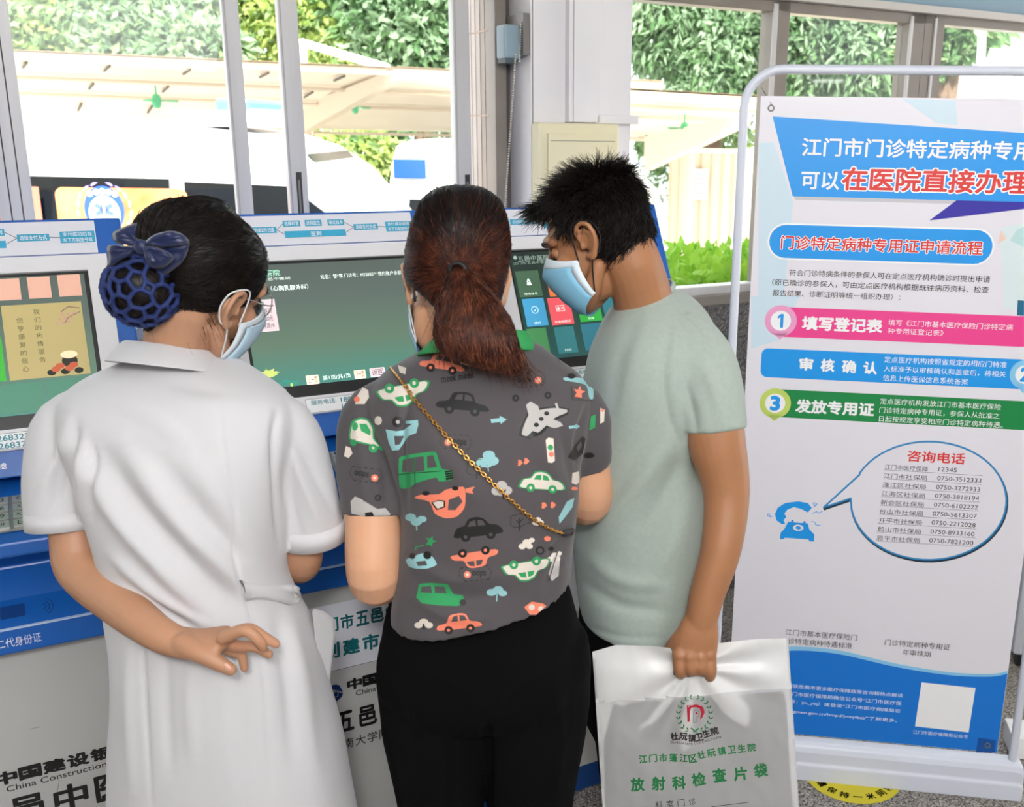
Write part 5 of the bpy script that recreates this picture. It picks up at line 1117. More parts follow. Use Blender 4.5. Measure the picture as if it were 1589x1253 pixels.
    v = np.vstack(rings); n = 48; f = [(i*n+j, i*n+j+1, (i+1)*n+j+1, (i+1)*n+j) for i in range(5) for j in range(n-1)]
    mb = MB(); mb.add(v, f, CO); o = mb.build('collar', t, smooth=True); o.modifiers.new('s', 'SOLIDIFY').thickness = .0022; o.modifiers.new('d', 'SUBSURF').levels = 1
    # waist tab with its button, pocket
    mb = MB(); top = [(370, 901), (385, 905), (405, 908), (430, 909), (452, 908), (466, 913)]; bot = [(383, 931), (396, 929), (410, 930), (430, 934), (448, 940), (458, 937)]
    V = []; N = len(top)
    for lay in (.0065, .001):
        for a, b in zip(top, bot):
            for k in range(5): V.append(on(a[0]+(b[0]-a[0])*k/4, a[1]+(b[1]-a[1])*k/4, lay*(1 if 0 < k < 4 else .7)))
    F = [(i*5+k, i*5+k+1, (i+1)*5+k+1, (i+1)*5+k) for i in range(N-1) for k in range(4)]
    F += [tuple(x+N*5 for x in q[::-1]) for q in F]+[(0, N*5, N*5+1, 1)]
    for i in range(N-1): F += [(i*5, (i+1)*5, N*5+(i+1)*5, N*5+i*5), (i*5+4, N*5+i*5+4, N*5+(i+1)*5+4, (i+1)*5+4)]
    e = (N-1)*5
    for k in range(4): F += [(k, k+1, N*5+k+1, N*5+k), (e+k, N*5+e+k, N*5+e+k+1, e+k+1)]
    mb.add(V, F, CO); tab = mb.build('waist_tab', t, smooth=True); tab['_org'] = tuple(t['_org'])
    c = on(453, 924, .006); nrm = unit(CAM-c); ax = np.array([unit(np.cross(nrm, [0, 0, 1])), unit(np.cross(np.cross(nrm, [0, 0, 1]), nrm))*-1, nrm]); BT = mat('button pearl', '#d9d6d2', .25)
    mb = MB(); mb.tube([c-nrm*.0015, c+nrm*.0015], .0075, BT, seg=24); 
    for sx in (-1, 1):
        for sy in (-1, 1): q = c+ax[0]*.0018*sx+ax[1]*.0018*sy+nrm*.0022; mb.tube([q, q+nrm*.0006], .0008, mat('button hole', '#77736f', .6), seg=6)
    mb.build('button', tab, smooth=True)
    # hip pocket standing open at her right side
    mb = MB(); out = [(484, 949), (500, 953), (516, 965), (518, 985), (514, 1030), (508, 1074), (497, 1040), (488, 990)]; fr_ = pp(*[(x, y, 1.425+.0012*(x-484)) for x, y in out]); mb.prism(fr_[::-1], CO, (0, .012, 0)); o = mb.build('pocket', t, bevel=.003); o['_org'] = tuple(t['_org'])
    mb = MB(); mb.prism(pp((485, 947, 1.43), (494, 950, 1.44), (497, 972, 1.44), (487, 976, 1.43))[::-1], mat('pocket paper', '#e6e2b8', .7), (0, .0015, 0)); mb.build('note_paper', o)
    # hair
    HK, HK2 = hair_mat('hair black', '#15100e', '#090706', .36), hair_mat('hair black sheen', '#241a15', '#0e0a08', .33)
    hr = [(307, 284, 322, 1.50, .02), (313, 256, 338, 1.505, .045), (325, 232, 352, 1.51, .066), (343, 217, 367, 1.515, .08), (371, 211, 386, 1.515, .09), (400, 213, 391, 1.515, .09), (424, 220, 387, 1.51, .086), (444, 226, 366, 1.50, .076), (462, 230, 348, 1.495, .068), (480, 230, 330, 1.49, .06), (497, 228, 297, 1.485, .048), (511, 232, 262, 1.48, .03)]
    cap = fuse([rows_geo(hr, 40, 5, sq=2.05), h.ball((0, -.016, .048), (.083, .104, .086))], .004, 6); cap = (ripple(cap[0], cap[1], .002, 40, 1), cap[1])
    mb = MB(); mb.add(*cap, HK); bc = onY(219, 450, 1.415); bv2 = bvh(cap)
    fl_ = lambda p: bc-p+np.array([0, 0, .02])
    strands(mb, HK2, surf_points(cap, 2600, rng), fl_, .09, 8, .0005, rng, bv2, .0016, .02)
    strands(mb, HK, surf_points(cap, 1500, rng), fl_, .09, 8, .0006, rng, bv2, .0016, .03)
    # loose hairs on the nape
    nape = [onY(x, y, 1.455) for x, y in zip(rng.uniform(226, 335, 90), rng.uniform(478, 500, 90))]
    strands(mb, HK, nape, lambda p: np.array([.1, .2, -1.]), .045, 5, .00035, rng, None, 0, .25)
    hair = mb.build('hair', t, smooth=True); hair['_org'] = tuple(t['_org'])
    mb = MB(); R3 = (.0485, .043, .0485); v, f = ball_geo(bc, R3, None, 24, 16); v = ripple(v, f, .004, 60, 2); mb.add(v, f, HK); bb = bvh((v, f))
    sw = lambda p: np.cross(p-bc, [.3, 1, .2])
    strands(mb, HK2, surf_points((v, f), 500, rng), sw, .06, 6, .0007, rng, bb, .001, .02); mb.build('bun', hair, smooth=True)
    # crochet net
    NET = mat('net blue', '#1a3070', .65, bump=.4, bscale=700, noise=.35, nscale=150); mb = MB(); bm2 = bmesh.new(); NP = 74
    for k in range(NP):
        z = 1-2*(k+.5)/NP; a_ = k*2.39996; p = np.array([math.sqrt(1-z*z)*math.cos(a_), math.sqrt(1-z*z)*math.sin(a_), z])+rng.normal(size=3)*.07; bm2.verts.new(unit(p))
    bmesh.ops.convex_hull(bm2, input=bm2.verts[:])
    for fc_e in bm2.edges:
        if len(fc_e.link_faces) == 2:
            ca, cb = (unit(np.mean([np.array(w_.co) for w_ in fc.verts], 0)) for fc in fc_e.link_faces)
            if np.linalg.norm(ca-cb) < .03: continue
            P = [bc+unit(ca+(cb-ca)*s)*np.array(R3)*1.06 for s in np.linspace(0, 1, 6)]
            mb.tube(P, np.array([.0046, .0034, .0040, .0033, .0040, .0046])*.92, NET, seg=7)
    bm2.free(); net = mb.build('hair_net', hair, smooth=True)
    # satin bow
    SAT = mat('bow satin', '#16234e', .40, spec=.5, sheen=.2, noise=.2, nscale=20); k = onY(219, 383, 1.385)
    Zb_ = zmap(0, 270, .25173); mb = MB()
    def pad(out, Y, rise):                        # a folded ribbon: outline, raised inner fold, back face
        O2 = catmull(np.array(Zb_(*out)+[Zb_(out[0])[0]]), 3)[:-1]; n = len(O2); kx = np.array(Zb_((872, 437))[0]); V = []
        for s_, dy in ((1., 0), (.82, -rise*.75), (.5, -rise), (.2, -rise*.4)):
            c = O2.mean(0)*.55+kx*.45
            for i, p in enumerate(O2): q_ = c+(p-c)*s_; V.append(onY(q_[0], q_[1], Y+dy+.0022*math.sin(i*2.1)*(s_ > .3)))
        V.append(onY(*(O2.mean(0)*.55+kx*.45), Y-rise*.3)); V.append(onY(*O2.mean(0), Y+.004)); F = [(r*n+i, r*n+(i+1) % n, (r+1)*n+(i+1) % n, (r+1)*n+i) for r in range(3) for i in range(n)]
        F += [(3*n+i, 3*n+(i+1) % n, 4*n) for i in range(n)]+[((i+1) % n, i, 4*n+1) for i in range(n)]; mb.add(V, F, SAT)
    pad([(872, 420), (800, 350), (845, 300), (740, 335), (690, 372), (715, 425), (800, 440), (860, 450)], 1.388, .008)
    pad([(860, 450), (790, 445), (668, 440), (662, 500), (668, 580), (735, 540), (800, 500)], 1.392, .007)
    pad([(880, 430), (960, 370), (1075, 352), (1150, 390), (1155, 430), (1090, 445), (980, 450)], 1.386, .009)
    pad([(880, 445), (960, 450), (1050, 490), (1070, 530), (1000, 585), (920, 570), (890, 510)], 1.382, .009)
    pad([(900, 445), (1060, 440), (1160, 400), (1158, 480), (1110, 560), (1005, 632), (965, 600), (1050, 545)], 1.396, .006)
    v, f = ball_geo(k, (.010, .008, .010)); mb.add(v, f, SAT); mb.build('hair_bow', hair, smooth=True)
    mask_mesh(h, t, '#b9d4e4', '#d6e0e6', '#e2e5e8')
    # glasses
    GL = mat('glasses metal', '#b9b4ae', .25, metal=.9); mb = MB()
    for s in (-1, 1):
        mb.tube(h.w([(s*.033+.024*math.cos(q), .108-.012*abs(math.cos(q)+s*0), .004+.020*math.sin(q)) for q in np.linspace(0, 2*math.pi, 25)]), .0011, GL, seg=6)
        mb.tube(h.w([(s*.057, .098, .012), (s*.074, .06, .016), (s*.081, .005, .024), (s*.083, -.02, .022)]), .0011, GL, seg=6, smooth=3)
    mb.tube(h.w([(-.010, .104, .008), (0, .110, .011), (.010, .104, .008)]), .0011, GL, seg=6); gl = mb.build('glasses', t, smooth=True)
    return t
nurse()

# ------------------------------------------------------------------ woman in the printed shirt
def project(mb, bv, polys, m, lift, fallbackY):
    """lays flat drawings (px polygons, already meshed) on a garment"""
def printed_shape(mb, bv, pts, m, lift=.0007, step=4.5):
    """a drawing on cloth: outline in px, meshed finely and laid on the garment"""
    bm = bmesh.new(); vs_ = [bm.verts.new((x, y, 0)) for x, y in pts]
    try: fc = bm.faces.new(vs_)
    except Exception: bm.free(); return
    bmesh.ops.triangulate(bm, faces=[fc])
    for _ in range(4):
        E = [e for e in bm.edges if e.calc_length() > step]
        if not E: break
        bmesh.ops.subdivide_edges(bm, edges=E, cuts=1); bmesh.ops.triangulate(bm, faces=[f for f in bm.faces if len(f.verts) > 3])
    bm.verts.ensure_lookup_table(); V = []; ok = []
    for v in bm.verts:
        h_ = bv.ray_cast(Vector(CAM), Vector(ray(v.co.x, v.co.y)).normalized())
        if h_[0] is None: V.append((0, 0, 0)); ok.append(False)
        else: V.append(np.array(h_[0])+np.array(h_[1])*lift); ok.append(True)
    F = []
    for f in bm.faces:
        q = [v.index for v in f.verts]
        if all(ok[i] for i in q) and max(np.linalg.norm(np.array(V[q[i]])-np.array(V[q[i-1]])) for i in range(3)) < .03: F.append(q)
    bm.free()
    if F: mb.add(V, F, m)
def woman():
    rng = np.random.default_rng(8)
    t = thing('person', 'woman with red-brown ponytail in grey car-print shirt and black trousers', 'person', (onY(750, 985, 1.5)*[1, 1, 0]))
    SK = mat('skin light', '#e0ab88', .5, sss=.12, noise=.04, nscale=25); SH = mat('shirt grey', '#4f4a4d', .85, bump=.04, bscale=900, sheen=.15); TR = mat('trousers black', '#09080a', .95, spec=.12, bump=.05, bscale=600)
    h = Head(onY(638, 440, 1.64), -1, -22, 28, 4, .98); base = onY(738, 560, 1.56)
    G = head_geos(h)+[tube_geo([h.w((0, -.028, -.03)), h.w((0, -.034, -.08))*.5+base*.5, base, base+[0, 0, -.08]], [.054, .05, .055, .07], 20, 4), tube_geo(pp((745, 620, 1.53), (755, 780, 1.52), (750, 950, 1.52)), [.09, .095, .1], 20, 4)]
    G += [tube_geo(pp((612, 668, 1.53), (580, 735, 1.5), (580, 820, 1.475), (583, 898, 1.465), (605, 872, 1.60), (640, 790, 1.78)), [.028, .041, .0445, .043, .037, .026], 22, 5)]
    G += hand_geos(onY(640, 790, 1.78), onY(660, 740, 1.88)-onY(640, 790, 1.78), (.2, .3, -1), 1, .9)
    G += [tube_geo(pp((885, 672, 1.545), (906, 708, 1.568), (914, 775, 1.6), (885, 775, 1.70), (840, 740, 1.80)), [.026, .037, .0395, .034, .025], 22, 5)]
    G += hand_geos(onY(840, 740, 1.80), onY(815, 705, 1.88)-onY(840, 740, 1.80), (-.2, .3, -1), -1, .9)
    body = fuse(G, .0028, 5); mesh_part('body', t, body, SK); eyes(h, t, body, SK)
    rows = [((533, 529), 676, 812, 1.555, .055), ((546, 540), 655, 842, 1.555, .074), (562, 622, 868, 1.55, .09), (585, 588, 900, 1.54, .104), (615, 572, 918, 1.53, .115), (660, 582, 914, 1.52, .124), (725, 612, 903, 1.51, .128), (795, 625, 897, 1.505, .128), (860, 620, 889, 1.50, .13), (905, 613, 885, 1.50, .138), ((950, 894), 610, 884, 1.50, .146)]
    C = [rows_geo(rows, 44, 5, sq=2.25),
         sleeve_geo(pp((668, 615, 1.54), (588, 644, 1.525), (575, 710, 1.505), (580, 765, 1.49), (581, 796, 1.483)), [.040, .053, .055, .053, .052], flat=.95, side=(1, 0, 0)),
         sleeve_geo(pp((830, 615, 1.54), (895, 640, 1.55), (904, 690, 1.56), (906, 717, 1.57)), [.040, .048, .048, .046], flat=.95, side=(1, 0, .4))]
    sh = fuse(C, .0045, 8)
    FO = [(((640, 600), (622, 680), (628, 790)), 7, -.006), (((915, 620), (898, 680), (900, 730)), 6, -.005), (((640, 640), (700, 720), (760, 790)), 16, .003), (((800, 640), (840, 700), (880, 770)), 14, .004), (((860, 640), (880, 700), (892, 760)), 9, -.004), (((650, 900), (720, 930), (800, 920)), 14, -.004), (((630, 860), (700, 900), (790, 890)), 12, .004), (((630, 925), (690, 955), (760, 962)), 8, .004), (((820, 850), (850, 880), (880, 870)), 10, .004), (((548, 640), (560, 700), (566, 780)), 8, .004), (((590, 690), (600, 740), (600, 790)), 8, -.004), (((880, 830), (860, 860), (850, 920)), 9, -.005)]
    v = folds(sh[0], sh[1], FO); sh = (ripple(v, sh[1], .002, 18, 7), sh[1]); bv = bvh(sh)
    mb = MB(); mb.add(*sh, SH); n0 = len(mb.f)
    # printed drawings, traced in the enlarged view of her back
    K = .28739; Z = lambda pts: [(520+x*K, 520+y*K) for x, y in pts]
    OR, GN, CR, BK_, CY_, WG = mat('print orange', '#f08468', .8), mat('print green', '#2f9a5c', .8), mat('print cream', '#dcd2c6', .8), mat('print black', '#17161a', .8), mat('print aqua', '#93c4c8', .8), mat('print light grey', '#b9b5b2', .8)
    lv = [0]
    def S(pts, m, z=0):
        P = [tuple(p) for p in pts]
        if len(P) >= 8 and len(P) not in (10, 14):    # hand-drawn, rounded outlines
            A_ = np.array(P, float); n = len(A_); P = [tuple(.5*(2*A_[i]+(A_[(i+1) % n]-A_[i-1])*w_*.7+((2*A_[i-1]-5*A_[i]+4*A_[(i+1) % n]-A_[(i+2) % n])*w_*w_+(3*A_[i]-A_[i-1]-3*A_[(i+1) % n]+A_[(i+2) % n])*w_**3)*.7+(A_[(i+1) % n]-A_[i])*2*.3*w_)) for i in range(n) for w_ in (0, .33, .67)]
        printed_shape(mb, bv, Z(P), m, .0007+.00035*z)
    def D(x, y, rx, m, z=1, ry=None, n=14): S([(x+rx*math.cos(2*math.pi*k/n), y+(ry or rx)*math.sin(2*math.pi*k/n)) for k in range(n)], m, z)
    def Ln(pts, w_, m, z=1):
        P = np.asarray(pts, float)
        for a, b in zip(P[:-1], P[1:]):
            d = unit(b-a); q = np.array([-d[1], d[0]])*w_/2; S([a-q, b-q, b+q, a+q], m, z)
    def tf(pts, cx, cy, s=1, rot=0, fx=1):
        c_, s_ = math.cos(math.radians(rot)), math.sin(math.radians(rot)); return [(cx+s*(fx*x*c_-y*s_), cy+s*(fx*x*s_+y*c_)) for x, y in pts]
    BEETLE = [(-110, 30), (-118, 5), (-95, -15), (-60, -22), (-35, -50), (0, -62), (40, -55), (62, -25), (100, -15), (115, 10), (108, 32)]
    SEDAN = [(-115, 28), (-120, 0), (-70, -12), (-50, -50), (10, -58), (45, -48), (62, -12), (112, -2), (120, 25)]
    def car(cx, cy, s, body, wheel, win, rot=0, fx=1, shape=BEETLE, rim=None, winm=None):
        if rim: S(tf([(x*1.1, y*1.14) for x, y in shape], cx, cy, s, rot, fx), rim, 0)
        S(tf(shape, cx, cy, s, rot, fx), body, 1)
        for wx in (-62, 62):
            q = tf([(wx, 30)], cx, cy, s, rot, fx)[0]; D(*q, 24*s, wheel, 2); D(*q, 9*s, body if wheel is not body else SH, 3)
        for w_ in ([(-42, -18), (-30, -42), (-4, -48), (-4, -18)], [(6, -18), (6, -48), (34, -42), (48, -18)]): S(tf(w_, cx, cy, s, rot, fx), win, 2)
    # top row
    car(580, 160, .95, OR, BK_, SH, 8, 1, SEDAN); car(370, 310, 1.1, CR, GN, GN, 168, 1, BEETLE, rim=GN); car(690, 375, 1.12, BK_, BK_, SH, 6, 1, SEDAN)
    # aqua scooter-like pick-up
    S([(275, 510), (330, 520), (370, 515), (440, 465), (452, 480), (440, 530), (400, 545), (345, 620), (310, 625), (290, 580)], CY_, 0); S([(320, 545), (375, 545), (350, 590), (325, 595)], SH, 1); D(340, 470, 30, BK_, 1); D(340, 470, 10, WG, 2)
    S([(385, 465), (450, 460), (450, 480), (385, 480)], CY_, 1)
    # sleeve car
    S([(75, 540), (90, 470), (130, 448), (180, 455), (215, 500), (215, 560), (250, 600), (262, 625), (240, 618), (200, 600), (90, 575)], GN, 0); S([(85, 540), (98, 480), (135, 458), (175, 465), (205, 505), (205, 560), (240, 600), (200, 592), (95, 565)], CR, 1); S([(130, 480), (170, 480), (195, 520), (190, 545), (140, 520)], GN, 2); D(110, 495, 14, GN, 2, 22); D(102, 582, 18, GN, 2); D(205, 612, 24, GN, 2); D(205, 610, 7, CR, 3)
    D(235, 463, 20, CR, 0, 24); S([(60, 600), (85, 610), (95, 640), (75, 665), (50, 655), (55, 625)], CR, 0)
    S([(120, 330), (150, 285), (180, 300), (185, 340), (160, 375), (110, 375)], CR, 0); D(120, 350, 16, OR, 1)
    # green jeep
    S([(350, 820), (345, 690), (360, 655), (520, 630), (550, 640), (575, 720), (630, 735), (632, 780), (590, 790), (560, 790), (545, 770), (440, 800), (400, 828)], GN, 0)
    S([(362, 740), (365, 675), (425, 662), (428, 740)], SH, 1); S([(436, 738), (434, 660), (480, 655), (485, 735)], SH, 1); S([(500, 720), (498, 655), (530, 648), (552, 712)], SH, 1); Ln([(430, 660), (436, 820)], 3, BK_, 2); Ln([(345, 752), (570, 735)], 3, BK_, 2); S([(595, 735), (635, 730), (638, 775), (600, 785)], BK_, 1)
    for k in range(3): Ln([(598, 745+12*k), (634, 740+12*k)], 3, GN, 2)
    # orange car with driver
    S([(430, 880), (470, 862), (560, 860), (600, 835), (690, 818), (705, 850), (700, 930), (660, 980), (600, 990), (540, 965), (510, 900)], OR, 0); S([(615, 890), (670, 868), (690, 900), (650, 945), (610, 945)], SH, 1); S([(520, 905), (560, 890), (595, 895), (595, 930), (550, 945)], BK_, 1); S([(530, 905), (560, 895), (588, 900), (588, 925), (555, 938)], CR, 2); D(492, 855, 20, BK_, 1, 12); D(650, 828, 18, BK_, 1, 12); S([(705, 830), (755, 818), (740, 840), (748, 858), (705, 850)], OR, 0)
    # aqua tree, cloud, trees
    for x, y, r in ((830, 650, 34), (795, 690, 34), (850, 680, 34), (820, 690, 36)): D(x, y, r, CY_, 0, r*.75)
    Ln([(825, 690), (828, 738)], 6, CY_, 1)
    def outline_tree(cx, cy, s):
        P = [(cx+s*(55*math.cos(q)+8*math.cos(4*q)), cy+s*(38*math.sin(q)+6*math.cos(3*q))) for q in np.linspace(0, 2*math.pi, 22)]; Ln(P, 3.5, BK_, 0); Ln([(cx, cy-10*s), (cx, cy+60*s)], 8*s, BK_, 1); Ln([(cx, cy+15*s), (cx+20*s, cy-10*s)], 6*s, BK_, 1); Ln([(cx, cy+20*s), (cx-18*s, cy)], 6*s, BK_, 1)
    outline_tree(765, 715, 1.05); outline_tree(995, 1000, .95)
    for cx, cy, s in ((900, 835, 1), (1095, 1010, .55)):
        for x, y, r in ((-30, 8, 26), (0, -20, 30), (30, 5, 26), (0, 10, 30)): D(cx+x*s, cy+y*s, r*s, WG if s == 1 else CR, 0, r*s*.9)
        Ln([(cx+5*s, cy), (cx+8*s, cy+52*s)], 9*s, BK_, 2); Ln([(cx+6*s, cy+20*s), (cx+22*s, cy)], 7*s, BK_, 2); Ln([(cx+6*s, cy+25*s), (cx-14*s, cy+8*s)], 7*s, BK_, 2)
    # plane
    S([(992, 545), (1000, 500), (1040, 420), (1110, 395), (1190, 385), (1262, 400), (1255, 430), (1190, 460), (1110, 540), (1050, 562)], BK_, 0); S([(1008, 535), (1045, 430), (1110, 405), (1185, 395), (1250, 405), (1245, 422), (1185, 448), (1100, 525), (1050, 545)], WG, 1); S([(1030, 380), (1055, 362), (1095, 385), (1105, 420), (1075, 445), (1045, 440)], WG, 2); S([(1140, 490), (1170, 455), (1215, 470), (1230, 490), (1180, 505)], WG, 2); D(1140, 425, 14, BK_, 2, 11); D(1112, 455, 13, BK_, 2, 11); D(1085, 487, 14, BK_, 2, 12); S([(1040, 545), (1065, 520), (1095, 530), (1060, 550)], BK_, 2); Ln([(1190, 370), (1205, 410)], 12, WG, 2)
    # arrows, rings, star, traffic light, chevrons
    for x, y, s in ((885, 460, 1), (1292, 495, .7)): S(tf([(-45, -8), (5, -10), (5, -22), (42, 0), (8, 22), (6, 12), (-42, 14)], x, y, s, -4), CY_, 0)
    for x, y in ((1148, 328), (230, 880), (975, 343)): D(x, y, 19, BK_, 0); D(x, y, 7, SH if x > 900 or x == 230 else BK_, 1)
    S(tf([(0, -38), (10, -12), (36, -10), (15, 6), (22, 34), (0, 16), (-22, 34), (-15, 6), (-36, -10), (-10, -12)], 1316, 310, .9, 10), OR, 1); Ln([(1275, 280), (1280, 352), (1390, 355)], 4, BK_, 1); S([(1235, 232), (1345, 235), (1390, 260), (1392, 345), (1370, 340), (1355, 275), (1300, 258), (1240, 248)], CY_, 0); D(1275, 225, 22, BK_, 1, 14)
    S([(1135, 570), (1150, 555), (1178, 560), (1185, 680), (1170, 692), (1148, 688)], CR, 0); D(1160, 608, 15, GN, 1); D(1165, 645, 14, OR, 1)
    for x, y in ((1000, 690), (1035, 682), (1130, 920), (1178, 918)): S(tf([(-18, -18), (0, -20), (18, 0), (-4, 22), (-20, 20), (0, 2)], x, y, .8), OR, 0)
    # bubbles with lettering
    for x, y, rt, body, fx in ((655, 580, 6, 'oops', 1), (170, 758, 12, 'oops', -1), (1050, 245, -4, 'oops', -1), (760, 1290, 0, 'oops', 1)):
        P = tf([(-85, -30), (60, -45), (85, -10), (70, 30), (-60, 40), (-90, 10)], x, y, 1, rt); P.append(P[0])
        for a, b in zip(P[:-1], P[1:]):
            for q in np.arange(0, 1, .22): Ln([np.array(a)+(np.array(b)-a)*q, np.array(a)+(np.array(b)-a)*(q+.12)], 4, BK_, 0)
        D(*tf([(-45*fx, 5)], x, y, 1, rt)[0], 19, OR, 1); D(*tf([(-45*fx, 5)], x, y, 1, rt)[0], 8, CR, 2)
        tv, tfc = text_geo(body, .03); lo, hi = tv.min(0), tv.max(0); q = (tv-lo)/(hi-lo)
        for f in tfc: S(tf([((q[i][0]*75-20 if fx > 0 else q[i][0]*75-65), 22-q[i][1]*38) for i in f], x, y, 1, rt), BK_, 1)
    tv, tfc = text_geo('meek meek', .02); lo, hi = tv.min(0), tv.max(0); q = (tv-lo)/(hi-lo)
    for f in tfc: S(tf([(q[i][0]*180, 30-q[i][1]*42) for i in f], 570, 232, 1, -9), BK_, 0)
    # lower rows
    car(1115, 800, .95, CR, GN, GN, 4, -1, BEETLE, rim=GN); car(770, 1050, 1.1, BK_, BK_, SH, -6, -1, BEETLE); car(755, 1200, 1.0, OR, BK_, SH, 172, 1, SEDAN); car(1030, 1260, 1.0, CR, GN, GN, 170, 1, BEETLE, rim=GN)
    for x, y, r in ((410, 985, 30), (440, 1010, 30), (470, 995, 26)): D(x, y, r, CY_, 0, r*.7)
    Ln([(440, 1010), (445, 1055)], 6, CY_, 1)
    S([(385, 1215), (420, 1200), (470, 1180), (520, 1190), (550, 1240), (500, 1262), (440, 1262), (400, 1250)], CY_, 0); D(500, 1190, 22, BK_, 1); D(420, 1195, 16, BK_, 1); S([(440, 1225), (490, 1220), (500, 1245), (450, 1248)], SH, 1)
    S(tf([(0, -34), (9, -10), (34, -10), (14, 6), (20, 32), (0, 14), (-20, 32), (-14, 6), (-34, -10), (-9, -10)], 518, 1112, .9, 20), GN, 0); Ln([(435, 1165), (440, 1145), (460, 1142), (480, 1135)], 6, GN, 0)
    for x, y, s in ((1035, 1130, 1.0), (1185, 1200, .9)):
        for dx, dy, r in ((-25, 12, 20), (0, -8, 24), (26, -22, 16), (14, 12, 18)): D(x+dx*s, y+dy*s, r*s, CR, 0, r*s*.8)
    D(1145, 1100, 18, OR, 0, 14); D(1105, 1165, 24, BK_, 0); D(1105, 1165, 14, SH, 1); D(1165, 1155, 15, BK_, 0, 12)
    S([(1205, 985), (1250, 900), (1290, 880), (1280, 930), (1235, 990), (1210, 1020)], CY_, 0); S([(1280, 745), (1325, 735), (1330, 780), (1300, 810), (1275, 800)], CR, 0); D(1290, 830, 18, OR, 1, 10)
    S([(1290, 600), (1335, 545), (1350, 560), (1335, 640), (1290, 680), (1255, 660)], BK_, 0); S([(1300, 605), (1325, 570), (1330, 600), (1310, 630)], SH, 1); D(1370, 650, 30, BK_, 0, 16); S([(1380, 440), (1405, 430), (1402, 500), (1370, 515)], GN, 0)
    # bottom rows, below the enlarged view
    Zb = lambda dx: dx
    S([(440, 1420), (455, 1345), (520, 1338), (610, 1345), (640, 1400), (690, 1405), (700, 1450), (660, 1465), (560, 1462), (470, 1450)], GN, 0); S([(465, 1390), (470, 1360), (520, 1355), (525, 1395)], SH, 1); S([(540, 1395), (538, 1356), (590, 1358), (605, 1395)], SH, 1); D(690, 1445, 18, BK_, 1)
    car(670, 1560, .95, OR, BK_, SH, -6, 1, SEDAN); car(1010, 1330, .0001, OR, BK_, SH)
    for x, y in ((480, 1560), (760, 1640)):
        for dx, dy, r in ((-28, 8, 22), (0, -8, 26), (28, 8, 22)): D(x+dx, y+dy, r, CR, 0, r*.75)
        Ln([(x, y), (x+3, y+30)], 8, BK_, 2)
    for x, y, r in ((845, 1390, 28), (880, 1375, 28), (905, 1395, 24)): D(x, y, r, CY_, 0, r*.7)
    Ln([(875, 1390), (872, 1440)], 6, CY_, 1)
    S([(1020, 1470), (1060, 1440), (1120, 1450), (1160, 1480), (1120, 1510), (1050, 1510)], OR, 0); D(1060, 1470, 16, CR, 1); D(1110, 1480, 16, CR, 1); S([(1150, 1290), (1185, 1180), (1215, 1190), (1205, 1300), (1170, 1330)], WG, 0); Ln([(1150, 1330), (1200, 1170)], 5, BK_, 1)
    S([(90, 965), (85, 900), (108, 872), (130, 880), (140, 930), (230, 940), (270, 935), (300, 968), (280, 985), (180, 985)], WG, 0); S([(160, 960), (200, 955), (210, 975), (170, 980)], BK_, 1)
    S([(1365, 205), (1400, 215), (1410, 250), (1380, 240)], OR, 0); S([(1290, 160), (1340, 165), (1335, 190), (1300, 188)], GN, 0); S([(1430, 395), (1455, 405), (1450, 470), (1430, 480)], CR, 0); D(1442, 408, 8, OR, 1); Ln([(1195, 130), (1215, 155)], 5, BK_, 0); Ln([(1215, 110), (1235, 140)], 5, BK_, 0); S([(340, 165), (385, 180), (380, 215), (350, 205)], CR, 0)
    mb.build('shirt', t, smooth=True)
    # green neckband
    GNB = mat('neckband green', '#2f9f57', .8); rings = []
    for yl, yr, xl, xr, Yc, hd in ((552, 545, 648, 834, 1.555, .092), (538, 529, 662, 826, 1.558, .084), (525, 515, 674, 818, 1.56, .076), (524, 514, 678, 814, 1.56, .072)):
        a, b = onY(xl, yl, Yc), onY(xr, yr, Yc); c = (a+b)/2; ang = np.linspace(0, 2*math.pi, 40, endpoint=False); rings.append(c+np.cos(ang)[:, None]*(b-a)/2+np.sin(ang)[:, None]*np.array([0, hd, -hd*.28]))
    v, f = loft_geo(rings, False); mb2 = MB(); mb2.add(v, f, GNB); o = mb2.build('neckband', t, smooth=True); o.modifiers.new('s', 'SOLIDIFY').thickness = .003
    # trousers and shoes
    hips = rows_geo([(890, 618, 878, 1.51, .10), (940, 604, 892, 1.51, .128), (1000, 594, 903, 1.51, .142), (1050, 590, 906, 1.51, .135), (1090, 620, 880, 1.51, .10), (1115, 670, 830, 1.51, .05)], 40, 4, sq=2.3)
    L = []
    for x0, x1, x2 in ((673, 685, 690), (831, 823, 822)):
        a, b = onY(x0, 1020, 1.51), onY(x1, 1253, 1.51); an = np.array([b[0]+(b[0]-a[0])*.5, b[1]+.03, .06]); L.append((tube_geo([a, (a+b)/2, b, (b+an)/2, an], [.094, .0905, .073, .067, .064], 26, 5, flat=1.12, side=(1, 0, 0)), an))
    tr = fuse([hips]+[x[0] for x in L], .0055, 6)
    v = folds(tr[0], tr[1], [(((757, 1120), (756, 1180), (757, 1253)), 6, -.012), (((660, 1040), (720, 1070), (750, 1110)), 10, .004), (((850, 1040), (800, 1070), (765, 1110)), 10, .004), (((640, 1080), (650, 1160), (655, 1240)), 12, .004), (((860, 1060), (868, 1150), (860, 1240)), 12, .004), (((700, 1120), (705, 1180), (700, 1250)), 9, -.004)]); tr = (ripple(v, tr[1], .003, 14, 2), tr[1])
    mesh_part('trousers', t, tr, TR)
    for _, an in L: shoe(t, an, (-.05, 1, 0), SHOE_K, SOLE)
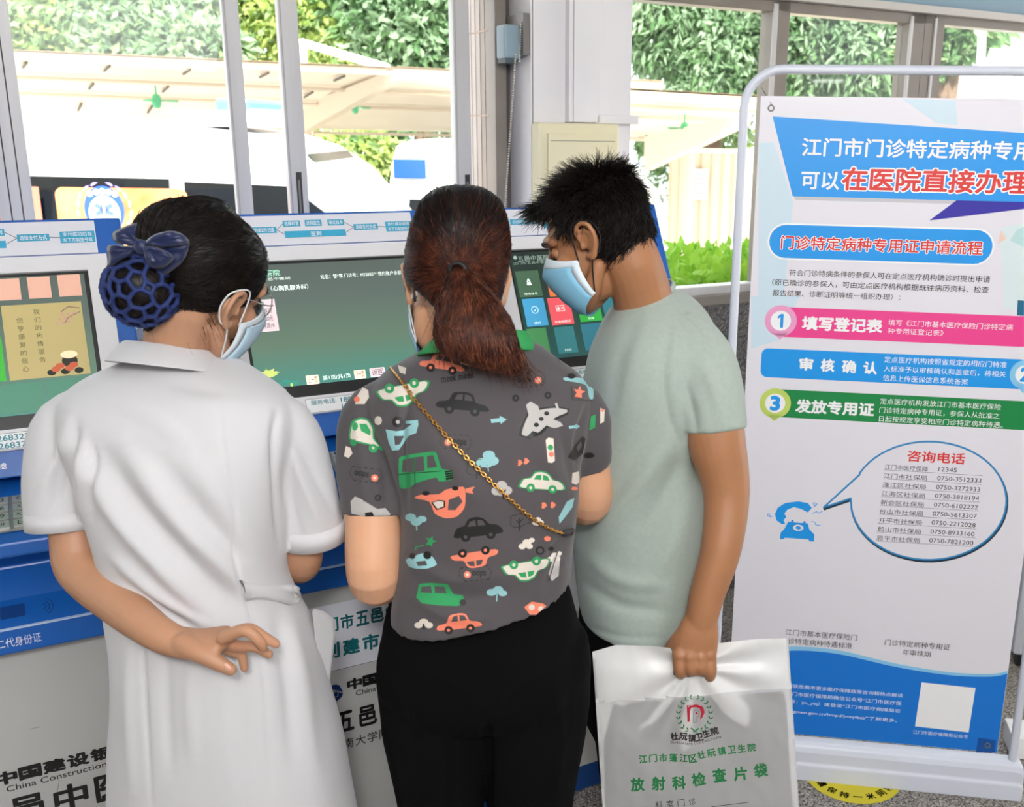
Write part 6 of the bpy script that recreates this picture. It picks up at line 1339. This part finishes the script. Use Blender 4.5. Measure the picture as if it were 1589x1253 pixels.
    # hair: cap, tie, ponytail
    HB, HB2, HK = hair_mat('hair red brown', '#5a2c1d', '#331710', .36), hair_mat('hair chestnut', '#8a5036', '#4a2618', .33), hair_mat('hair dark root', '#1f1310', '#140c0a', .36)
    hr = [(289, 694, 733, 1.615, .02), (296, 672, 754, 1.615, .048), (313, 655, 775, 1.615, .07), (343, 642, 787, 1.615, .086), (375, 635, 790, 1.615, .092), (403, 630, 790, 1.612, .092), (428, 632, 786, 1.605, .088), (448, 651, 781, 1.59, .076), (468, 672, 774, 1.575, .062), (490, 690, 762, 1.56, .046)]
    cap = fuse([rows_geo(hr, 40, 5, sq=2.05)], .004, 4); cap = (ripple(cap[0], cap[1], .002, 40, 5), cap[1]); bvc = bvh(cap); tie = onY(712, 416, 1.505)
    mb = MB(); mb.add(*cap, HK)
    top = lambda c: np.clip((c[:, 2]-1.50)*30, .15, 1)
    strands(mb, HK, surf_points(cap, 1500, rng, top), lambda p: tie-p, .10, 8, .0005, rng, bvc, .0016, .015); low = lambda c: np.clip((1.56-c[:, 2])*25, .08, 1)
    strands(mb, HB, surf_points(cap, 2600, rng, low), lambda p: tie-p, .10, 8, .0006, rng, bvc, .0017, .015); strands(mb, HB2, surf_points(cap, 700, rng, low), lambda p: tie-p, .09, 8, .00045, rng, bvc, .0020, .015)
    hair = mb.build('hair', t, smooth=True); hair['_org'] = tuple(t['_org'])
    pr = [(413, 704, 721, 1.505, .010), (430, 697, 740, 1.49, .020), (455, 689, 762, 1.47, .026), (490, 680, 786, 1.45, .028), (520, 674, 800, 1.437, .027), ((540, 546), 684, 808, 1.432, .023), ((556, 568), 712, 812, 1.43, .016), ((568, 582), 750, 808, 1.43, .006)]
    pt = fuse([rows_geo(pr, 32, 5, sq=2.0)], .004, 3); pt = (ripple(pt[0], pt[1], .003, 45, 9, (1.6, 1, .35)), pt[1]); bvp = bvh(pt); mb = MB(); mb.add(*pt, HB)
    def pf(p): q = p-tie; return unit(np.array([q[0]*.9+.02, q[1]*.3, -.6+.0*q[2]]))
    for m_, n_, r_ in ((HB, 1500, .0007), (HB2, 1100, .0006), (HK, 500, .0006)): strands(mb, m_, surf_points(pt, n_, rng), pf, .085, 8, r_, rng, bvp, .003, .12)
    ex_ = rng.uniform(672, 812, 520); ends = [onY(x, 512+(x-672)*.36+rng.uniform(-22, 6), 1.43-rng.uniform(0, .02)) for x in ex_]
    strands(mb, HB, ends[:300], lambda p: np.array([.55, -.05, -1.]), .05, 5, .0006, rng, None, 0, .2); strands(mb, HB2, ends[300:], lambda p: np.array([.5, -.1, -1.]), .045, 5, .0005, rng, None, 0, .25)
    side_ = [onY(x, y, 1.44) for x, y in zip(np.concatenate([rng.uniform(676, 690, 60), rng.uniform(752, 772, 80)]), np.concatenate([rng.uniform(455, 515, 60), rng.uniform(465, 520, 80)]))]
    strands(mb, HB, side_, lambda p: np.array([.25 if p[0] > -.15 else -.12, -.05, -1.]), .06, 6, .0005, rng, None, 0, .2)
    mb.build('ponytail', hair, smooth=True)
    mb = MB(); 
    for k in range(3): mb.tube([tie+np.array([.011*math.cos(q), -.006-.004*k, .009*math.sin(q)]) for q in np.linspace(0, 2*math.pi, 16)], .003, mat('hair tie', '#151416', .5), seg=8)
    mb.build('hair_tie', hair, smooth=True)
    mask_mesh(h, t, '#9cc9e0', '#dfe9ef', '#e9edf0')
    GL = mat('glasses dark', '#2b2422', .3); mb = MB()
    for s in (-1, 1):
        mb.tube(h.w([(s*.033+.024*math.cos(q), .108-.012*abs(math.cos(q)), .004+.019*math.sin(q)) for q in np.linspace(0, 2*math.pi, 25)]), .0012, GL, seg=6); mb.tube(h.w([(s*.057, .098, .012), (s*.074, .06, .016), (s*.081, .005, .024)]), .0012, GL, seg=6, smooth=3)
    mb.build('glasses', t, smooth=True)
    # gold chain strap: its own thing, lying on the shirt
    GOLD = mat('gold chain', '#d9a860', .25, metal=1); ct = thing('bag_strap', 'gold chain bag strap running diagonally over the back of the car-print shirt', 'bag strap', onY(740, 700, 1.4))
    path = catmull([(607, 573), (626, 596), (655, 634), (705, 690), (765, 750), (820, 800), (856, 822), (872, 826)], 14); pts = []
    for x, y in path:
        h_ = bv.ray_cast(Vector(CAM), Vector(ray(x, y)).normalized())
        if h_[0] is not None: pts.append(np.array(h_[0])+np.array(h_[1])*.0045)
    pts = np.array(pts); L_ = np.concatenate([[0], np.cumsum(np.linalg.norm(np.diff(pts, axis=0), axis=1))]); n = int(L_[-1]/.0058); mb = MB()
    for k in range(n):
        s_ = (k+.5)/n*L_[-1]; p = np.array([np.interp(s_, L_, pts[:, i]) for i in range(3)]); q = np.array([np.interp(s_+.002, L_, pts[:, i]) for i in range(3)]); d = unit(q-p); up_ = unit(CAM-p); sd = np.cross(d, up_); a1 = sd if k % 2 else up_
        mb.tube([p+d*.0042*math.cos(w_)+a1*.0026*math.sin(w_) for w_ in np.linspace(0, 2*math.pi, 11)], .0012, GOLD, seg=6)
    mb.build('chain', ct, smooth=True)
    v, f = tube_geo([pts[-1], pts[-1]+[.01, .02, -.006], pts[-1]+[.012, .06, -.02]], .006, 10, 3, flat=.5); mesh_part('strap_end', ct, (v, f), mat('strap leather', '#2b2a2d', .5))
    return t
woman()
# ------------------------------------------------------------------ man with the film bag
def man():
    rng = np.random.default_rng(11)
    t = thing('person', 'man in pale green t-shirt looking down, blue mask, plastic bag in his hand', 'person', (onY(990, 985, 1.8)*[1, 1, 0]))
    SK = mat('skin tan', '#ad7955', .45, sss=.12, noise=.06, nscale=25); SH = mat('t-shirt pale green', '#a5b1a8', .85, bump=.05, bscale=900, noise=.06, nscale=120, sheen=.15); TR = mat('trousers black', '#09080a', .95, spec=.12)
    h = Head(onY(914, 372, 1.685), -1, -72, 26, 2, .93); base = onY(1003, 505, 1.80)
    G = head_geos(h)+[tube_geo([h.w((0, -.035, -.01)), h.w((0, -.045, -.06)), h.w((0, -.05, -.09))*.45+base*.55, base, base+[.02, 0, -.10]], [.052, .050, .054, .062, .09], 22, 4), tube_geo(pp((1000, 560, 1.8), (990, 760, 1.8), (985, 930, 1.8)), [.10, .105, .10], 20, 4)]
    G += [tube_geo(pp((1085, 560, 1.69), (1104, 640, 1.652), (1113, 692, 1.64), (1127, 765, 1.63), (1119, 850, 1.60), (1098, 920, 1.585), (1088, 962, 1.58)), [.048, .050, .0495, .0405, .0355, .031, .0285], 24, 5)]
    # closed hand over the bag's handle
    G += [tube_geo(pp((1089, 955, 1.582), (1083, 985, 1.572), (1077, 1018, 1.568)), [.028, .037, .0385], 18, 4, flat=[.85, .58, .46], side=(1, 0, 0))]
    for q, r in ((((1053, 1012, 1.566), (1055, 1036, 1.556), (1057, 1045, 1.568), (1059, 1036, 1.592), (1060, 1018, 1.598)), .0112), (((1070, 1016, 1.562), (1072, 1034, 1.552), (1074, 1041, 1.566), (1074, 1032, 1.592), (1074, 1016, 1.598)), .0114), (((1087, 1016, 1.563), (1088, 1034, 1.553), (1089, 1041, 1.567), (1088, 1032, 1.592), (1088, 1016, 1.598)), .0108), (((1102, 1012, 1.568), (1103, 1038, 1.558), (1102, 1050, 1.570), (1101, 1042, 1.594), (1100, 1022, 1.599)), .0102)):
        G.append(tube_geo(pp(*q), np.array([1.05, 1.08, 1.0, .92, .8])*r, 12, 4))
        G.append(ball_geo(onY(q[0][0], q[0][1]+4, q[0][2]-.008), (r*1.05,)*3, None, 12, 8))
    G.append(tube_geo(pp((1072, 975, 1.575), (1054, 992, 1.577), (1042, 1005, 1.59), (1040, 1014, 1.602)), [.017, .0145, .0118, .0095], 12, 4))
    # far arm, bent in front of him
    G += [tube_geo(pp((960, 560, 1.93), (930, 680, 1.96), (915, 740, 1.97), (890, 715, 2.0), (880, 690, 2.03)), [.046, .043, .038, .03, .025], 20, 4)]; G += hand_geos(onY(880, 690, 2.03), (-.6, .3, .5), (0, .6, -.6), -1, .9)
    body = fuse(G, .0027, 5); mesh_part('body', t, body, SK); eyes(h, t, body, SK)
    rows = [((440, 452), 992, 1046, 1.79, .055), ((463, 462), 968, 1072, 1.79, .09), ((484, 486), 945, 1098, 1.79, .13), (516, 926, 1112, 1.79, .165), (560, 910, 1122, 1.79, .18), (620, 902, 1112, 1.795, .185), (700, 895, 1098, 1.80, .178), (780, 890, 1094, 1.80, .172), (850, 890, 1092, 1.80, .168), (915, 896, 1086, 1.80, .168), ((940, 950), 902, 1078, 1.80, .17)]
    C = [rows_geo(rows, 44, 5, sq=2.25), sleeve_geo(pp((1052, 515, 1.72), (1086, 560, 1.68), (1100, 610, 1.658), (1106, 645, 1.648), (1108, 668, 1.643)), [.055, .060, .060, .0585, .0575], flat=.95, side=(1, 0, .15)), sleeve_geo(pp((975, 520, 1.88), (945, 600, 1.94), (932, 660, 1.955)), [.055, .055, .05])]
    sh = fuse(C, .0048, 8)
    FO = [(((1040, 500), (1030, 580), (1040, 650), (1062, 700)), 6, -.006), (((1050, 475), (1080, 500), (1110, 540)), 3, -.003), (((1045, 680), (1000, 740), (940, 800)), 16, .006), (((1060, 710), (1030, 770), (990, 830)), 14, -.005), (((1070, 760), (1050, 830), (1020, 900)), 12, .006), (((1000, 700), (960, 760), (915, 800)), 14, -.004), (((910, 860), (960, 900), (1040, 910)), 12, .004), (((900, 900), (960, 940), (1040, 950)), 10, -.004), (((920, 640), (930, 740), (925, 840)), 14, .004), (((1090, 560), (1110, 610), (1120, 655)), 9, .004), (((1065, 600), (1075, 640), (1080, 670)), 7, -.004), (((905, 970), (960, 988), (1030, 990)), 4, -.002), (((985, 500), (960, 560), (950, 640)), 14, -.004)]
    v = folds(sh[0], sh[1], FO); sh = (ripple(v, sh[1], .0025, 15, 5), sh[1]); mb = MB(); mb.add(*sh, SH); bv = bvh(sh)
    # a printed patch on the chest side, darker grey green
    printed_shape(mb, bv, [(918, 592), (955, 585), (956, 640), (930, 655), (918, 640)], mat('shirt print', '#a3afab', .85), .0008)
    mb.build('shirt', t, smooth=True)
    # ribbed neckband
    rings = []
    for yl, yr, xl, xr, Yc, hd in ((522, 442, 931, 1049, 1.795, .066), (514, 437, 935, 1045, 1.795, .062), (512, 436, 937, 1043, 1.795, .059)):
        a, b = onY(xl, yl, Yc), onY(xr, yr, Yc); c = (a+b)/2; ang = np.linspace(0, 2*math.pi, 44, endpoint=False); rings.append(c+np.cos(ang)[:, None]*(b-a)/2+np.sin(ang)[:, None]*np.array([.0, hd, .012]))
    v, f = loft_geo(rings, False); mb = MB(); mb.add(v, f, SH); o = mb.build('neckband', t, smooth=True); o.modifiers.new('s', 'SOLIDIFY').thickness = .003
    hips = rows_geo([(900, 900, 1078, 1.81, .145), (960, 897, 1076, 1.81, .16), (1030, 899, 1074, 1.81, .165), (1100, 906, 1068, 1.81, .15), (1140, 930, 1040, 1.81, .10)], 40, 4, sq=2.3); L = []
    for Y, x1 in ((1.73, 985), (1.90, 985)):
        a, b = onY(985, 1080, Y), onY(995, 1253, Y); an = np.array([b[0]+.02, b[1], .06]); L.append((tube_geo([a, (a+b)/2, b, (b+an)/2, an], [.09, .082, .072, .066, .062], 26, 5), an))
    tr = fuse([hips]+[x[0] for x in L], .0055, 6); tr = (ripple(tr[0], tr[1], .004, 14, 8), tr[1]); mesh_part('trousers', t, tr, TR)
    for _, an in L: shoe(t, an, (-.96, .26, 0), SHOE_K, SOLE)
    # short hair: a close cap and spiky strands
    HK, HK2 = hair_mat('hair black', '#1d1512', '#0d0a09', .33), hair_mat('hair dark brown', '#2c1d15', '#140e0b', .34)
    cap = fuse([h.ball((0, -.014, .052), (.078, .098, .076)), h.ball((0, -.042, .008), (.0755, .067, .080))], .003, 4)
    cap = (ripple(cap[0], cap[1], .003, 60, 4), cap[1]); loc = lambda p: (np.asarray(p)-h.c) @ h.A.T/h.k
    q = loc(cap[0]); okv = (q[:, 2] > -.078) & ~((q[:, 1] > .045) & (q[:, 2] < .078)) & ~((q[:, 1] > .03) & (q[:, 2] < .03))
    f = [x for x in cap[1] if all(okv[i] for i in x)]; mb = MB(); mb.add(cap[0], f, mat('hair cap matt', '#120e0c', .95, spec=.05))
    fl_ = lambda p: 0
    def keep(c): l = loc(c); return ((l[:, 2] > -.075)*(l[:, 2] > np.where(l[:, 1] > .045, .074, np.where(l[:, 1] > .025, .02, -.08)))).astype(float)
    roots = surf_points((cap[0], f), 9500, rng, keep); crown = np.array([0, -.055, .115])
    for n_, m_, r_ in ((6500, HK, .00075), (3000, HK2, .0006)):
        idx = rng.choice(len(roots), n_, replace=False)
        for sel, ln in ((lambda l: l[2] > .085, .034), (lambda l: .03 < l[2] <= .085, .024), (lambda l: l[2] <= .03, .014)):
            rs = [roots[i] for i in idx if sel(loc(roots[i]))]
            def flow(p):
                l = loc(p); nrm = unit(l-np.array([0, -.015, .03])); away = l-crown; away[2] *= .5; away = unit(away-nrm*(away @ nrm)) if np.linalg.norm(away) > .01 else nrm
                up_ = .95 if l[2] > .085 else ((.45 if l[1] > -.05 else .25) if l[2] > .03 else .12); d = unit(nrm*up_+away*.75+np.array([0, .25 if l[1] > .02 else 0, -.25 if l[2] < .05 else 0])); return d @ h.A
            if rs: strands(mb, m_, rs, flow, ln, 4, r_, rng, None, 0, .28)
    # fringe over the forehead
    fr = [h.w((x, .066+rng.uniform(-.012, .006), .094+rng.uniform(-.010, .010))) for x in rng.uniform(-.052, .052, 800)]
    strands(mb, HK, fr, lambda p: (np.array([0, 1., .12])) @ h.A, .042, 5, .0008, rng, None, 0, .25, gravity=.3)
    hr = mb.build('hair', t, smooth=True)
    mask_mesh(h, t, '#84bfdc', '#dbe9f2', '#111113')
    return t
man()

# the plastic film bag in his left hand
def film_bag():
    Y0 = 1.58; t = thing('plastic_bag', 'translucent white plastic film bag with green lettering hanging from the hand of man', 'bag', onY(1080, 1400, 1.6))
    TL, TR_, BL, BR2 = np.array([919, 1012.]), np.array([1223, 991.]), np.array([947, 1432.]), np.array([1252, 1436.])
    top = lambda s: np.interp(s, [0, .12, .3, .42, .56, .66, .85, 1], [0, -8, -3, 4, 4, 0, -2, 0])
    def q2(s, tt): return (1-tt)*((1-s)*TL+s*TR_)+tt*((1-s)*BL+s*BR2)+np.array([0, top(s)*(1-tt)])
    NS, NT = 64, 84
    from mathutils import noise as NO
    def pt(s, tt, side):
        p = q2(s, tt); hx, hy = p[0]-1076, p[1]-1036; r = math.hypot(hx, hy*.9); ang = math.atan2(hy, hx)
        edge = min(s, 1-s, 1-tt*.999)*12; pil = .011*min(1, max(edge, 0))**.5*min(1, .15+tt*1.4)
        wr = .0065*math.exp(-((r-60)/80)**2)*math.sin(ang*9+1.2*math.sin(ang*3))*(r > 18)+.004*NO.noise(Vector((s*5, tt*6, side*3.1)))+.0016*NO.noise(Vector((s*16, tt*18, side)))
        wr *= min(1, edge*1.5+.15)
        return onY(p[0], p[1], Y0+.012*tt-side*pil-wr*(1 if side > 0 else .6))
    V = []; F = []
    hole = lambda s, tt: (lambda p: ((p[0]-1078)/34)**2+((p[1]-1043)/9.5)**2 < 1)(q2(s, tt))
    for side in (1, -1):
        b = len(V)
        for j in range(NT+1):
            for i in range(NS+1): V.append(pt(i/NS, (j/NT)**1.25, side))
        for j in range(NT):
            for i in range(NS):
                if hole((i+.5)/NS, ((j+.5)/NT)**1.25): continue
                a = b+j*(NS+1)+i; q = (a, a+NS+1, a+NS+2, a+1); F.append(q if side > 0 else q[::-1])
    n1 = (NS+1)*(NT+1)
    for j in range(NT):
        a = j*(NS+1); F.append((a, n1+a, n1+a+NS+1, a+NS+1)); a = j*(NS+1)+NS; F.append((a, a+NS+1, n1+a+NS+1, n1+a))
    for i in range(NS): a = NT*(NS+1)+i; F.append((a, n1+a, n1+a+1, a+1))
    def sheet(nm, al):
        m = bpy.data.materials.new(nm); m.use_nodes = True; n_ = m.node_tree; b2 = n_.nodes['Principled BSDF']; b2.inputs['Base Color'].default_value = (.86, .86, .85, 1); b2.inputs['Roughness'].default_value = .32; b2.inputs['Alpha'].default_value = al
        return m
    # the sheet is milky; where the front clings to the sleeve inside it is clearer
    PB, PC = sheet('bag sheet milky', .82), sheet('bag sheet clinging', .42)
    yc = lambda f: (lambda m_: m_[1]-(1096-.074*(m_[0]-924)))(np.mean([proj(V[i]) for i in f], 0)); cl = [max(f) < n1 and yc(f) > -5 for f in F]
    mb = MB(); mb.add(V, [f for f, c in zip(F, cl) if not c], PB); n_v = len(V); mb.fm += [1]*sum(cl); mb.mats.append(PC); mb.f += [list(f) for f, c in zip(F, cl) if c]; bag = mb.build('bag_body', t, smooth=True); bag['_org'] = tuple(t['_org'])
    nf = NS*NT; bv = BVHTree.FromPolygons([tuple(v) for v in V[:n1]], [f for f in F if max(f) < n1])
    # print: everything is placed in bag coordinates and laid on the front sheet
    K = .24177; A = lambda x, y: (900+x*K, 950+y*K)
    def lay(P, lift=.0009):
        out = []
        for x, y in P:
            h_ = bv.ray_cast(Vector(CAM), Vector(ray(x, y)).normalized()); out.append(np.array(h_[0])+unit(CAM-np.array(h_[0]))*lift if h_[0] is not None else onY(x, y, Y0-.01))
        return out
    mb = MB(); GN, RD, BK_ = mat('bag print green', '#1f7a45', .5), mat('bag print red', '#b8243a', .5), mat('bag print black', '#26242a', .5)
    def T(body, p0, p1, hgt, m, bold, shear=0):
        """one character row: p0 and p1 = base of the first and last character in px, hgt in px"""
        n = len(body); v0 = np.array(p0); dv = (np.array(p1)-v0)/max(n-1, 1)
        for k, ch in enumerate(body):
            v, f = text_geo(ch, bold); vb, _ = text_geo(ch)
            if not len(vb): continue
            lo, hi = vb.min(0), vb.max(0); nb = len(vb); q = (v-lo)/(hi-lo+1e-9); q[:, 0] *= (hgt if hi[0]-lo[0] > .4 or ord(ch) > 255 else hgt*.55); q[:, 1] *= -hgt
            c = v0+dv*k; d = unit(np.append(dv, 0))[:2]; x = q[:, 0:1]*d+q[:, 1:2]*np.array([-d[1]*-1*0-d[1], d[0]])*1; P = c+x
            L = lay(P); L = [w+unit(CAM-w)*1.2e-5*(i//nb) for i, w in enumerate(L)]; mb.add(L, f, m)
    def curve_text(body, pts, hgt, m, bold):
        P = catmull(pts, 12); S_ = np.concatenate([[0], np.cumsum(np.linalg.norm(np.diff(P, axis=0), axis=1))]); n = len(body)
        for k, ch in enumerate(body):
            if ch == ' ': continue
            s = S_[-1]*(k/(n-1)); c = np.array([np.interp(s, S_, P[:, 0]), np.interp(s, S_, P[:, 1])]); e = np.array([np.interp(min(s+2, S_[-1]), S_, P[:, 0]), np.interp(min(s+2, S_[-1]), S_, P[:, 1])]); d = e-c
            if np.linalg.norm(d) < 1e-6: d = P[-1]-P[-2]
            T(ch, c, c, hgt, m, bold) if False else _ch(ch, c, unit(d), hgt, m, bold)
    def _ch(ch, c, d, hgt, m, bold):
        v, f = text_geo(ch, bold); vb, _ = text_geo(ch); lo, hi = vb.min(0), vb.max(0); nb = len(vb); cjk = ord(ch) > 255
        q = (v-lo)/(hi-lo+1e-9); wd = hgt*(1. if cjk else (hi[0]-lo[0])/.72); q[:, 0] = q[:, 0]*wd-(wd/2 if not cjk else 0); q[:, 1] *= hgt
        P = c+q[:, 0:1]*d-q[:, 1:2]*np.array([-d[1], d[0]]); L = lay(P); L = [w+unit(CAM-w)*1.2e-5*(i//nb) for i, w in enumerate(L)]; mb.add(L, f, m)
    curve_text('杜阮镇卫生院', [A(585, 826), A(640, 822), A(695, 832), A(750, 832), A(795, 812), A(848, 795)], 11.5, BK_, .04)
    curve_text('DURUANWEISHENGYUAN', [A(588, 845), A(650, 850), A(715, 858), A(770, 848), A(840, 828), A(900, 812)], 3.8, BK_, .0)
    curve_text('江门市蓬江区杜阮镇卫生院', [A(382, 972), A(510, 962), A(640, 963), A(705, 970), A(765, 948), A(890, 922), A(1015, 905), A(1080, 898)], 12, GN, .03)
    curve_text('放射科检查片袋', [A(330, 1152), A(465, 1145), A(600, 1142), A(728, 1125), A(860, 1095), A(995, 1085), A(1125, 1065)], 20, GN, .035)
    curve_text('科室门诊', [A(485, 1262), A(560, 1258), A(635, 1250), A(700, 1244)], 11, BK_, .0)
    def SP(P, m): mb.add(lay(P), [tuple(range(len(P)))], m)
    a, b = A(845, 1250), A(1080, 1222); SP([a, b, (b[0], b[1]+.9), (a[0], a[1]+.9)], BK_)
    curve_text('姓名', [A(490, 1345), A(560, 1340)], 11, BK_, 0); curve_text('日期', [A(490, 1440), A(560, 1435)], 11, BK_, 0)
    for y in (1345, 1440): a, b = A(640, y-5), A(1080, y-35); SP([a, b, (b[0], b[1]+.9), (a[0], a[1]+.9)], BK_)
    # emblem: laurel wreath round a red arch
    ec = np.array(A(735, 655))
    for sg in (-1, 1):
        for k in range(9):
            an = math.radians(72-17.5*k); c = ec+np.array([sg*math.cos(an)*25, -math.sin(an)*27+1]); tn = np.array([sg*math.sin(an), math.cos(an)])*-1
            for s2 in (-1, 1):
                d = unit(tn+s2*.8*np.array([sg*math.cos(an), -math.sin(an)])); nrm = np.array([-d[1], d[0]]); SP([c, c+d*3+nrm*1.3, c+d*6.4, c+d*3-nrm*1.3], GN)
    SP([A(723, 770), A(760, 745), A(765, 752), A(730, 775)], GN); SP([A(752, 772), A(715, 742), A(708, 748), A(745, 776)], GN)
    SP([A(686, 600), A(722, 598), A(708, 630), A(703, 705), A(690, 708)], RD); SP([A(700, 598), A(750, 595), A(790, 610), A(800, 645), A(785, 680), A(770, 690), A(778, 650), A(768, 622), A(745, 612), A(712, 615)], RD)
    LG = mat('bag print grey', '#77737a', .5)
    for P in ([A(725, 712), A(728, 640), A(745, 628), A(765, 640), A(765, 668), A(745, 680), A(748, 708)],):
        for p, q in zip(P, P[1:]+P[:1]): p, q = np.array(p), np.array(q); d = unit(q-p); n_ = np.array([-d[1], d[0]])*.35; SP([p-n_, q-n_, q+n_, p+n_], LG)
    SP([A(740, 650), A(748, 642), A(756, 650), A(748, 660)], RD)
    mb.build('bag_print', bag)
    # the film sleeve inside, and the pale patch under the handle
    FS = mat('film sleeve grey', '#505155', .6); P = [(926, 1096), (1219, 1074), (1238, 1415), (953, 1412)]; mb = MB(); mb.prism([onY(x, y, Y0+.004+.012*(y-1000)/430) for x, y in P][::-1], FS, (0, .003, 0))
    s_ = mb.build('x_ray_sleeve'); tag(s_, 'grey film sleeve seen through the translucent plastic bag', 'film sleeve')
film_bag()
